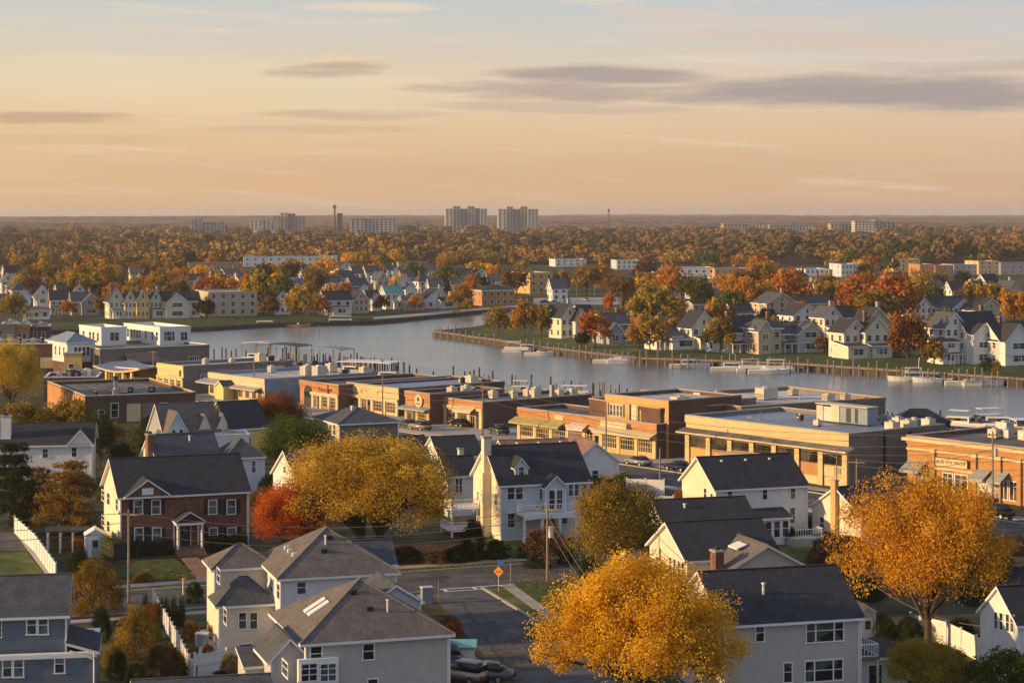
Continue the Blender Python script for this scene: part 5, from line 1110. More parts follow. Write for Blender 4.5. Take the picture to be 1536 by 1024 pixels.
q = MB(); q.tube([(w_*.22, -.2, 2.9), (w_*.22, -.16, 2.9)], 1.2, 'dark', 20); q.box(w_*.22-1.2, -.2, 0, w_*.22+1.2, -.161, 2.9, 'dark'); h.part(q, 'arch'); h.text('Reise', w_*.6, 3.6, 1.2, -.2, 'red')
h.band(2.6, 4.6, 'dark', .2, w_*.73, w_*.76, name='downpipe'); h.band(3.4, 4.0, 'brick_d', .2, w_*.8, w_*.82, name='sign')
h = shop('cream_shop', (313, 559), 397, 4.5, 26, 'cream shop with a small gabled porch and a long white roof reaching the river', 'awnw', 'flatblue', 'flatwhite')  # blue grey flank: the side wall's shade is put into its colour
w_ = h.w; h.awning(-1.5, w_*.42, 3.5, 2.2, .6, 'metal'); h.awning(w_*.42, w_*.95, 2.9, 1.6, .4, 'metal')
h.vol(w_*.34, -2.6, 3, 2.4, 0, 2.6, 'gy', 1.0, 'yellow', 'roofm', over=.25, wname='porch_wall', rname='porch_roof')
for f in (.06, .16, .26, .58, .70, .82, .92): h.win('F', w_*f, .6, w_*.07, 1.8, 'shop', 'shopglass', frame='awnw')
for f, yy, a, mm in ((.62, 13, 2.0, 'hvac'), (.75, 14, 2.2, 'metal'), (.3, 18, 1.6, 'metal'), (.4, 22, 1.8, 'hvac'), (.8, 20, 1.2, 'dark'), (.9, 23, 1.7, 'hvac'), (.12, 12, 1.4, 'metal')): h.hvac(w_*f, yy, 4.06, a, a, a*.9, mm)
h = shop('yellow_corner_shop', (236, 545), 275, 5.2, 26, 'narrow golden yellow shop front with a cream oval sign and long grey flank', 'yellow', 'block', 'flatwhite')
w_ = h.w; q = MB(); q.box(w_*.42, -.4, 3.2, w_*.9, -.15, 4.5, 'awnw'); h.part(q, 'oval_sign'); h.band(2.6, 2.9, 'awnw', .35); h.shopfront(4, .3, 2.4, pm='yellow', glass='shopglass', frame='trim')
for f, yy, a, mm in ((.4, 8, 1.2, 'metal'), (.6, 13, 1.1, 'metal'), (.5, 20, 1.8, 'hvac'), (.5, 23, 1.2, 'dark')): h.hvac(w_*f, yy, 4.76, a, a, a, mm)
for yy in (5, 11, 16, 19.5): h.win('R', yy, 2.2, 2.2, 1.2, 'shop', off=w_)
h.band(3.6, 4.6, 'hvac', .01)
q = MB(); q.box(w_+.002, 22, 2.3, w_+.6, 23.6, 4.4, 'hvac'); h.part(q, 'wall_unit')
h = Bld('curved_canopy_station', (154, 547), 204, 4.2, -38, 'low station with a long curved cream canopy on yellow posts', 'station')
w_ = h.w; h.vol(0, 1.5, w_, 7, 0, 3.6, 'flat', 0, 'brick_o', 'flatblue', wname='wall'); q = MB(); m = 8
for k in range(m):
    a, b_ = -1 + (w_+4)*k/m, -1 + (w_+4)*(k+1)/m; za, zb = 4.4 - .9*math.sin(math.pi*k/m), 4.4 - .9*math.sin(math.pi*(k+1)/m)
    q.slab([(a, -1.8, za-.2), (b_, -1.8, zb-.2), (b_, 9, zb+.3), (a, 9, za+.3)], .35, 'flatblue', 'awnw')
h.part(q, 'canopy')
for k in range(5): q = MB(); x = w_*k/4; q.box(x-.25, -1.4, 0, x+.25, -.9, 3.3, 'yellow'); h.part(q, 'post')
for k in range(4): h.win('F', w_*(k+.5)/4, .3, w_/4-.8, 2.4, 'shop', 'shopglass', off=1.5, frame='dark')
# brown workshop; sun on its left face is put into an orange slab
h = Bld('brown_brick_workshop', (128, 595), 293, 4.7, 24, 'wide dark brown brick workshop with a flat roof and glowing orange left face', 'workshop')
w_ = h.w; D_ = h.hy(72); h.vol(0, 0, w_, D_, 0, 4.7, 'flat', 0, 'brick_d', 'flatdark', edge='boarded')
q = MB(); q.box(-.1, -.05, 0, -.07, D_, 4.55, 'brick_o'); h.part(q, 'sunlit_side_slab')
for k in range(4):
    if k in (0, 2): h.win('L', 2.2+4.2*k, .8, 2.2, 2.4, 'shop', 'shopglass', off=-.11, frame='awnw')
    q = MB(); q.box(-.35, 4.0+4.2*k, 0, -.101, 4.5+4.2*k, 4.3, 'brick_y'); h.part(q, 'pier')
q = MB(); q.box(h.hx(190), -.08, .1, h.hx(211), -.002, 3.2, 'boarded'); h.part(q, 'roller_door'); q = MB(); q.box(h.hx(213), -.07, .1, h.hx(231), -.002, 3.2, 'block'); h.part(q, 'roller_door')
h.win('F', h.hx(172), 1.0, 1.4, 2.5, 'hung'); h.win('F', h.hx(152), 1.0, 1.2, 1.4, 'hung'); h.win('F', h.hx(246), 2.0, 1.6, 1.2, 'grid')
for f, yy, a, mm in ((.32, 6, 1.0, 'metal'), (.33, 11, 1.5, 'hvac'), (.42, 9, 1.3, 'hvac'), (.5, 9.5, .9, 'dark'), (.68, 8, 1.0, 'dark'), (.13, 5, .7, 'dark')): h.hvac(w_*f, yy, 4.26, a, a, a*.9, mm)
q = MB(); q.box(w_*.34, 7, 4.26, w_*.34+.5, 7.5, 6.8, 'metal'); q.tube([(w_*.34+.25, 7.25, 6.8), (w_*.34+.25, 7.25, 7.5)], .5, 'dark', 10); h.part(q, 'exhaust_stack')
h = Bld('boarded_brick_shop', (66, 567), 146, 4.9, 8, 'small brick building with cream boarded windows and clutter on its roof', 'shop')
w_ = h.w; h.vol(0, 0, w_, 12, 0, 4.9, 'flat', 0, 'brick_d', 'flatwhite')
h.win('F', h.hx(80), 1.6, 1.0, 2.0, 'hung'); q = MB(); q.box(h.hx(88), -.06, 1.0, h.hx(107), -.002, 3.4, 'boarded'); q.box(h.hx(117), -.06, 1.0, h.hx(134), -.002, 3.4, 'boarded'); h.part(q, 'boarded_window')
for f, a, mm in ((.2, 1.1, 'hvac'), (.38, 1.6, 'dark'), (.52, 1.3, 'dark'), (.68, 1.6, 'white'), (.85, 1.4, 'hvac')): h.hvac(w_*f, 3+4*f, 4.46, a, a, a*.9, mm)
h = Bld('purple_brick_block', (-20, 517), 83, 6.6, 8, 'plain purplish brick block at the left edge with a pale window', 'building')
w_ = h.w; h.vol(0, 0, w_, 16, 0, 6.6, 'flat', 0, 'brick_d', 'flatroof'); h.win('F', h.hx(50), 1.8, 1.6, 2.2, 'hung'); q = MB(); q.box(h.hx(60), -.06, 1.2, h.hx(81), -.002, 3.6, 'boarded'); h.part(q, 'panel_window')
for k in range(7): h.hvac(w_*(.15+.11*k), 4+3*(k % 3), 6.16, 1.1, 1.1, 1.1, ('metal', 'hvac', 'dark')[k % 3])
h = Bld('lit_brick_block', (96, 530), 123, 5.2, 10, 'small square brick block glowing orange below the white pavilion', 'building')
w_ = h.w; h.vol(0, 0, w_, 9, 0, 5.2, 'flat', 0, 'brick_t', 'flatdark', front='yellow'); h.win('F', w_*.4, 1.4, 1.2, 1.5)  # yellow on the front only: the sun's glow is put into the wall colour
# white riverside building on its dark podium
h = Bld('riverside_podium', (150, 524), 314, 6.0, 34, 'long dark grey brick podium building on the near river bank', 'building')
w_ = h.w; h.vol(0, 0, w_, 24, 0, 6.0, 'flat', 0, 'block', 'flatdark'); h.win('F', h.hx(290), .6, 2.6, 3.0, 'grid', frame='trim'); h.win('F', h.hx(178), .6, 3.2, 2.6, 'shop'); h.win('F', h.hx(165), .6, 1.8, 2.6, 'grid')
q = MB(); a = h.hx(185); q.slab([(a, -3.8, 3.2), (a+7.5, -3.8, 3.2), (a+7.5, -.1, 5.0), (a, -.1, 5.0)], .25, 'roofr', 'roofr'); q.box(a-3, -1.6, 2.4, a+2.5, -.05, 3.1, 'awnp'); h.part(q, 'awning'); q = MB(); q.box(h.hx(165), -2, 0, h.hx(238), -.08, 1.6, 'dark'); h.part(q, 'loading_dock')
h = Bld('white_riverside_block', (152, 492), 190, 9.6, 34, 'left one of two white flat roofed blocks above the dark podium', 'building')
w_ = h.w; d = h.hy(119); h.vol(0, 0, w_, d, 5.4, 9.6, 'flat', 0, 'white', 'flatwhite'); h.win('F', w_*.52, 6.6, 2.4, 2.0, 'double')
for f in (.15, .35, .5, .8): h.win('L', d*f, 6.5, 1.3, 2.0, 'hung')
h = Bld('white_riverside_block', (240, 491.5), 286, 9.6, 34, 'right one of two white flat roofed blocks above the dark podium', 'building')
w_ = h.w; d = h.hy(186); h.vol(0, 0, w_, d, 5.4, 9.6, 'flat', 0, 'white', 'flatwhite'); h.win('F', w_*.3, 6.5, 2.8, 2.2, 'triple'); h.win('F', w_*.78, 6.5, 1.8, 2.0, 'double')
for f in (.08, .2, .38, .55, .62, .7, .78, .88): h.win('L', d*f, 6.6, 1.3, 2.0, 'hung')
h = Bld('white_pavilion', (101, 514), 142, 7.4, 34, 'white pavilion with pale blue hip roof and a row of windows', 'pavilion')
w_ = h.w; h.vol(0, 0, w_, 12, 3.0, 7.4, 'hip', 2.0, 'white', 'flatblue', over=.5); h.vol(.2, .2, w_-.4, 11.6, 0, 3.0, 'flat', 0, 'brick_d', 'flatdark', wname='base_wall', rname='base_roof')
for f in (.3, .45, .6, .75): h.win('F', w_*f, 4.4, .9, 2.0, 'hung')
for yy in (2, 4.5, 7, 9.5): h.win('L', yy, 4.4, .9, 2.0, 'hung')
for (a, b_, x2, z, mm, lb) in (((2, 486), 22, 22, 6, 'block', 'grey block building at the far left beyond the purplish block'), ((24, 487), 42, 42, 5.5, 'brick_o', 'small orange brick building left of the white riverside house'), ((44, 490), 74, 74, 4.5, 'brick_d', 'low dark brick building with crates on its roof')):
    h = Bld('riverside_workshop', a, x2, z, 10, lb, 'workshop'); h.vol(0, 0, h.w, 10, 0, z, 'flat', 0, mm, 'flatdark'); h.win('F', h.w*.3, 1.5, 1.2, 1.6); h.win('F', h.w*.7, 1.5, 1.2, 1.6); h.hvac(h.w*.4, 4, z-.44, 1.6, 1.4, 1.3, 'hvac'); h.hvac(h.w*.7, 5, z-.44, 1.0, 1, 1.0, 'metal')
# ================================================================ far houses
HN = [0]
def fh(l, r_, base, eave, rise, kind, wall, rm, deg, label, depth=None, group=None, name='house', nwin=3, wing=None, cat='house', flat=False):
    # l, r_: columns of the front wall's corners, base: row of its foot, eave: height in m
    p = at(l, base); py = HY + (H - eave) * F / p.y
    h = Bld(name, (l, py), r_, eave, deg, label, cat, group, far=True)
    w_ = h.w; d = depth or max(7, w_*.75)
    h.vol(0, 0, w_, d, 0, eave, kind, rise, wall, rm, over=.5 if kind != 'flat' else 0, t=.3, edge='trim' if kind != 'flat' else 'concrete')
    st = max(1, int(round(eave / 3.0)))
    for f in range(st):
        z = 1.0 + f * (eave - .3) / st
        for k in range(nwin): h.win('F', w_*(k+.5)/nwin, z, min(1.5, w_/nwin*.55), 1.5, 'hung')
        for k in range(2): h.win('L', d*(k+.5)/2, z, 1.2, 1.5, 'hung')
    if kind == 'gy': h.win('F', w_/2, eave + rise*.15, 1.0, min(1.3, rise*.4), 'hung')
    if kind == 'gx' and rise > 2: h.win('L', d/2, eave + rise*.1, 1.0, 1.1, 'hung')
    if wing:                       # (x fraction, width, out, eave, rise, roof)
        f, ww, o, ez, rr, rk = wing
        x = w_*f; h.vol(x, -o, ww, o + d*.5, 0, ez, rk, rr, wall, rm, over=.4, t=.3, wname='wing_wall', rname='wing_roof')
        h.win('F', x+ww/2, 1.0, ww*.5, 1.5, 'double', off=-o)
        if ez > 4.5: h.win('F', x+ww/2, 4.0, ww*.45, 1.4, 'double', off=-o)
    HN[0] += 1
    if kind != 'flat' and HN[0] % 3:
        cxx = w_*(.25 if HN[0] % 2 else .7); h.chimney(cxx, d*.45, .8, .8, eave, eave+rise+1.3, 'brick' if HN[0] % 4 else 'concrete')
    if HN[0] % 2 and kind != 'flat' and w_ > 5:
        q = MB(); q.slab([(-.2, -2.2, 2.6), (w_*.6, -2.2, 2.6), (w_*.6, -.01, 3.1), (-.2, -.01, 3.1)], .2, rm, 'trim')
        for k in range(4): xx = -.1 + (w_*.6-.1)*k/3; q.box(xx, -2.1, 0, xx+.2, -1.9, 2.39, 'trim')
        h.part(q, 'front_porch')
    return h
# left far bank, from the left
FL = [(36, 74, 479, 3.2, 1.2, 'hip', 'white', 'roofm', 10, 'low white riverside house with grey hip roof, leftmost on the far bank', None),
 (52, 78, 470, 6.5, 3.5, 'gy', 'wsiding', 'roofm', 18, 'tall white gabled house behind the low white riverside house', (.1, 4, 2, 5, 1.6, 'gy')),
 (76, 104, 472, 5.5, 3.2, 'gx', 'tan', 'roof', 18, 'dark roofed house with lit tan porch on the far left bank', None),
 (108, 146, 473, 5.2, 3.0, 'gx', 'greysid', 'roofm', 20, 'grey house with broad pale grey gable on the far left bank', (.35, 7, 2, 4.8, 3, 'gy')),
 (164, 186, 478, 6.4, 4.4, 'gy', 'cream', 'roof', 24, 'cream house with tall pointed gable, first of the cream row', (.2, 4, 1.5, 3, 1, 'shed')),
 (187, 204, 478, 6.2, 3.6, 'gy', 'cream', 'roofm', 24, 'cream house with small gable, second of the cream row', None),
 (205, 224, 478, 6.6, 3.4, 'gy', 'yellow', 'roofm', 24, 'golden gabled house in the middle of the cream row', None),
 (225, 243, 477, 6.2, 3.6, 'gy', 'cream', 'roof', 24, 'cream gabled house just right of the golden gabled house', (.1, 5, 2, 3, 1, 'shed')),
 (244, 300, 477, 6.0, 3.0, 'gx', 'cream', 'roof', 20, 'wide cream house with dark roof ending the cream row', (.05, 8, 3, 5.6, 3.2, 'gy')),
 (412, 436, 472, 5.5, 3.2, 'gy', 'wsiding', 'roofm', 22, 'pale gabled house left of the golden riverbank tree', None),
 (488, 528, 473, 5.6, 3.0, 'gx', 'cream', 'roof', 24, 'long cream house with black roof right of the golden riverbank tree', (.25, 6, 2, 3, 1, 'shed')),
 (531, 553, 470, 5.0, 3.4, 'gy', 'tan', 'roof', 28, 'pinkish gabled house with black roof on the far bank', None),
 (552, 570, 466, 5.0, 2.6, 'gx', 'wsiding', 'roof', 24, 'white dormered house behind the pinkish gabled house', (.2, 4, 2, 4.5, 2, 'gy')),
 (579, 604, 464, 6.2, 2.8, 'gx', 'wsiding', 'rooft', 24, 'white house with a turquoise roof on the far bank', (.4, 5, 3, 3, 1, 'shed')),
 (606, 636, 465, 3.6, 1.8, 'gx', 'tan', 'roofb', 20, 'low pinkish house right of the turquoise roofed house', None),
 (640, 676, 463, 4.0, 3.6, 'gy', 'wsiding', 'roof', 30, 'white house with steep black roof by the promenade', (.45, 7, 3, 3, 1.6, 'gx'))]
for a in FL: fh(*a[:10], wing=a[10])
fh(313, 386, 475, 8.6, 0, 'flat', 'tan', 'flatwhite', 20, 'three storey tan brick apartment block with flat roof on the far bank', name='apartment_block', nwin=5, cat='apartment block', depth=24)
fh(723, 772, 459, 6.2, 2.0, 'hip', 'brick_o', 'roof', 22, 'red brick hall with dark hip roof by the promenade', name='hall', nwin=5, cat='hall')
fh(795, 829, 441, 9.5, 0, 'flat', 'brick_t', 'flatdark', 22, 'four storey brick apartment block with sunlit side beyond the point', name='apartment_block', nwin=3, cat='apartment block', depth=22)
# right bank, behind the peninsula
FR = [(842, 868, 508, 6.4, 3.6, 'gy', 'cream', 'roof', 30, 'cream house with two sunlit gables at the start of the wooded point', (.55, 4, 2.5, 5.6, 3.2, 'gy')),
 (872, 892, 500, 5.5, 3, 'gx', 'tan', 'roof', 28, 'dark roofed house behind the orange waterside tree', None),
 (905, 944, 516, 5.8, 2.6, 'gx', 'greysid', 'roofm', 24, 'dark grey house between the orange and golden waterside trees', (.1, 4, 2, 4, 2, 'gy')),
 (985, 1022, 525, 3.8, 1.8, 'gx', 'wsiding', 'roofm', 24, 'low white house with grey roof right of the wide golden waterside tree', (.5, 8, 2, 3, 1, 'shed')),
 (1038, 1074, 524, 6.0, 4.2, 'gy', 'cream', 'roof', 28, 'pointed cream gable beside an orange chimney on the right bank', (.1, 4, 3, 3, 1, 'shed')),
 (1092, 1146, 530, 5.6, 3.6, 'gx', 'wsiding', 'roof', 34, 'big plain white house with dark blue black roof on the right bank', None),
 (1132, 1172, 531, 6.6, 2.6, 'hip', 'tan', 'roofm', 24, 'tan two storey house with porch columns on the right bank', (.0, 4, 2, 6.3, 2.6, 'gy')),
 (1172, 1224, 529, 5.2, 2.6, 'gx', 'gsiding', 'roofm', 22, 'grey beige house with wide pale gable next to the tan porch house', (.35, 8, 2, 5.0, 2.8, 'gy')),
 (1237, 1262, 508, 6.4, 3.0, 'gy', 'cream', 'roofm', 26, 'small cream double windowed house set back from the right bank', (.1, 4, 2, 3.2, 1, 'shed')),
 (1262, 1285, 505, 6.0, 3.0, 'gx', 'greysid', 'roof', 24, 'grey house with black roof right of the small cream house', None),
 (1266, 1300, 537, 6.6, 3.0, 'gy', 'cream', 'roof', 24, 'pale cream house with porch below the twin gables', (-.2, 6, 4, 3.2, 1, 'shed')),
 (1298, 1334, 537, 6.8, 3.4, 'gy', 'cream', 'roof', 24, 'cream house with tall pointed gable on the right bank', (.1, 6, 2, 3.2, 1, 'shed')),
 (1296, 1338, 518, 6.0, 4.4, 'gy', 'tan', 'roof', 24, 'house with broad orange tan gable behind the cream pointed one', None),
 (1418, 1448, 546, 9.0, 3.4, 'gy', 'wsiding', 'roofm', 26, 'three storey white house with rounded front gable on the right bank', (-.25, 5, 1, 5.4, 1.6, 'hip')),
 (1450, 1500, 546, 8.0, 4.4, 'gx', 'wsiding', 'roof', 26, 'large white house with broad black roof on the right bank', (.05, 6, 2, 7.4, 2.4, 'gy')),
 (1500, 1560, 548, 6.2, 3.8, 'gx', 'white', 'roof', 24, 'white house with pointed sunlit gable at the right edge of the far shore', (.0, 8, 2, 6.0, 4.0, 'gy')),
 (1372, 1398, 484, 5.0, 3.4, 'gy', 'wsiding', 'roof', 28, 'white gabled house above the rust red waterside tree', None),
 (1398, 1446, 478, 4.6, 3.0, 'gx', 'wsiding', 'roof', 20, 'white house with black roof and skylights on the right', None),
 (1428, 1462, 484, 4.8, 3.2, 'gy', 'white', 'roofm', 30, 'white house with pale blue grey roof left of the tan gabled house', None),
 (1466, 1508, 486, 4.6, 3.8, 'gy', 'tan', 'roof', 26, 'dark fronted house with a tan gable near the right edge', None),
 (1150, 1196, 474, 4.6, 3.6, 'gy', 'tan', 'roofm', 26, 'broad tan gabled house in front of the large orange treetops', (.9, 16, 0, 4.4, 2.2, 'gx')),
 (1100, 1130, 490, 4.6, 2.6, 'gx', 'tan', 'roof', 20, 'low dark roofed house under the small orange tree', None),
 (1190, 1232, 497, 5.0, 3.4, 'gy', 'wsiding', 'roof', 26, 'white gabled house with black roof half hidden on the right bank', None),
 (960, 1000, 474, 4.2, 2.2, 'gx', 'greysid', 'roofm', 22, 'low grey house left of the tall spreading golden tree', None),
 (1040, 1068, 470, 3.4, 1.0, 'gx', 'greysid', 'roof', 18, 'low dark shed roof behind the tall golden tree trunks', None)]
for a in FR: fh(*a[:10], wing=a[10])
# commercial and industrial roofs in front of the woods
FB = [(283, 364, 414, 7.5, 'brick_o', 'flatblue', 'long pinkish brick hall with arched openings before the woods', 9), (365, 506, 400, 7, 'paleblue', 'flatwhite', 'very long pale blue warehouse with white roof', 12),
 (424, 462, 438, 6, 'flatblue', 'flatwhite', 'dark blue flat roofed shed with white roof', 4), (985, 1072, 421, 7, 'white', 'flatblue', 'long white warehouse roof left half, behind the orange tree', 8), (1072, 1126, 421, 6.5, 'brick_t', 'flatwhite', 'pink brick hall at the right end of the long white warehouse', 6),
 (1022, 1078, 432, 4.5, 'tan', 'flatwhite', 'small pale hall with glowing doorway below the warehouse', 4), (833, 880, 400, 5, 'white', 'flatwhite', 'white roofed hall left of the pale blue roofed hall', 5), (925, 962, 404, 6, 'paleblue', 'flatblue', 'hall with pale blue roof by the woods', 5),
 (1208, 1244, 420, 6, 'white', 'flatblue', 'white and navy hall right of the orange treetops', 5), (1262, 1290, 421, 9, 'paleblue', 'flatblue', 'tall pale blue block among the orange treetops', 5), (1218, 1262, 428, 4, 'brick_o', 'flatwhite', 'row of pink low shops below the white and navy hall', 7),
 (1380, 1402, 415, 7, 'brick_o', 'rooft', 'red brick shop with green grey roof at the left end of the distant shop row', 3), (1403, 1430, 415, 6.5, 'brick_o', 'flatblue', 'red brick shop with cream door, second in the distant shop row', 3), (1431, 1467, 412, 6, 'greysid', 'flatdark', 'grey glazed shop in the middle of the distant shop row', 4),
 (1468, 1500, 412, 8, 'brick_y', 'flatdark', 'yellow and maroon shop with cream pillars in the distant shop row', 3), (1501, 1560, 412, 7, 'greysid', 'flatdark', 'dark glazed shop at the right end of the distant shop row', 5), (1340, 1380, 408, 8, 'brick_t', 'flatdark', 'stepped tan brick block left of the distant shop row', 4),
 (1463, 1500, 432, 4, 'paleblue', 'flatblue', 'low pale blue hall below the yellow and maroon shop', 3), (665, 700, 414, 4, 'white', 'flatdark', 'low white hall left of the small hilltop tree', 3), (598, 640, 402, 4, 'greysid', 'flatblue', 'long low grey roof at the edge of the woods', 4)]
for l, r_, b_, z, wl, rm, lb, nw in FB: fh(l, r_, b_, z, 0, 'flat', wl, rm, 8 + (l % 5), lb, name='hall', nwin=nw, cat='hall', depth=20)
# houses scattered among the trees of the middle distance
MH = []
g_ = random.Random(41)
for (cx_, base) in ((12, 440), (30, 458), (45, 434), (64, 448), (95, 455), (205, 425), (225, 432), (318, 425), (330, 440), (350, 428), (368, 438), (395, 447), (295, 435), (500, 442), (520, 434), (540, 448), (470, 425), (575, 440), (613, 430), (610, 448), (640, 440), (655, 452),
    (560, 425), (700, 430), (722, 425), (745, 436), (690, 445), (590, 418), (520, 415), (840, 452), (1010, 452), (1045, 448), (1235, 441), (1205, 432), (1340, 432), (1350, 460), (1410, 448), (1440, 452), (1490, 446), (1520, 455), (1380, 440), (640, 418), (745, 452), (20, 425), (120, 462), (712, 448), (540, 425), (440, 452)):
    MH.append((cx_, base))
MHO = []
for i, (cx_, base) in enumerate(MH):
    wpx = g_.uniform(15, 26); k = g_.choice(['gx', 'gy', 'gy', 'gx', 'hip']); wl = g_.choice(['wsiding', 'wsiding', 'cream', 'tan', 'paleblue', 'wsiding']); rm = g_.choice(['roof', 'roofm', 'roofm', 'roofb'])
    h = fh(cx_ - wpx/2, cx_ + wpx/2, base, g_.uniform(4.5, 6.5), g_.uniform(2.5, 4), k, wl, rm, g_.uniform(10, 38), None, nwin=2, wing=(.3, 5, 2, 4.2, 2.2, 'gy') if g_.random() < .4 else None)
    MHO.append((h, {'wsiding': 'white', 'cream': 'cream', 'tan': 'tan', 'paleblue': 'pale blue'}[wl], {'roof': 'black', 'roofm': 'grey', 'roofb': 'brown grey'}[rm], {'gx': 'long', 'gy': 'gable fronted', 'hip': 'hip roofed'}[k], cx_, base))
# ---------------------------------------------------------------- towers on the horizon
def tower(l, r_, Yd, top_py, label, segs, name='tower_block', mt='tan', floors=12, base_z=0, cat='tower block'):
    # segs: list of (x0 frac, x1 frac, depth, extra height px)
    x0, x1 = (l-CX)/F*Yd, (r_-CX)/F*Yd; w_ = x1-x0; zt = H - (top_py-HY)/F*Yd
    root = empty(name, (x0, Yd, 0), R(6), label, cat)
    for j, (a, b_, dy, ex, mm) in enumerate(segs):
        q = MB(); zz = zt + ex/F*Yd; q.box(w_*a, dy, base_z, w_*b_, dy+16, zz, mm); q.build('wall', root)
        if b_-a > .12:
            q = MB(); n = max(1, int((b_-a)*w_/4.5)); ft = 3.0; nf = max(1, int((zz-12)/ft)) if zz > 15 else 3
            for f in range(nf):
                z = zz - ft*(f+1) + .6
                for k in range(n): xx = w_*a + (b_-a)*w_*(k+.25)/n; q.box(xx, dy-.12, z, xx+(b_-a)*w_/n*.5, dy-.01, z+1.7, 'glass')
            for k in range(3):
                for f in range(nf): z = zz - ft*(f+1) + .6; q.box(w_*a-.12, dy+2+5*k, z, w_*a-.01, dy+4.5+5*k, z+1.7, 'glass')
            o = q.build('window', root); o['kind'] = 'stuff'
        q = MB(); q.box(w_*a-.3, dy-.3, zz, w_*b_+.3, dy+16.3, zz+.8, 'concrete'); q.build('parapet', root)
    return root
T5 = [(0, .19, 0, 0, 'tan'), (.19, .36, 4, 4, 'block'), (.36, .54, 10, 0, 'gsiding'), (.54, .70, 4, 4, 'block'), (.70, .84, 8, 1, 'gsiding'), (.84, 1, 2, 0, 'block')]
tower(668, 731, 3000, 314, 'left one of the two tall tower blocks on the horizon', [(a, b_, c_, d_, 'cream' if m_ == 'tan' else 'gsiding') for a, b_, c_, d_, m_ in T5])
tower(747, 808, 3000, 314.5, 'right one of the two tall tower blocks on the horizon', [(0, .22, 0, 0, 'cream'), (.22, .38, 4, 4, 'gsiding'), (.38, .57, 10, 0, 'gsiding'), (.57, .74, 4, 4, 'tan'), (.74, 1, 2, 0, 'gsiding')])
tower(526, 595, 2500, 328.5, 'long pale striped apartment slab left of the tower blocks', [(0, .3, 0, 0, 'gsiding'), (.3, .62, 3, 0, 'gsiding'), (.62, 1, 0, .5, 'gsiding')], 'apartment_block', cat='apartment block')
tower(410, 458, 2900, 325, 'stepped pale hospital like block on the left horizon', [(0, .22, 0, 0, 'tan'), (.221, .45, 5, 5, 'cream'), (.45, .68, 2, 4, 'block'), (.68, 1, 4, 0, 'gsiding')], 'office_block', cat='office block')
tower(375, 412, 2800, 332, 'low pale range left of the stepped block on the horizon', [(0, .5, 0, 0, 'cream'), (.5, 1, 3, 2, 'cream')], 'office_block', cat='office block')
tower(286, 303, 2700, 330, 'small pale blue block far left on the horizon', [(0, .35, 0, -1.5, 'tan'), (.35, 1, 2, 1.5, 'gsiding')], 'office_block', cat='office block')
tower(303, 337, 2720, 333.5, 'faint low block right of the small pale blue block', [(0, .5, 0, 0, 'gsiding'), (.5, 1, 3, -1, 'gsiding')], 'office_block', cat='office block')
tower(506, 514, 2600, 320.5, 'narrow grey tower with brown top beside the thin chimney', [(0, 1, 0, 0, 'block')], 'tower', cat='tower')
tower(1085, 1152, 2700, 336.5, 'long low cream building on the right horizon, left part', [(0, .5, 0, 0, 'tan'), (.5, 1, 3, -.8, 'cream')], 'office_block', cat='office block')
tower(1154, 1226, 2700, 338, 'long low cream building on the right horizon, right part', [(0, .5, 0, 0, 'tan'), (.5, 1, 3, -.8, 'cream')], 'office_block', cat='office block')
tower(1246, 1280, 2700, 336.5, 'small white range left of the cream framed block', [(0, .5, 0, 0, 'tan'), (.5, 1, 3, 0, 'tan')], 'office_block', cat='office block')
tower(1282, 1346, 2650, 332.5, 'cream framed block with pale blue wing on the right horizon', [(0, .5, 0, 0, 'cream'), (.5, .7, 3, 1.0, 'tan'), (.7, 1, 5, -1, 'tan')], 'office_block', cat='office block')
def mast(px, Yd, top, label, r_=.9, cat='mast', lattice=False):
    x = (px-CX)/F*Yd; z = H - (top-HY)/F*Yd; root = empty('mast', (x, Yd, 0), 0, label, cat); q = MB()
    if lattice:
        for a in (0, 2.1, 4.2):
            q.tube([(3*math.cos(a), 3*math.sin(a), 0), (.5*math.cos(a), .5*math.sin(a), z)], .3, 'brick_d', 4)
        for k in range(12): zz = z*k/12; rr = 3 - 2.5*k/12; q.tube([(rr, 0, zz), (-rr*.5, rr*.86, zz+z/24), (-rr*.5, -rr*.86, zz+z/12)], .2, 'brick_d', 4)
    else: q.tube([(0, 0, 0), (0, 0, z)], [r_*1.3, r_], 'brick_d', 8)
    q.build('shaft', root); q = MB(); q.box(-r_*1.8, -r_*1.8, z-3.5, r_*1.8, r_*1.8, z, 'brick_d'); q.tube([(0, 0, z), (0, 0, z+3)], .2, 'brick_d', 4); q.build('mast_head', root)
mast(502, 2600, 308, 'thin brown chimney mast with square head on the left horizon', 1.1)
mast(913, 2700, 314, 'lattice mast on the horizon right of the tower blocks', .8, lattice=True)
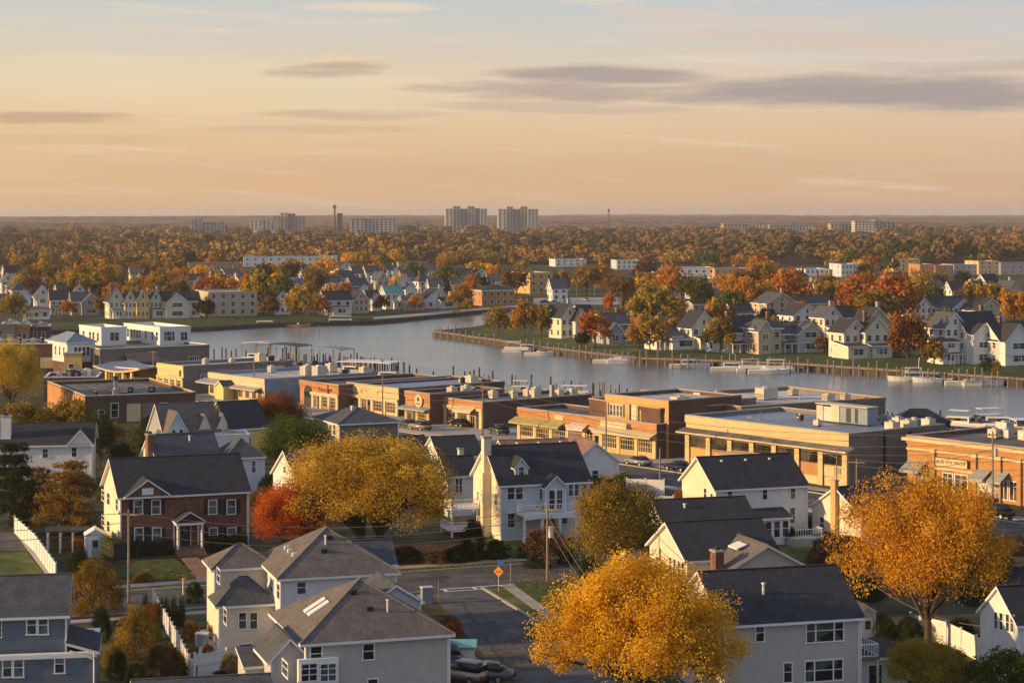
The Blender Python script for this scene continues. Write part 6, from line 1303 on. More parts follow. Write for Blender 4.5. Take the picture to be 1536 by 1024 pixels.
# ---------------------------------------------------------------- hills, woods
M['hill'] = mat('distant_autumn_woodland', (0.11, 0.075, 0.055), .95, .4, .012, c2=(.22, .14, .09), detail=12, spec=0)
M['forestfloor'] = mat('forest_floor', (0.04, 0.03, 0.018), .95, .3, .02, c2=(.09, .055, .03), detail=8, spec=0)
def ridge(Y0, Y1, zfun, seed, label, x=9000, nx=700, ny=14):
    g = np.random.default_rng(seed); xs = np.linspace(-x*Y1/8000, x*Y1/8000, nx); ph = g.uniform(0, 6.28, 12)
    V = []; fa = []
    for j in range(ny + 1):
        t = j/ny; Yv = Y0 + (Y1-Y0)*t; s = math.sin(math.pi*min(1, t*.62)) 
        for i, xx in enumerate(xs):
            n = sum(math.sin(xx*fr + ph[k]) * am for k, (fr, am) in enumerate(((.0006, 3), (.0013, 2.2), (.0031, 1.4), (.009, .7), (.021, .5), (.05, .6))))
            V.append((xx, Yv, max(-1.5, (zfun + n + g.uniform(-2.2, 2.2)) * s)))
    for j in range(ny):
        for i in range(nx-1): a = j*nx+i; fa.append((a, a+1, a+nx+1, a+nx))
    me = bpy.data.meshes.new('hills'); me.from_pydata(V, [], fa); me.materials.append(M['hill']); o = mk('hills', me); return tag(o, label, 'hills', kind='structure')
ridge(3700, 4500, 19, 1, 'nearest low wooded ridge beyond the tower blocks')
ridge(5200, 6400, 25, 2, 'middle wooded ridge on the horizon')
ridge(8000, 10500, 31, 3, 'farthest hazy wooded ridge forming the skyline')
fm = bpy.data.materials.new('woodland_leaves'); fm.use_nodes = True; n_ = fm.node_tree.nodes; l_ = fm.node_tree.links; n_.remove(n_['Principled BSDF'])
a1 = n_.new('ShaderNodeAttribute'); a1.attribute_name = 'hue'; rp = n_.new('ShaderNodeValToRGB'); cr = rp.color_ramp
sts = [(0, (.05, .06, .025)), (.16, (.11, .10, .035)), (.34, (.21, .15, .05)), (.55, (.29, .17, .06)), (.74, (.40, .22, .065)), (.9, (.46, .30, .08)), (1, (.38, .16, .05))]
cr.elements[0].color = sts[0][1] + (1,); cr.elements[1].color = sts[-1][1] + (1,)
for p, c in sts[1:-1]: e = cr.elements.new(p); e.color = c + (1,)
l_.new(a1.outputs['Fac'], rp.inputs['Fac']); a2 = n_.new('ShaderNodeAttribute'); a2.attribute_name = 'rnd'; mr = n_.new('ShaderNodeMapRange'); mr.inputs[3].default_value = .5; mr.inputs[4].default_value = .74; l_.new(a2.outputs['Fac'], mr.inputs[0])
mx = n_.new('ShaderNodeMix'); mx.data_type = 'RGBA'; mx.blend_type = 'MULTIPLY'; mx.inputs['Factor'].default_value = 1; l_.new(rp.outputs['Color'], mx.inputs[6]); l_.new(mr.outputs[0], mx.inputs[7])
d_ = n_.new('ShaderNodeBsdfDiffuse'); l_.new(mx.outputs[2], d_.inputs['Color']); l_.new(d_.outputs[0], n_['Material Output'].inputs['Surface'])
def forest():
    g = np.random.default_rng(5); sm = lambda P, N: (P - np.array([0, 0, .3])) * np.array([1, 1, 1.3]) * 1.6 + N * .32
    P0_, N0_, r0, _c = crown_pts(77, 34, 340, .02, 'dome', (.28, .45)); P1_, N1_, r1, _c = crown_pts(78, 22, 170, .02, 'dome', (.3, .5))
    def blob(seed, ncl, nl):
        q = np.random.default_rng(seed); d = q.normal(size=(ncl, 3)); d[:, 2] = np.abs(d[:, 2]) * 1.1 - .25; d /= np.linalg.norm(d, axis=1, keepdims=True)
        c = d * np.array([.62, .62, .34]) * q.uniform(.6, 1.05, (ncl, 1)) + np.array([0, 0, .58]); k = q.integers(0, ncl, nl); u = q.normal(size=(nl, 3)); u[:, 2] = np.abs(u[:, 2]) - .3; u /= np.linalg.norm(u, axis=1, keepdims=True)
        rc = q.uniform(.26, .42, ncl)[k][:, None]; P = c[k] + u * rc * np.array([1, 1, .6]) * q.uniform(.86, 1.02, (nl, 1)); return P, u + .5*(P - np.array([0, 0, .35])) + q.normal(size=(nl, 3))*.16, q.uniform(0, 1, nl)
    P0_, N0_, r0 = blob(7, 26, 420); P1_, N1_, r1 = blob(8, 18, 200)
    Cs, Ns, Ss, Rn, Hu = [], [], [], [], []
    for zone, (py0, py1, dens, PP, NN, rr) in enumerate(((397.5, 366, 1.0, P0_, N0_, r0), (366, 342, 1.0, P1_, N1_, r1))):
        py = py0
        while py > py1:
            Yr = H*F/(py-HY); wm = 21 if zone == 0 else 26; half = 900/F*Yr; step = wm*.78
            n = int(2*half/step)
            xs = -half + (np.arange(n) + g.uniform(-.4, .4, n)) * step
            ys = Yr + g.uniform(-.5, .5, n) * Yr*.03
            cl = .5 + .5*np.sin(xs*.013 + Yr*.02) * np.cos(xs*.0047 - Yr*.006 + 1)      # height varies over the woods: hollows and taller stands
            hh = (8 + 9*cl) * g.uniform(.75, 1.3, n); ww = wm * g.uniform(.7, 1.35, n)
            hue = np.clip(.45 + .22*np.sin(xs*.006 + Yr*.01) + g.normal(0, .19, n), 0, 1)
            for i in range(n):
                s = np.array([ww[i]/2, ww[i]/2, hh[i]]); Cs.append(PP*s + np.array([xs[i], ys[i], 0])); Ns.append(NN); Ss.append(np.full((len(PP), 1), ww[i]*(.12 if zone == 0 else .17))); Rn.append(rr); Hu.append(np.full(len(PP), hue[i]))
            py -= 2.2 if zone == 0 else 1.7
    C_, N_, S_, R_, H_ = map(np.concatenate, (Cs, Ns, Ss, Rn, Hu)); print('forest leaves', len(C_))
    me = quads_mesh('forest', C_, N_, S_, R_, H_, seed=9); me.materials.append(fm); o = mk('forest', me); return tag(o, 'wide autumn woodland stretching across the middle distance', 'forest', kind='stuff')
forest()
sheet('forest_floor', [(-2600, 1460), (2600, 1460), (6500, 4600), (-6500, 4600)], .3, 'forestfloor', 'dark leaf covered ground under the distant woods', 'ground')
# ================================================================ trees of the middle distance
FT = [  # cx, base, top, width px, colour, kind
 (893, 522, 466, 66, 'orange', 'far', 'round orange tree on the grass of the point'), (975, 530, 468, 76, 'amber', 'far', 'wide golden tree at the waterside right of the round orange one'),
 (985, 494, 422, 96, 'olive', 'far', 'tall spreading golden tree above the waterside olive one'), (1004, 458, 398, 74, 'orange', 'far', 'orange topped tree behind the tall spreading golden tree'),
 (936, 476, 402, 60, 'brown', 'farbare', 'thin brown half bare tree left of the tall golden tree'), (1080, 530, 476, 60, 'olive', 'far', 'round olive green tree before the big plain white house'),
 (1362, 546, 470, 76, 'rust', 'far', 'rust red waterside tree left of the three storey white house'), (748, 504, 460, 50, 'olive', 'far', 'leftmost olive tree on the tip of the point'),
 (787, 506, 446, 42, 'amber', 'far', 'slim golden tree on the point'), (812, 506, 454, 38, 'amber', 'far', 'second slim golden tree on the point, right of the taller one'), (830, 506, 464, 24, 'olive', 'far', 'small olive tree beside the cream sunlit gables'),
 (1178, 466, 402, 84, 'orange', 'far', 'wide orange tree above the broad tan gabled house'), (1140, 442, 388, 50, 'amber', 'far', 'amber tree behind the wide orange tree'), (1112, 470, 412, 50, 'orange', 'far', 'orange tree right of the glowing doorway hall'),
 (1245, 448, 408, 40, 'amber', 'far', 'small amber tree below the pink low shops'), (1290, 478, 412, 84, 'orange', 'far', 'left crown of the great orange olive thicket'), (1345, 484, 404, 90, 'orange', 'far', 'right crown of the great orange olive thicket'), (1310, 490, 436, 100, 'olive', 'far', 'low olive crown in front of the great thicket'),
 (1412, 506, 460, 50, 'green', 'far', 'pale green tree left of the black roofed white house'), (1450, 498, 470, 60, 'green', 'far', 'low pale green tree before the tan gabled house'), (1524, 496, 432, 60, 'orange', 'far', 'orange tree at the right edge beyond the shore houses'),
 (450, 480, 426, 54, 'amber', 'far', 'golden riverbank tree standing alone by the water'), (393, 472, 402, 60, 'olive', 'far', 'tall olive tree right of the tan apartment block'), (372, 462, 410, 50, 'orange', 'far', 'orange tree peeping over the tan apartment block roof'),
 (120, 448, 392, 50, 'amber', 'far', 'left golden tree of the amber cluster'), (152, 446, 388, 52, 'amber', 'far', 'right golden tree of the amber cluster'), (108, 452, 410, 34, 'red', 'far', 'red tree in front of the amber cluster'), (150, 452, 416, 40, 'red', 'far', 'second red tree right of the first by the cream row'),
 (205, 440, 413, 30, 'amber', 'far', 'bright golden tree above the cream row'), (58, 442, 398, 52, 'olive', 'far', 'olive golden tree at upper left'), (235, 448, 414, 36, 'orange', 'far', 'orange tree above the wide cream house'), (22, 482, 440, 50, 'olive', 'far', 'dark olive tree at the left edge of the far bank'),
 (270, 452, 418, 40, 'olive', 'far', 'olive tree behind the wide cream house'), (742, 430, 396, 36, 'orange', 'far', 'bright orange tree above the red brick hall'), (706, 456, 412, 36, 'orange', 'far', 'orange and amber tree left of the red brick hall'), (665, 412, 384, 30, 'orange', 'far', 'small orange tree at the edge of the woods'),
 (768, 402, 374, 14, 'amber', 'far', 'slim yellow tree rising before the woods'), (880, 444, 396, 60, 'olive', 'far', 'olive tree beyond the green field'), (845, 440, 402, 34, 'amber', 'far', 'amber tree right of the four storey brick block'), (905, 442, 392, 40, 'orange', 'far', 'orange tree beyond the green field'),
 (1083, 492, 456, 44, 'orange', 'far', 'small orange tree above the big plain white house'), (913, 470, 440, 20, 'red', 'far', 'narrow red tree left of the tall golden tree'), (1180, 500, 480, 40, 'evergreen', 'far', 'dark green tree behind the tan porch house'), (1400, 530, 500, 40, 'green', 'far', 'green tree between rust red tree and white house'),
 (1480, 556, 536, 26, 'evergreen', 'bushfar', 'dark shrub before the large white house'), (1494, 562, 540, 18, 'olive', 'bushfar', 'conical olive shrub before the right edge house')]
for t_ in FT: tree(t_[0], t_[1], t_[2], t_[3], t_[4], t_[5], None, t_[6])
NAUTO = len(TREES)
for cx_, b_, hp_, c_ in ((1120, 522, 36, 'orange'), (1160, 503, 30, 'amber'), (1215, 512, 34, 'olive'), (1234, 532, 30, 'brown'), (1253, 530, 26, 'olive'), (1290, 500, 34, 'copper'), (1345, 528, 44, 'olive'), (1402, 548, 40, 'olive'), (1442, 516, 36, 'amber'), (1028, 516, 34, 'orange'),
    (900, 503, 40, 'olive'), (872, 522, 26, 'evergreen'), (1060, 506, 34, 'brown'), (1532, 540, 36, 'amber'), (1005, 512, 36, 'amber'), (1340, 506, 36, 'orange'), (1200, 486, 34, 'orange'), (1480, 506, 34, 'copper'), (1075, 480, 34, 'copper'), (1150, 488, 26, 'evergreen'), (950, 510, 36, 'orange'),
    (152, 474, 30, 'olive'), (104, 476, 26, 'orange'), (307, 480, 34, 'evergreen'), (406, 476, 34, 'brown'), (480, 474, 34, 'amber'), (622, 467, 26, 'orange'), (690, 464, 38, 'amber'), (703, 455, 30, 'orange'), (572, 468, 26, 'brown'), (700, 470, 22, 'olive'), (330, 440, 34, 'amber'), (515, 455, 34, 'orange'), (600, 446, 34, 'copper')):
    tree(cx_, b_, b_ - hp_, hp_ * 1.15, c_, 'far')
g_ = random.Random(99)
def scatter(n, x0, x1, y0, y1, sz, pal, kind='far', avoid=()):
    k = 0; tries = 0
    while k < n and tries < 4000:
        tries += 1
        x = g_.uniform(x0, x1); b_ = y0 + (y1-y0) * g_.random()**.8
        if any(a[0] < x < a[1] and a[2] < b_ < a[3] for a in avoid): continue
        # keep trees apart and off the houses
        if any(abs(x - q[0])*1.0 < 9 and abs(b_ - q[1]) < 4 for q in SC): continue
        if any(l - 6 < x < r_ + 6 and bb - .5 < b_ < bb + 16 for (l, r_, bb) in HB): continue
        s = (b_ - HY) / 120.0; hpx = g_.uniform(*sz) * s; SC.append((x, b_)); k += 1
        tree(x, b_, b_ - hpx, hpx * g_.uniform(.95, 1.45), g_.choice(pal), kind)
SC = [t_['px'] for t_ in TREES[-90:]]
HB = [(a[0], a[1], a[2]) for a in FL + FR] + [(313, 386, 475), (723, 772, 459), (795, 829, 441), (52, 78, 470)] + [(a[0], a[1], a[2]) for a in FB] + [(x - 12, x + 12, b_) for x, b_ in MH]
PAL = ['orange', 'amber', 'olive', 'copper', 'brown', 'orange', 'olive', 'evergreen', 'amber', 'green', 'rust']
NOG = ((785, 945, 438, 470), (560, 800, 455, 520), (300, 560, 470, 520))
scatter(56, 0, 790, 398, 425, (30, 48), PAL, 'tiny', NOG)
scatter(52, 0, 780, 425, 464, (28, 44), PAL, 'far', NOG)
scatter(26, 960, 1536, 398, 425, (30, 48), PAL, 'tiny')
scatter(44, 940, 1536, 425, 482, (28, 46), PAL, 'far', ((1100, 1260, 470, 480),))
scatter(34, 900, 1536, 485, 538, (14, 24), ['evergreen', 'olive', 'green', 'rust', 'brown'], 'bushfar')
scatter(10, 40, 700, 466, 478, (8, 14), ['evergreen', 'olive', 'green'], 'bushfar')
# ================================================================ waterfront
def dock(name, pts, wd, z, label, mt='dock', piles=True):
    q = MB(); pts = [Vector((p[0], p[1], 0)) for p in pts]; o = pts[0].copy(); root = empty(name, o, 0, label, 'dock')
    for a, b_ in zip(pts, pts[1:]):
        d = (b_-a).normalized(); s = Vector((-d.y, d.x, 0))*wd/2; c = [a-o-s, b_-o-s, b_-o+s, a-o+s]; q.prism([(p.x, p.y) for p in c], z-.25, z, mt)
    q.build('deck', root); q = MB()
    for a, b_ in zip(pts, pts[1:]):
        L_ = (b_-a).length; d = (b_-a).normalized(); s = Vector((-d.y, d.x, 0))*wd*.42
        for k in range(int(L_/3)+1):
            for sg in (-1, 1): p = a-o + d*min(L_, 3*k) + s*sg; q.tube([(p.x, p.y, -2.6), (p.x, p.y, z-.26)], .16, 'darkwood', 5)
    q.build('support_posts', root); return root
dock('boardwalk', [at(654, 504, WZ), at(700, 510.5, WZ), at(750, 517.5, WZ), at(800, 526, WZ), at(870, 534.5, WZ), at(960, 545.5, WZ)], 2.4, .25, 'long wooden boardwalk along the edge of the wooded point')
dock('boardwalk', [at(960, 545.5, WZ), at(1080, 549.5, WZ), at(1200, 554.5, WZ), at(1330, 563.5, WZ), at(1440, 571, WZ), at(1620, 584, WZ)], 2.6, .25, 'long wooden boardwalk before the right bank houses')
piln = [0]
pm_ = {}
def pile(p, h_, label, r_=.17, mt='darkwood', group=None):
    key = (round(h_*2)/2, mt)
    if key not in pm_: q = MB(); q.tube([(0, 0, -2.2), (0, 0, key[0])], [r_, r_*.92], mt, 7); q.tube([(0, 0, key[0]), (0, 0, key[0]+.22)], [r_*.95, .03], 'metal' if mt == 'wood' else mt, 7); pm_[key] = q.mesh('piling')
    o = mk('piling', pm_[key], None, (p.x, p.y, 0)); piln[0] += 1
    return tag(o, label, 'piling', group)
pts = [(653, 506), (700, 512), (750, 520), (800, 528.5), (870, 537), (960, 548), (1080, 552.5), (1200, 558), (1330, 567), (1536, 582)]
def along(pts, step):
    out = []
    for a, b_ in zip(pts, pts[1:]):
        n = max(1, int((b_[0]-a[0])/step))
        for k in range(n): t = k/n; out.append((a[0]+(b_[0]-a[0])*t, a[1]+(b_[1]-a[1])*t))
    return out
g_ = random.Random(3)
for i, (x, y) in enumerate(along(pts[:6], 9)): pile(at(x + g_.uniform(-2, 2), y + .6, WZ), g_.choice([1.0, 1.5, 1.5, 2.0]), 'brown timber piling along the boardwalk of the wooded point', mt='wood', group='pilings along the point')
for i, (x, y) in enumerate(along(pts[5:], 12)): pile(at(x + g_.uniform(-3, 3), y + 1.2 + g_.uniform(0, 1.2), WZ), g_.choice([1.0, 1.5, 2.0, 2.5]), 'brown timber piling along the right bank boardwalk', mt='wood', group='pilings along the right bank')
for i, (x, y) in enumerate(((657, 502), (661, 500.5), (672, 500), (683, 499), (694, 498.5), (705, 497), (717, 496), (729, 495), (741, 494), (752, 492.5))): pile(at(x, y, WZ), 1.5, 'timber piling behind the tip of the wooded point', mt='wood', group='pilings behind the point')
MP = [(321, 537, 13), (333, 535, 12), (339, 536, 12), (347, 537, 11), (354, 537, 12), (369, 536, 9), (402, 541, 18), (424, 536, 14), (444, 543, 26), (456, 543, 10), (459, 545, 14), (476, 542, 12), (491, 549, 9), (509, 553, 24), (516, 551, 17), (523, 556, 12), (531, 556, 10),
 (541, 556, 20), (555, 557, 19), (563, 558, 13), (566, 560, 16), (577, 562, 20), (591, 566, 22), (594, 566, 20), (606, 573, 29), (625, 572, 18), (650, 573, 15), (680, 575, 25), (697, 577, 18), (705, 577, 18), (711, 578, 22), (719, 578, 26), (722, 578, 14), (733, 579, 16), (739, 580, 24), (768, 586, 25),
 (797, 590, 26), (826, 593, 26), (857, 592, 22), (890, 600, 26), (901, 600, 15), (952, 604, 18), (1221, 612, 10), (1331, 629, 12), (1338, 630, 11), (1350, 631, 10), (1357, 633, 12), (1410, 640, 26)]
for x, b_, hp in MP:
    p = at(x, b_, WZ); hm_ = hp / F * p.y
    pile(p, hm_ + WZ, 'tall dark piling standing in the marina behind the shops', .2, 'darkwood', 'tall pilings in the marina')
for k, (a, b_, lb) in enumerate((((330, 541), (420, 546), 'marina jetty behind the white riverside blocks'), ((430, 547), (560, 566), 'main marina jetty crowded with boats'), ((560, 566), (620, 577), 'short marina jetty left of the tall pilings'), ((690, 579), (770, 589), 'marina jetty behind the cream awning shop'),
        ((780, 592), (920, 600), 'marina jetty with the white motorboats'), ((1330, 634), (1560, 650), 'marina jetty behind the orange brick shop'))):
    dock('jetty', [at(*a), at(*b_)], 1.8, .2, lb)
    for f in (.25, .55, .85):
        c_ = at(*a).lerp(at(*b_), f); 
def boat(px, py, L_, deg, kind, label, hull='gel', top='gel', group=None):
    p = at(px, py, WZ); root = empty('boat', (p.x, p.y, WZ), R(deg), label, 'boat', group); q = MB(); W_ = L_*.3; n = 9; ring = []
    for k in range(n+1):
        t = k/n; x = -L_/2 + L_*t; hw = W_/2*(1 - max(0, (t-.45)/.55)**2.2) + .02; zt = .75 + .45*t*t; ring.append((x, hw, zt))
    for k in range(n):
        a, b_ = ring[k], ring[k+1]
        for s in (-1, 1):
            f = [(a[0], s*a[1], a[2]), (b_[0], s*b_[1], b_[2]), (b_[0]*.97, s*b_[1]*.75, -.2), (a[0]*.97, s*a[1]*.75, -.2)]
            q.face(f if s < 0 else f[::-1], hull)
        q.face([(a[0], -a[1], a[2]-.12), (b_[0], -b_[1], b_[2]-.12), (b_[0], b_[1], b_[2]-.12), (a[0], a[1], a[2]-.12)], 'gel')
    a = ring[0]; q.face([(a[0], a[1], a[2]), (a[0], -a[1], a[2]), (a[0]*.97, -a[1]*.75, -.2), (a[0]*.97, a[1]*.75, -.2)], hull); q.build('hull', root)
    if kind in ('cabin', 'yacht'):
        c = MB(); x0, x1, hw, z0, z1 = -L_*.22, L_*.2, W_*.33, .65, 1.9
        c.face([(x0, -hw, z1), (x1-.6, -hw*.9, z1), (x1-.6, hw*.9, z1), (x0, hw, z1)], top); c.face([(x0, -hw, z0), (x1, -hw*.9, z0), (x1-.6, -hw*.9, z1), (x0, -hw, z1)], top); c.face([(x1, hw*.9, z0), (x0, hw, z0), (x0, hw, z1), (x1-.6, hw*.9, z1)], top)
        c.face([(x0, hw, z0), (x0, -hw, z0), (x0, -hw, z1), (x0, hw, z1)], top); c.face([(x1, -hw*.9, z0), (x1, hw*.9, z0), (x1-.6, hw*.9, z1), (x1-.6, -hw*.9, z1)], 'glass'); c.build('cabin', root)
        c = MB(); c.box(x0+.3, -hw-.02, 1.2, x1-.6, -hw-.002, 1.7, 'glass'); c.box(x0+.3, hw+.002, 1.2, x1-.6, hw+.02, 1.7, 'glass'); c.build('window', root)
        if kind == 'yacht':
            c = MB(); c.box(x0+.2, -hw*.8, 2.9, x1-.9, hw*.8, 3.0, top)
            for xx in (x0+.3, x1-1.1):
                for s in (-1, 1): c.tube([(xx, s*hw*.75, 1.9), (xx, s*hw*.75, 2.9)], .04, 'metal', 4)
            c.build('canopy', root); c = MB(); c.tube([(x0+.8, 0, 3.0), (x0+.6, 0, 5.2)], .04, 'metal', 4); c.build('antenna', root)
    elif kind == 'open':
        c = MB(); c.face([(L_*.12, -W_*.35, .7), (L_*.12, W_*.35, .7), (L_*.05, W_*.3, 1.5), (L_*.05, -W_*.3, 1.5)], 'glass'); c.box(-.5, -.35, .6, .1, .35, 1.3, 'gel'); c.build('windscreen', root); c = MB(); c.box(-L_/2-.35, -.2, -.1, -L_/2, .2, 1.2, 'dark'); c.build('outboard_motor', root)
    elif kind == 'covered':
        c = MB(); c.prism([(-L_*.45, -W_*.45), (L_*.2, -W_*.42), (L_*.46, 0), (L_*.2, W_*.42), (-L_*.45, W_*.45)], .86, 1.2, top); c.prism([(-L_*.3, -W_*.2), (L_*.12, -W_*.18), (L_*.12, W_*.18), (-L_*.3, W_*.2)], 1.2, 1.65, top); c.build('boat_cover', root)
    elif kind == 'pontoon':
        c = MB(); c.box(-L_*.42, -W_*.42, .7, L_*.4, W_*.42, 1.5, 'carwhite'); c.build('side_panels', root); c = MB(); c.box(-L_*.35, -W_*.45, 2.9, L_*.15, W_*.45, 3.02, top)
        for xx in (-L_*.33, L_*.13):
            for s in (-1, 1): c.tube([(xx, s*W_*.4, 1.5), (xx, s*W_*.4, 2.9)], .04, 'metal', 4)
        c.build('canopy', root)
    return root
BT = [(400, 489.5, 14, -8, 'cabin', 'white motor boat moored at the far left bank', 'gel', 'gel'), (424, 489.5, 12, 170, 'open', 'white open boat right of the far bank motor boat', 'gel', 'gel'), (409, 487.5, 8, 0, 'covered', 'red covered boat behind the far bank motor boat', 'red', 'red'), (448, 490, 8, 0, 'open', 'small orange boat at the far bank', 'brick_o', 'gel'),
 (513, 487, 20, 0, 'yacht', 'large white double decked tour boat at the far bank', 'gel', 'gel'), (372, 491, 8, 10, 'open', 'small dark boat near the far bank grass', 'dark', 'gel'), (545, 485, 9, 8, 'open', 'small dark boat right of the tour boat', 'dark', 'gel'),
 (388, 541, 12, -20, 'cabin', 'white cabin boat behind the white riverside block', 'gel', 'gel'), (410, 545, 9, -15, 'open', 'small white boat among the first marina pilings', 'gel', 'gel'), (434, 548, 9, -60, 'covered', 'blue covered boat in the marina', 'gel', 'bluetarp'), (470, 550, 10, -50, 'open', 'dark hulled boat in the marina', 'navy', 'gel'),
 (495, 552, 10, -70, 'covered', 'pale blue covered boat beside the roofed slip', 'gel', 'flatblue'), (530, 561, 11, -40, 'cabin', 'white cabin boat under the marina canopy', 'gel', 'gel'), (586, 570, 11, -20, 'cabin', 'white cabin boat beside the yellow shop roof', 'gel', 'gel'), (556, 566, 9, -35, 'open', 'small white boat at the end of the main jetty', 'gel', 'gel'),
 (735, 583, 9, -20, 'covered', 'grey covered boat behind the cream awning shop', 'gel', 'flatblue'), (784, 592, 10, -10, 'yacht', 'white motor yacht with blue screen left of the parade chimney', 'gel', 'gel'), (760, 592, 11, 160, 'covered', 'long pale covered boat by the shop rooftops', 'gel', 'flatblue'), (866, 600, 15, -12, 'yacht', 'large white motor yacht behind the upper brick building', 'gel', 'gel'),
 (850, 602, 8, -70, 'open', 'white open boat left of the large motor yacht', 'gel', 'gel'), (928, 607, 8, 0, 'open', 'small white boat left of the market hall roof', 'gel', 'gel'), (985, 609, 9, -10, 'pontoon', 'white pontoon boat with flat canopy behind the market hall', 'gel', 'gel'), (1007, 609, 9, -20, 'yacht', 'white cruiser with round wheelhouse behind the market hall', 'gel', 'gel'),
 (775, 528.5, 8, -6, 'pontoon', 'cream pontoon boat by the grass of the point', 'gel', 'gel'), (808, 533, 8, -6, 'open', 'white open boat right of the cream pontoon boat', 'gel', 'gel'), (792, 526.8, 9, -4, 'cabin', 'cream cabin boat against the point boardwalk', 'gel', 'gel'), (918, 544, 10, -5, 'open', 'small white boat below the olive waterside tree', 'gel', 'gel'), (935, 545, 8, 0, 'covered', 'white covered boat next to the small white boat', 'gel', 'gel'),
 (1035, 551, 10, 0, 'cabin', 'long white cabin boat before the pointed cream gable', 'gel', 'gel'), (1100, 555.5, 11, -3, 'cabin', 'long cream boat before the big plain white house', 'gel', 'gel'), (1130, 557, 8, 0, 'pontoon', 'pale pontoon boat with silver canopy', 'gel', 'metal'), (1168, 558, 8, 0, 'pontoon', 'white pontoon boat before the tan porch house', 'gel', 'gel'), (1153, 560, 10, 0, 'open', 'low white boat under the pale boardwalk rail', 'gel', 'gel'),
 (1367, 571, 11, -176, 'yacht', 'white cruiser with cream hull before the rust red tree', 'gel', 'gel'), (1398, 573, 9, -176, 'open', 'cream open boat right of the white cruiser', 'gel', 'gel'), (1450, 577, 10, 0, 'open', 'long flat white boat at the right bank', 'gel', 'gel'), (1475, 578, 9, 0, 'covered', 'silver covered boat right of the long flat boat', 'gel', 'metal'),
 (1436, 640, 11, 150, 'yacht', 'white cruiser right of the black canopy in the marina', 'gel', 'gel'), (1460, 641, 10, -40, 'covered', 'dark covered boat between the marina cruisers', 'gel', 'dark'), (1480, 637, 13, -160, 'yacht', 'tall white yacht with antennas at the right marina', 'gel', 'gel'), (1500, 641, 11, -10, 'cabin', 'white cabin boat beside the tall white yacht', 'gel', 'gel'), (1530, 645, 12, -90, 'cabin', 'white boat bow at the right edge of the marina', 'gel', 'gel'), (1305, 632, 8, -30, 'open', 'small white boat behind the market hall corner', 'gel', 'gel')]
for b_ in BT: boat(*b_)
g_ = random.Random(12)
for k in range(46):
    t = g_.random(); x = 430 + 190*t + g_.uniform(-6, 6); y = 548 + 24*t + g_.uniform(-9, 3); p = at(x, y, WZ)
    pile(p, g_.choice([1.0, 1.5, 2.0, 2.5]), 'short timber piling among the marina boats', .15, 'wood' if k % 3 else 'darkwood', 'short pilings in the marina')
for k in range(26):
    t = g_.random(); x = 690 + 260*t; y = 584 + 18*t + g_.uniform(-5, 3); pile(at(x, y, WZ), g_.choice([1.0, 1.5, 2.0]), 'short timber piling behind the parade roofs', .15, 'wood', 'short pilings behind the parade')
def roofed_slip(px, py, w_, label, mt='dark', rise=.4, z=2.6, d=7, deg=-25):
    p = at(px, py, WZ); root = empty('boat_shelter', (p.x, p.y, 0), R(deg), label, 'boat shelter'); q = MB(); n = 8
    for k in range(n): a, b_ = -w_/2 + w_*k/n, -w_/2 + w_*(k+1)/n; f = lambda x: z + rise*(1-(2*x/w_)**2); q.slab([(a, -d/2, f(a)), (b_, -d/2, f(b_)), (b_, d/2, f(b_)), (a, d/2, f(a))], .15, mt, mt)
    q.build('roof', root); q = MB()
    for xx in (-w_/2+.1, 0, w_/2-.1):
        for yy in (-d/2+.1, d/2-.1): q.tube([(xx, yy, -2.4), (xx, yy, z-.1)], .1, 'wood', 5)
    q.build('posts', root)
roofed_slip(425, 540, 13, 'dark flat roofed boat shelter behind the cream shop'); roofed_slip(490, 546, 12, 'navy flat roofed boat shelter with blue panels', 'flatblue'); roofed_slip(555, 563, 14, 'long low boat shelter with white edge', 'white', .1, 2.0); roofed_slip(395, 536, 9, 'pale boat shelter far left in the marina', 'metal')
h = Bld('boat_shelter', (1345, 633), 1425, 1.2, 4, 'domed black boat canopy behind the yellow brick store', 'boat shelter'); h.vol(0, 0, h.w, 6, .4, 1.2, 'hip', 1.9, 'dark', 'dark', over=.2, edge='dark')
for xx in (0, h.w/2, h.w): q = MB(); q.tube([(xx, .2, -2.4), (xx, .2, .6)], .12, 'wood', 6); h.part(q, 'post')
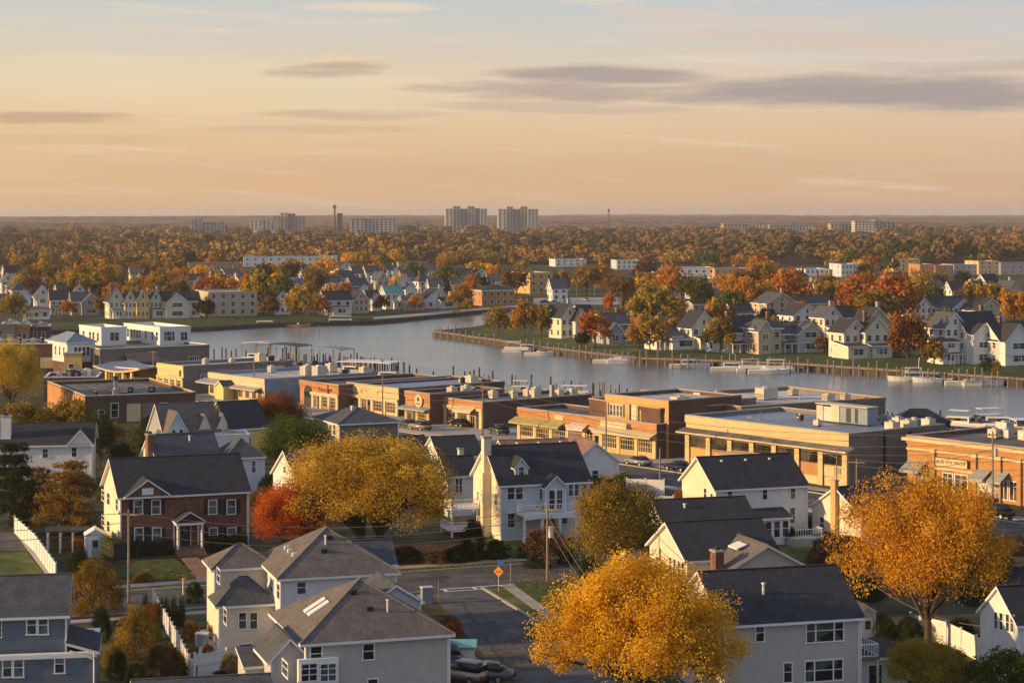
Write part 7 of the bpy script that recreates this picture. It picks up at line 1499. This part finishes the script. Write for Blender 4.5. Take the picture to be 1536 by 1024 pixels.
# ================================================================ cars
def bev(me, off):
    import bmesh
    b = bmesh.new(); b.from_mesh(me); bmesh.ops.remove_doubles(b, verts=b.verts, dist=.001)
    bmesh.ops.bevel(b, geom=list(b.edges), offset=off, segments=2, affect='EDGES', clamp_overlap=True); b.to_mesh(me); b.free()
    for p in me.polygons: p.use_smooth = True
def car(p, deg, paint, label, kind='sedan', L_=4.5):
    root = empty('car', (p.x, p.y, .03), R(deg), label, 'car' if kind != 'truck' else 'van'); W_ = 1.8; q = MB()
    prof = {'sedan': [(-.5, .35), (-.5, .82), (-.34, .92), (.16, .95), (.46, .78), (.5, .55), (.5, .35)], 'suv': [(-.5, .4), (-.5, 1.0), (.2, 1.05), (.46, .95), (.5, .65), (.5, .4)], 'truck': [(-.5, .5), (-.5, 2.4), (.22, 2.4), (.22, 1.3), (.5, 1.1), (.5, .5)]}[kind]
    cab = {'sedan': [(-.36, .92), (-.22, 1.42), (.06, 1.44), (.22, .94)], 'suv': [(-.48, 1.0), (-.42, 1.68), (.04, 1.7), (.2, 1.04)], 'truck': [(.221, 1.3), (.221, 2.1), (.3, 2.1), (.42, 1.25)]}[kind]
    def ext(b, pr, hw, m_, inset=0.0, m2=None):
        n = len(pr); A_ = [(x*L_, -hw + (inset if i in (1, 2) else 0), z) for i, (x, z) in enumerate(pr)]; B_ = [(x*L_, hw - (inset if i in (1, 2) else 0), z) for i, (x, z) in enumerate(pr)]
        b.face(A_[::-1], m_); b.face(B_, m_)
        for i in range(n): j = (i+1) % n; b.face([A_[i], A_[j], B_[j], B_[i]], m2 if m2 and i == 1 else m_)
    ext(q, prof, W_/2, paint); bd = q.build('body', root); bev(bd.data, .09)
    q = MB(); ext(q, cab, W_/2-.06, 'carglass', .14, paint); bev(q.build('cabin_glass', root).data, .04)
    q = MB(); q.box(-L_*.5-.04, -W_/2+.1, .36, -L_*.5+.02, W_/2-.1, .52, 'dark'); q.box(L_*.5-.02, -W_/2+.1, .36, L_*.5+.04, W_/2-.1, .5, 'dark'); q.build('bumpers', root)
    wm = MB(); wm.tube([(0, -.11, 0), (0, .11, 0)], .33, 'rubber', 12); wm.tube([(0, -.12, 0), (0, .12, 0)], .19, 'metal', 8); me = wm.mesh('wheel')
    for x in (-.31, .32):
        for y in (-W_/2+.08, W_/2-.08): o = mk('wheel', me, root, (x*L_, y, .33))
    q = MB(); q.box(L_*.5, -.72, .55, L_*.5+.03, -.42, .72, 'white'); hm2 = q.mesh('headlight'); mk('headlight', hm2, root); mk('headlight', hm2, root, (0, 1.14, 0))
    q = MB(); q.box(-L_*.5-.03, -.75, .6, -L_*.5, -.45, .78, 'red'); tm = q.mesh('tail_light'); mk('tail_light', tm, root); mk('tail_light', tm, root, (0, 1.2, 0))
    return root
car(at(957, 698), 126, 'silver', 'silver car parked before the brick parade'); car(at(1018, 706), 128, 'navy', 'dark blue car with pink lit tail parked right of the silver one')
car(at(612, 641), 128, 'cargrey', 'grey car partly hidden before the round sign shop'); car(at(630, 645), 128, 'cartan', 'tan car parked in front of the round sign shop', 'suv'); car(at(748, 651), 118, 'cargrey', 'dark car by the alley right of the cream awning shop', 'suv'); car(at(690, 640), 128, 'carblack', 'black car before the cream awning shop')
car(at(822, 952), 108, 'carblack', 'black car at the kerb left of the large golden tree'); car(at(672, 998), -70, 'carblack', 'dark pickup like car under the wall of the front hip house', 'suv'); car(at(690, 1022), 150, 'cartan', 'tan car at the bottom edge in the driveway', 'suv'); car(at(728, 1020), 160, 'cargrey', 'dark car parked on the driveway beside the pavement')
q = car(at(1508, 752), 10, 'carwhite', 'white box truck at the right before the orange brick shop', 'truck', 6.5); car(at(1494, 776), 128, 'carblack', 'black car below the white box truck', 'suv')
car(at(1296, 727), 40, 'carblack', 'black car in the alley parking lot', 'sedan'); car(at(1330, 724), 20, 'silver', 'silver car parked by the orange brick shop corner')
for i, (x, y, c_) in enumerate(((818, 455, 'carblack'), (832, 455.5, 'silver'), (850, 454, 'carwhite'), (880, 452, 'carwhite'), (905, 454, 'silver'))): car(at(x, y), 10 + 20*i, c_, ['black car at the left end of the far parking lot', 'silver car second in the far parking lot', 'white car in the middle of the far parking lot', 'white car right of the middle in the far parking lot', 'silver car at the right end of the far parking lot'][i])
q = MB(); q.slab([(-1.6, -1, 1.35), (1.6, -1, 1.35), (1.6, 1, 1.6), (-1.6, 1, 1.6)], .08, 'teal', 'teal'); q.box(-1.4, -.8, 0, 1.4, .8, 1.2, 'white'); p = at(676, 992); tag(q.build('covered_trailer', None, (p.x+.5, p.y, .03)), 'small trailer under a turquoise tarp beside the front hip house', 'trailer')
# ================================================================ poles, wires, signs
POLES = {}
def pole(key, px, base, top, label, arms=1, lamp=False, r_=.14, trans=False):
    p = at(px, base); hh = (base-top)/F*p.y; root = empty('utility_pole', (p.x, p.y, 0), R(-20), label, 'utility pole'); q = MB(); q.tube([(0, 0, 0), (0, 0, hh)], [r_, r_*.7], 'pole', 8); q.build('post', root)
    for k in range(arms): q = MB(); z = hh-.5-.9*k; q.box(-1.1, -.06, z, 1.1, .06, z+.12, 'wood'); [q.tube([(x, 0, z+.12), (x, 0, z+.34)], .05, 'dark', 5) for x in (-1, -.4, .4, 1)]; q.build('crossarm', root)
    if trans: q = MB(); q.tube([(.35, 0, hh-3.0), (.35, 0, hh-2.0)], .26, 'metal', 10); q.build('transformer', root)
    if lamp: q = MB(); q.tube([(0, 0, hh-1.2), (-1.4, 0, hh-.7)], .04, 'metal', 5); q.box(-1.9, -.15, hh-.78, -1.3, .15, hh-.62, 'metal'); q.build('lamp_arm', root)
    POLES[key] = (Vector((p.x, p.y, 0)), hh)
pole('a', 821, 914, 756, 'tall utility pole on the corner lawn at the side street', 1, trans=True)
pole('b', 193, 905, 764, 'pale utility pole before the brick colonial house', 1)
pole('c', 1489, 770, 647, 'utility pole before the orange brick shop', 1, trans=True)
pole('d', 724, 668, 575, 'utility pole before the cream awning shop', 1, lamp=True)
pole('e', 574, 640, 563, 'utility pole before the yellow brick shop', 0)
pole('f', 909, 712, 604, 'slim utility pole before the brick parade', 0)
pole('g', 1141, 712, 618, 'utility pole before the yellow brick store entrance', 0, lamp=True)
pole('h', 373, 655, 606, 'short pole with lamps beside the yellow gabled house', 0, lamp=True)
pole('i', 1285, 745, 688, 'short pole at the corner of the parking lot', 1)
pole('j', 990, 738, 672, 'thin pole near the dark blue car', 0)
pole('k', 381, 602, 538, 'pole before the cream shop', 0)
pole('l', 230, 575, 525, 'pole right of the curved canopy station', 1)
pole('m', 141, 572, 524, 'thin pole between white pavilion and station', 0, r_=.1)
pole('n', 1255, 740, 672, 'thin lamp pole before the yellow brick store', 0, lamp=True, r_=.09)
pole('o', 70, 655, 620, 'short bare pole behind the plain white house', 0, r_=.1)
pole('p', 479, 510, 486, 'lone thin pole in the far left river', 0, r_=.1)
pole('q', 865, 450, 423, 'lamp pole beyond the wooded point', 1, r_=.12); pole('r', 892, 446, 424, 'second lamp pole beyond the wooded point', 0, r_=.12)
pole('s', 658, 900, 868, 'short post beside the corner lawn', 0, r_=.06)
def wire(a, b_, sag, label, r_=.03, dz=0.0, off=0.0, za=None, zb=None):
    (pa, ha), (pb, hb2) = (POLES[a] if isinstance(a, str) else a), (POLES[b_] if isinstance(b_, str) else b_); A_ = pa + Vector((off, 0, (ha if za is None else za)+dz)); B_ = pb + Vector((off, 0, (hb2 if zb is None else zb)+dz)); n = 14
    q = MB(); q.tube([A_.lerp(B_, k/n) - A_ - Vector((0, 0, sag*4*(k/n)*(1-k/n))) for k in range(n+1)], r_, 'wire', 4, False); return tag(q.build('power_line', None, A_), label, 'power line')
OUT1 = (Vector((-95, 163, 0)), 11); OUT2 = (Vector((95, 205, 0)), 11); OUT3 = (Vector((120, 165, 0)), 9.5); OUT4 = (Vector((14, 120, 0)), 6.0)
nm = {1: 'upper', 2: 'middle', 3: 'lower'}
for k in (1, 2, 3):
    wire('b', OUT1, 1.0, nm[k] + ' wire running left from the pale utility pole', dz=-.3-.9*(k-1))
    wire('b', 'a', 1.6, nm[k] + ' wire between the pale pole and the corner lawn pole', dz=-.3-.9*(k-1))
    wire('d', 'c', 3.2 if k > 1 else 2.6, nm[k] + ' long wire along the main road past the brick shops', .026, dz=-.3-1.1*(k-1))
    wire('k', 'd', 2.2, nm[k] + ' wire between the cream shop pole and the cream awning shop pole', .026, dz=-.3-1.0*(k-1))
    wire('c', (Vector((92, 195, 0)), 11), 1.2, nm[k] + ' wire running off right from the orange shop pole', dz=-.4-1.2*(k-1))
for k in (1, 2): wire('a', OUT4, 2.0, nm[k] + ' service wire dropping right from the corner lawn pole', .035, dz=-1.0-1.0*(k-1)); wire('l', 'k', 1.8, nm[k] + ' wire between station pole and cream shop pole', .03, dz=-.4-.8*k); wire('i', 'c', 1.0, nm[k] + ' wire between parking lot pole and orange shop pole', dz=-.4-.8*k, za=6, zb=9)
wire('a', (BLUE.world(1, 9.5, 0), 6.2), .8, 'service wire from corner lawn pole to the pale blue house', .02, dz=-.6)
wire((at(1312, 936), 3.4), (at(1560, 1005), 3.9), 1.6, 'thick pale cable crossing before the large orange tree at bottom right', .045)
wire('l', (Vector((-130, 420, 0)), 10), 1.8, 'wire from station pole towards the left edge', .03, dz=-.6)
# road signs
root = empty('road_sign', at(748, 888), R(-15), 'yellow diamond and blue road sign at the street corner', 'road sign'); q = MB(); q.tube([(0, 0, 0), (0, 0, 2.9)], .05, 'metal', 6); q.build('post', root)
q = MB(); q.face([(-.5, -.08, 2.0), (0, -.08, 1.5), (.5, -.08, 2.0), (0, -.08, 2.5)], 'amber'); q.face([(-.5, -.06, 2.0), (0, -.06, 2.5), (.5, -.06, 2.0), (0, -.06, 1.5)], 'metal'); q.box(-.25, -.1, 1.95, .25, -.082, 2.05, 'red'); q.build('yellow_plate', root); q = MB(); q.box(-.1, -.09, 2.55, .55, -.05, 3.1, 'blue'); q.build('blue_plate', root)
root = empty('road_sign', at(766, 872), R(10), 'small grey sign post beyond the yellow road sign', 'road sign'); q = MB(); q.tube([(0, 0, 0), (0, 0, 2.3)], .04, 'metal', 6); q.build('post', root); q = MB(); q.box(-.2, -.06, 1.8, .2, -.03, 2.3, 'flatblue'); q.build('plate', root)
root = empty('street_marker', at(275, 892), 0, 'short yellow marker post by the kerb near the dark shrub', 'marker post'); q = MB(); q.tube([(0, 0, 0), (0, 0, 1.5)], .1, 'boarded', 6); q.build('post', root); q = MB(); q.box(-.16, -.16, 1.5, .16, .16, 1.6, 'amber'); q.build('cap', root)
root = empty('garden_bench', at(318, 958), R(-50), 'brown wooden bench and table in the left garden', 'bench'); q = MB(); q.box(-1.1, -.3, .42, 1.1, .3, .5, 'copper'); q.build('seat', root); q = MB(); q.box(-1.1, .3, .5, 1.1, .36, 1.0, 'copper'); q.build('backrest', root)
for x in (-1, 1): q = MB(); q.box(x-.06, -.28, 0, x+.06, .28, .419, 'wood'); q.build('leg', root)
root = empty('water_tank', at(303, 968), 0, 'small blue plastic bin in the left garden', 'bin'); q = MB(); q.box(-.5, -.4, 0, .5, .4, 1.0, 'flatblue'); q.build('body', root); q = MB(); q.box(-.54, -.44, 1.0, .54, .44, 1.1, 'paleblue'); q.build('lid', root)
root = empty('roadside_box', at(640, 905), R(20), 'small turquoise utility cabinet at the left of the side street', 'cabinet'); q = MB(); q.box(-.5, -.35, 0, .5, .35, 1.5, 'flatblue'); q.build('body', root); q = MB(); q.box(-.55, -.4, 1.5, .55, .4, 1.6, 'paleblue'); q.build('lid', root)
# ================================================================ labels for the scattered trees and houses
LM = [(55, 478, 'low white riverside house'), (127, 472, 'grey house on the left bank'), (175, 478, 'cream row'), (270, 477, 'wide cream house'), (350, 475, 'tan apartment block'), (450, 478, 'golden riverbank tree'), (508, 473, 'long cream house'), (590, 464, 'turquoise roofed house'), (658, 463, 'steep white promenade house'),
 (748, 459, 'red brick hall'), (812, 441, 'four storey brick block'), (325, 412, 'pinkish brick hall'), (435, 398, 'long pale blue warehouse'), (443, 436, 'dark blue shed'), (130, 446, 'amber cluster'), (58, 440, 'upper left olive tree'), (205, 438, 'bright golden tree'), (619, 402, 'long low grey roof'), (680, 413, 'low white hall'), (742, 428, 'bright orange tree'),
 (985, 490, 'tall spreading golden tree'), (1028, 420, 'long white warehouse'), (1099, 420, 'pink brick hall'), (1178, 466, 'wide orange tree'), (1226, 420, 'white and navy hall'), (1276, 420, 'tall pale blue block'), (1345, 484, 'great orange olive thicket'), (1360, 408, 'stepped tan brick block'), (1415, 413, 'red brick shops'), (1484, 410, 'yellow and maroon shop'),
 (1530, 412, 'rightmost distant shop'), (1524, 494, 'right edge orange tree'), (1485, 486, 'tan gabled house'), (1385, 484, 'white gabled house'), (1112, 528, 'big plain white house'), (1055, 524, 'pointed cream gable'), (1150, 531, 'tan porch house'), (1315, 537, 'tall cream gable'), (1240, 508, 'set back cream house'), (1435, 546, 'three storey white house'), (1170, 474, 'broad tan gabled house')]
ORD = ['', 'second ', 'third ', 'fourth ', 'fifth ', 'sixth ', 'seventh ', 'eighth ', 'ninth ', 'tenth ', 'eleventh ', 'twelfth ']
def autolabel(items):
    # items: (object, x, y, phrase); the label names the nearest landmark and the side it stands on; equals are counted outwards
    gr = {}
    for o, x, y, ph in items:
        lx, ly, lm = min(LM, key=lambda q: (q[0]-x)**2 + ((q[1]-y)*2.5)**2); dx, dy = x-lx, y-ly
        rel = ('right of' if dx > 0 else 'left of') if abs(dx) > abs(dy)*2.5 else ('behind' if dy < 0 else 'in front of')
        gr.setdefault((ph, rel, lm), []).append((math.hypot(dx, dy*2.5), o))
    for (ph, rel, lm), v in gr.items():
        v.sort(key=lambda q: q[0])
        for k, (_, o) in enumerate(v):
            o['label'] = ph + ' ' + rel + ' the ' + lm if len(v) == 1 else (ORD[k] + 'nearest ' + ph + ' ' + rel + ' the ' + lm)
LM += [(95, 700, 'plain white house'), (262, 815, 'brick colonial house'), (100, 860, 'tall white fence'), (50, 1000, 'slate blue house'), (205, 985, 'broad olive shrub'), (260, 960, 'slanting picket fence'), (340, 1000, 'grey patio'), (432, 846, 'fiery red orange tree'), (560, 832, 'great golden tree'), (690, 680, 'twin roofed white house'),
 (800, 800, 'pale blue house'), (821, 914, 'corner lawn pole'), (922, 884, 'dark gold tree'), (975, 742, 'roadside board fence'), (1140, 790, 'white sunroom house'), (1150, 880, 'cream gabled house'), (1270, 800, 'small chimney house'), (1392, 972, 'large orange tree'), (1510, 975, 'right edge white house'), (1385, 1050, 'bottom right small tree'),
 (1310, 1000, 'low white garage'), (1500, 752, 'white box truck'), (210, 630, 'brown brick workshop'), (322, 645, 'yellow gable'), (270, 700, 'orange lit gable'), (441, 722, 'dense green tree'), (550, 660, 'hip roofed hall'), (810, 690, 'red brown roofed house'), (30, 630, 'left edge amber tree'), (20, 790, 'layered pine')]
it = []
for t_ in TREES:
    if not t_['auto']: continue
    x, y = t_['px']; sz = 'tall ' if t_['h'] > 13 else ('small ' if t_['h'] < 8 else '')
    shr = 'shrub' if t_['kind'] in ('bushfar', 'bush') else 'tree'
    near_ = t_['kind'] in ('bush', 'mid')
    t_['o']['group'] = 'garden shrubs and small trees around the near houses' if near_ else 'autumn trees of the middle distance' if shr == 'tree' else 'shrubs along the far shore'
    it.append((t_['o'], x, y, sz + CNAME[t_['color']] + ' ' + shr))
autolabel(it)
autolabel([(h.root, x, y, '%s %s house with %s roof' % (k, c_, r_)) for h, c_, r_, k, x, y in MHO])
for h, *_ in MHO: h.root['group'] = 'houses among the trees beyond the river'
print('objects', len(bpy.data.objects), 'trees', len(TREES), 'pilings', piln[0])
# ---------------------------------------------------------------- evening air
hm = bpy.data.materials.new('evening_haze'); hm.use_nodes = True; hn = hm.node_tree
hn.nodes.remove(hn.nodes['Principled BSDF']); pv = hn.nodes.new('ShaderNodeVolumePrincipled')
pv.inputs['Color'].default_value = (.9, .86, .84, 1); pv.inputs['Density'].default_value = 7.5e-5; pv.inputs['Anisotropy'].default_value = .2
hn.links.new(pv.outputs[0], hn.nodes['Material Output'].inputs['Volume'])
hb = MB(); hb.box(-15000, -500, -5, 15000, 31000, 90, hm)
tag(hb.build('haze'), 'thin warm evening haze over the town', 'haze', kind='stuff')
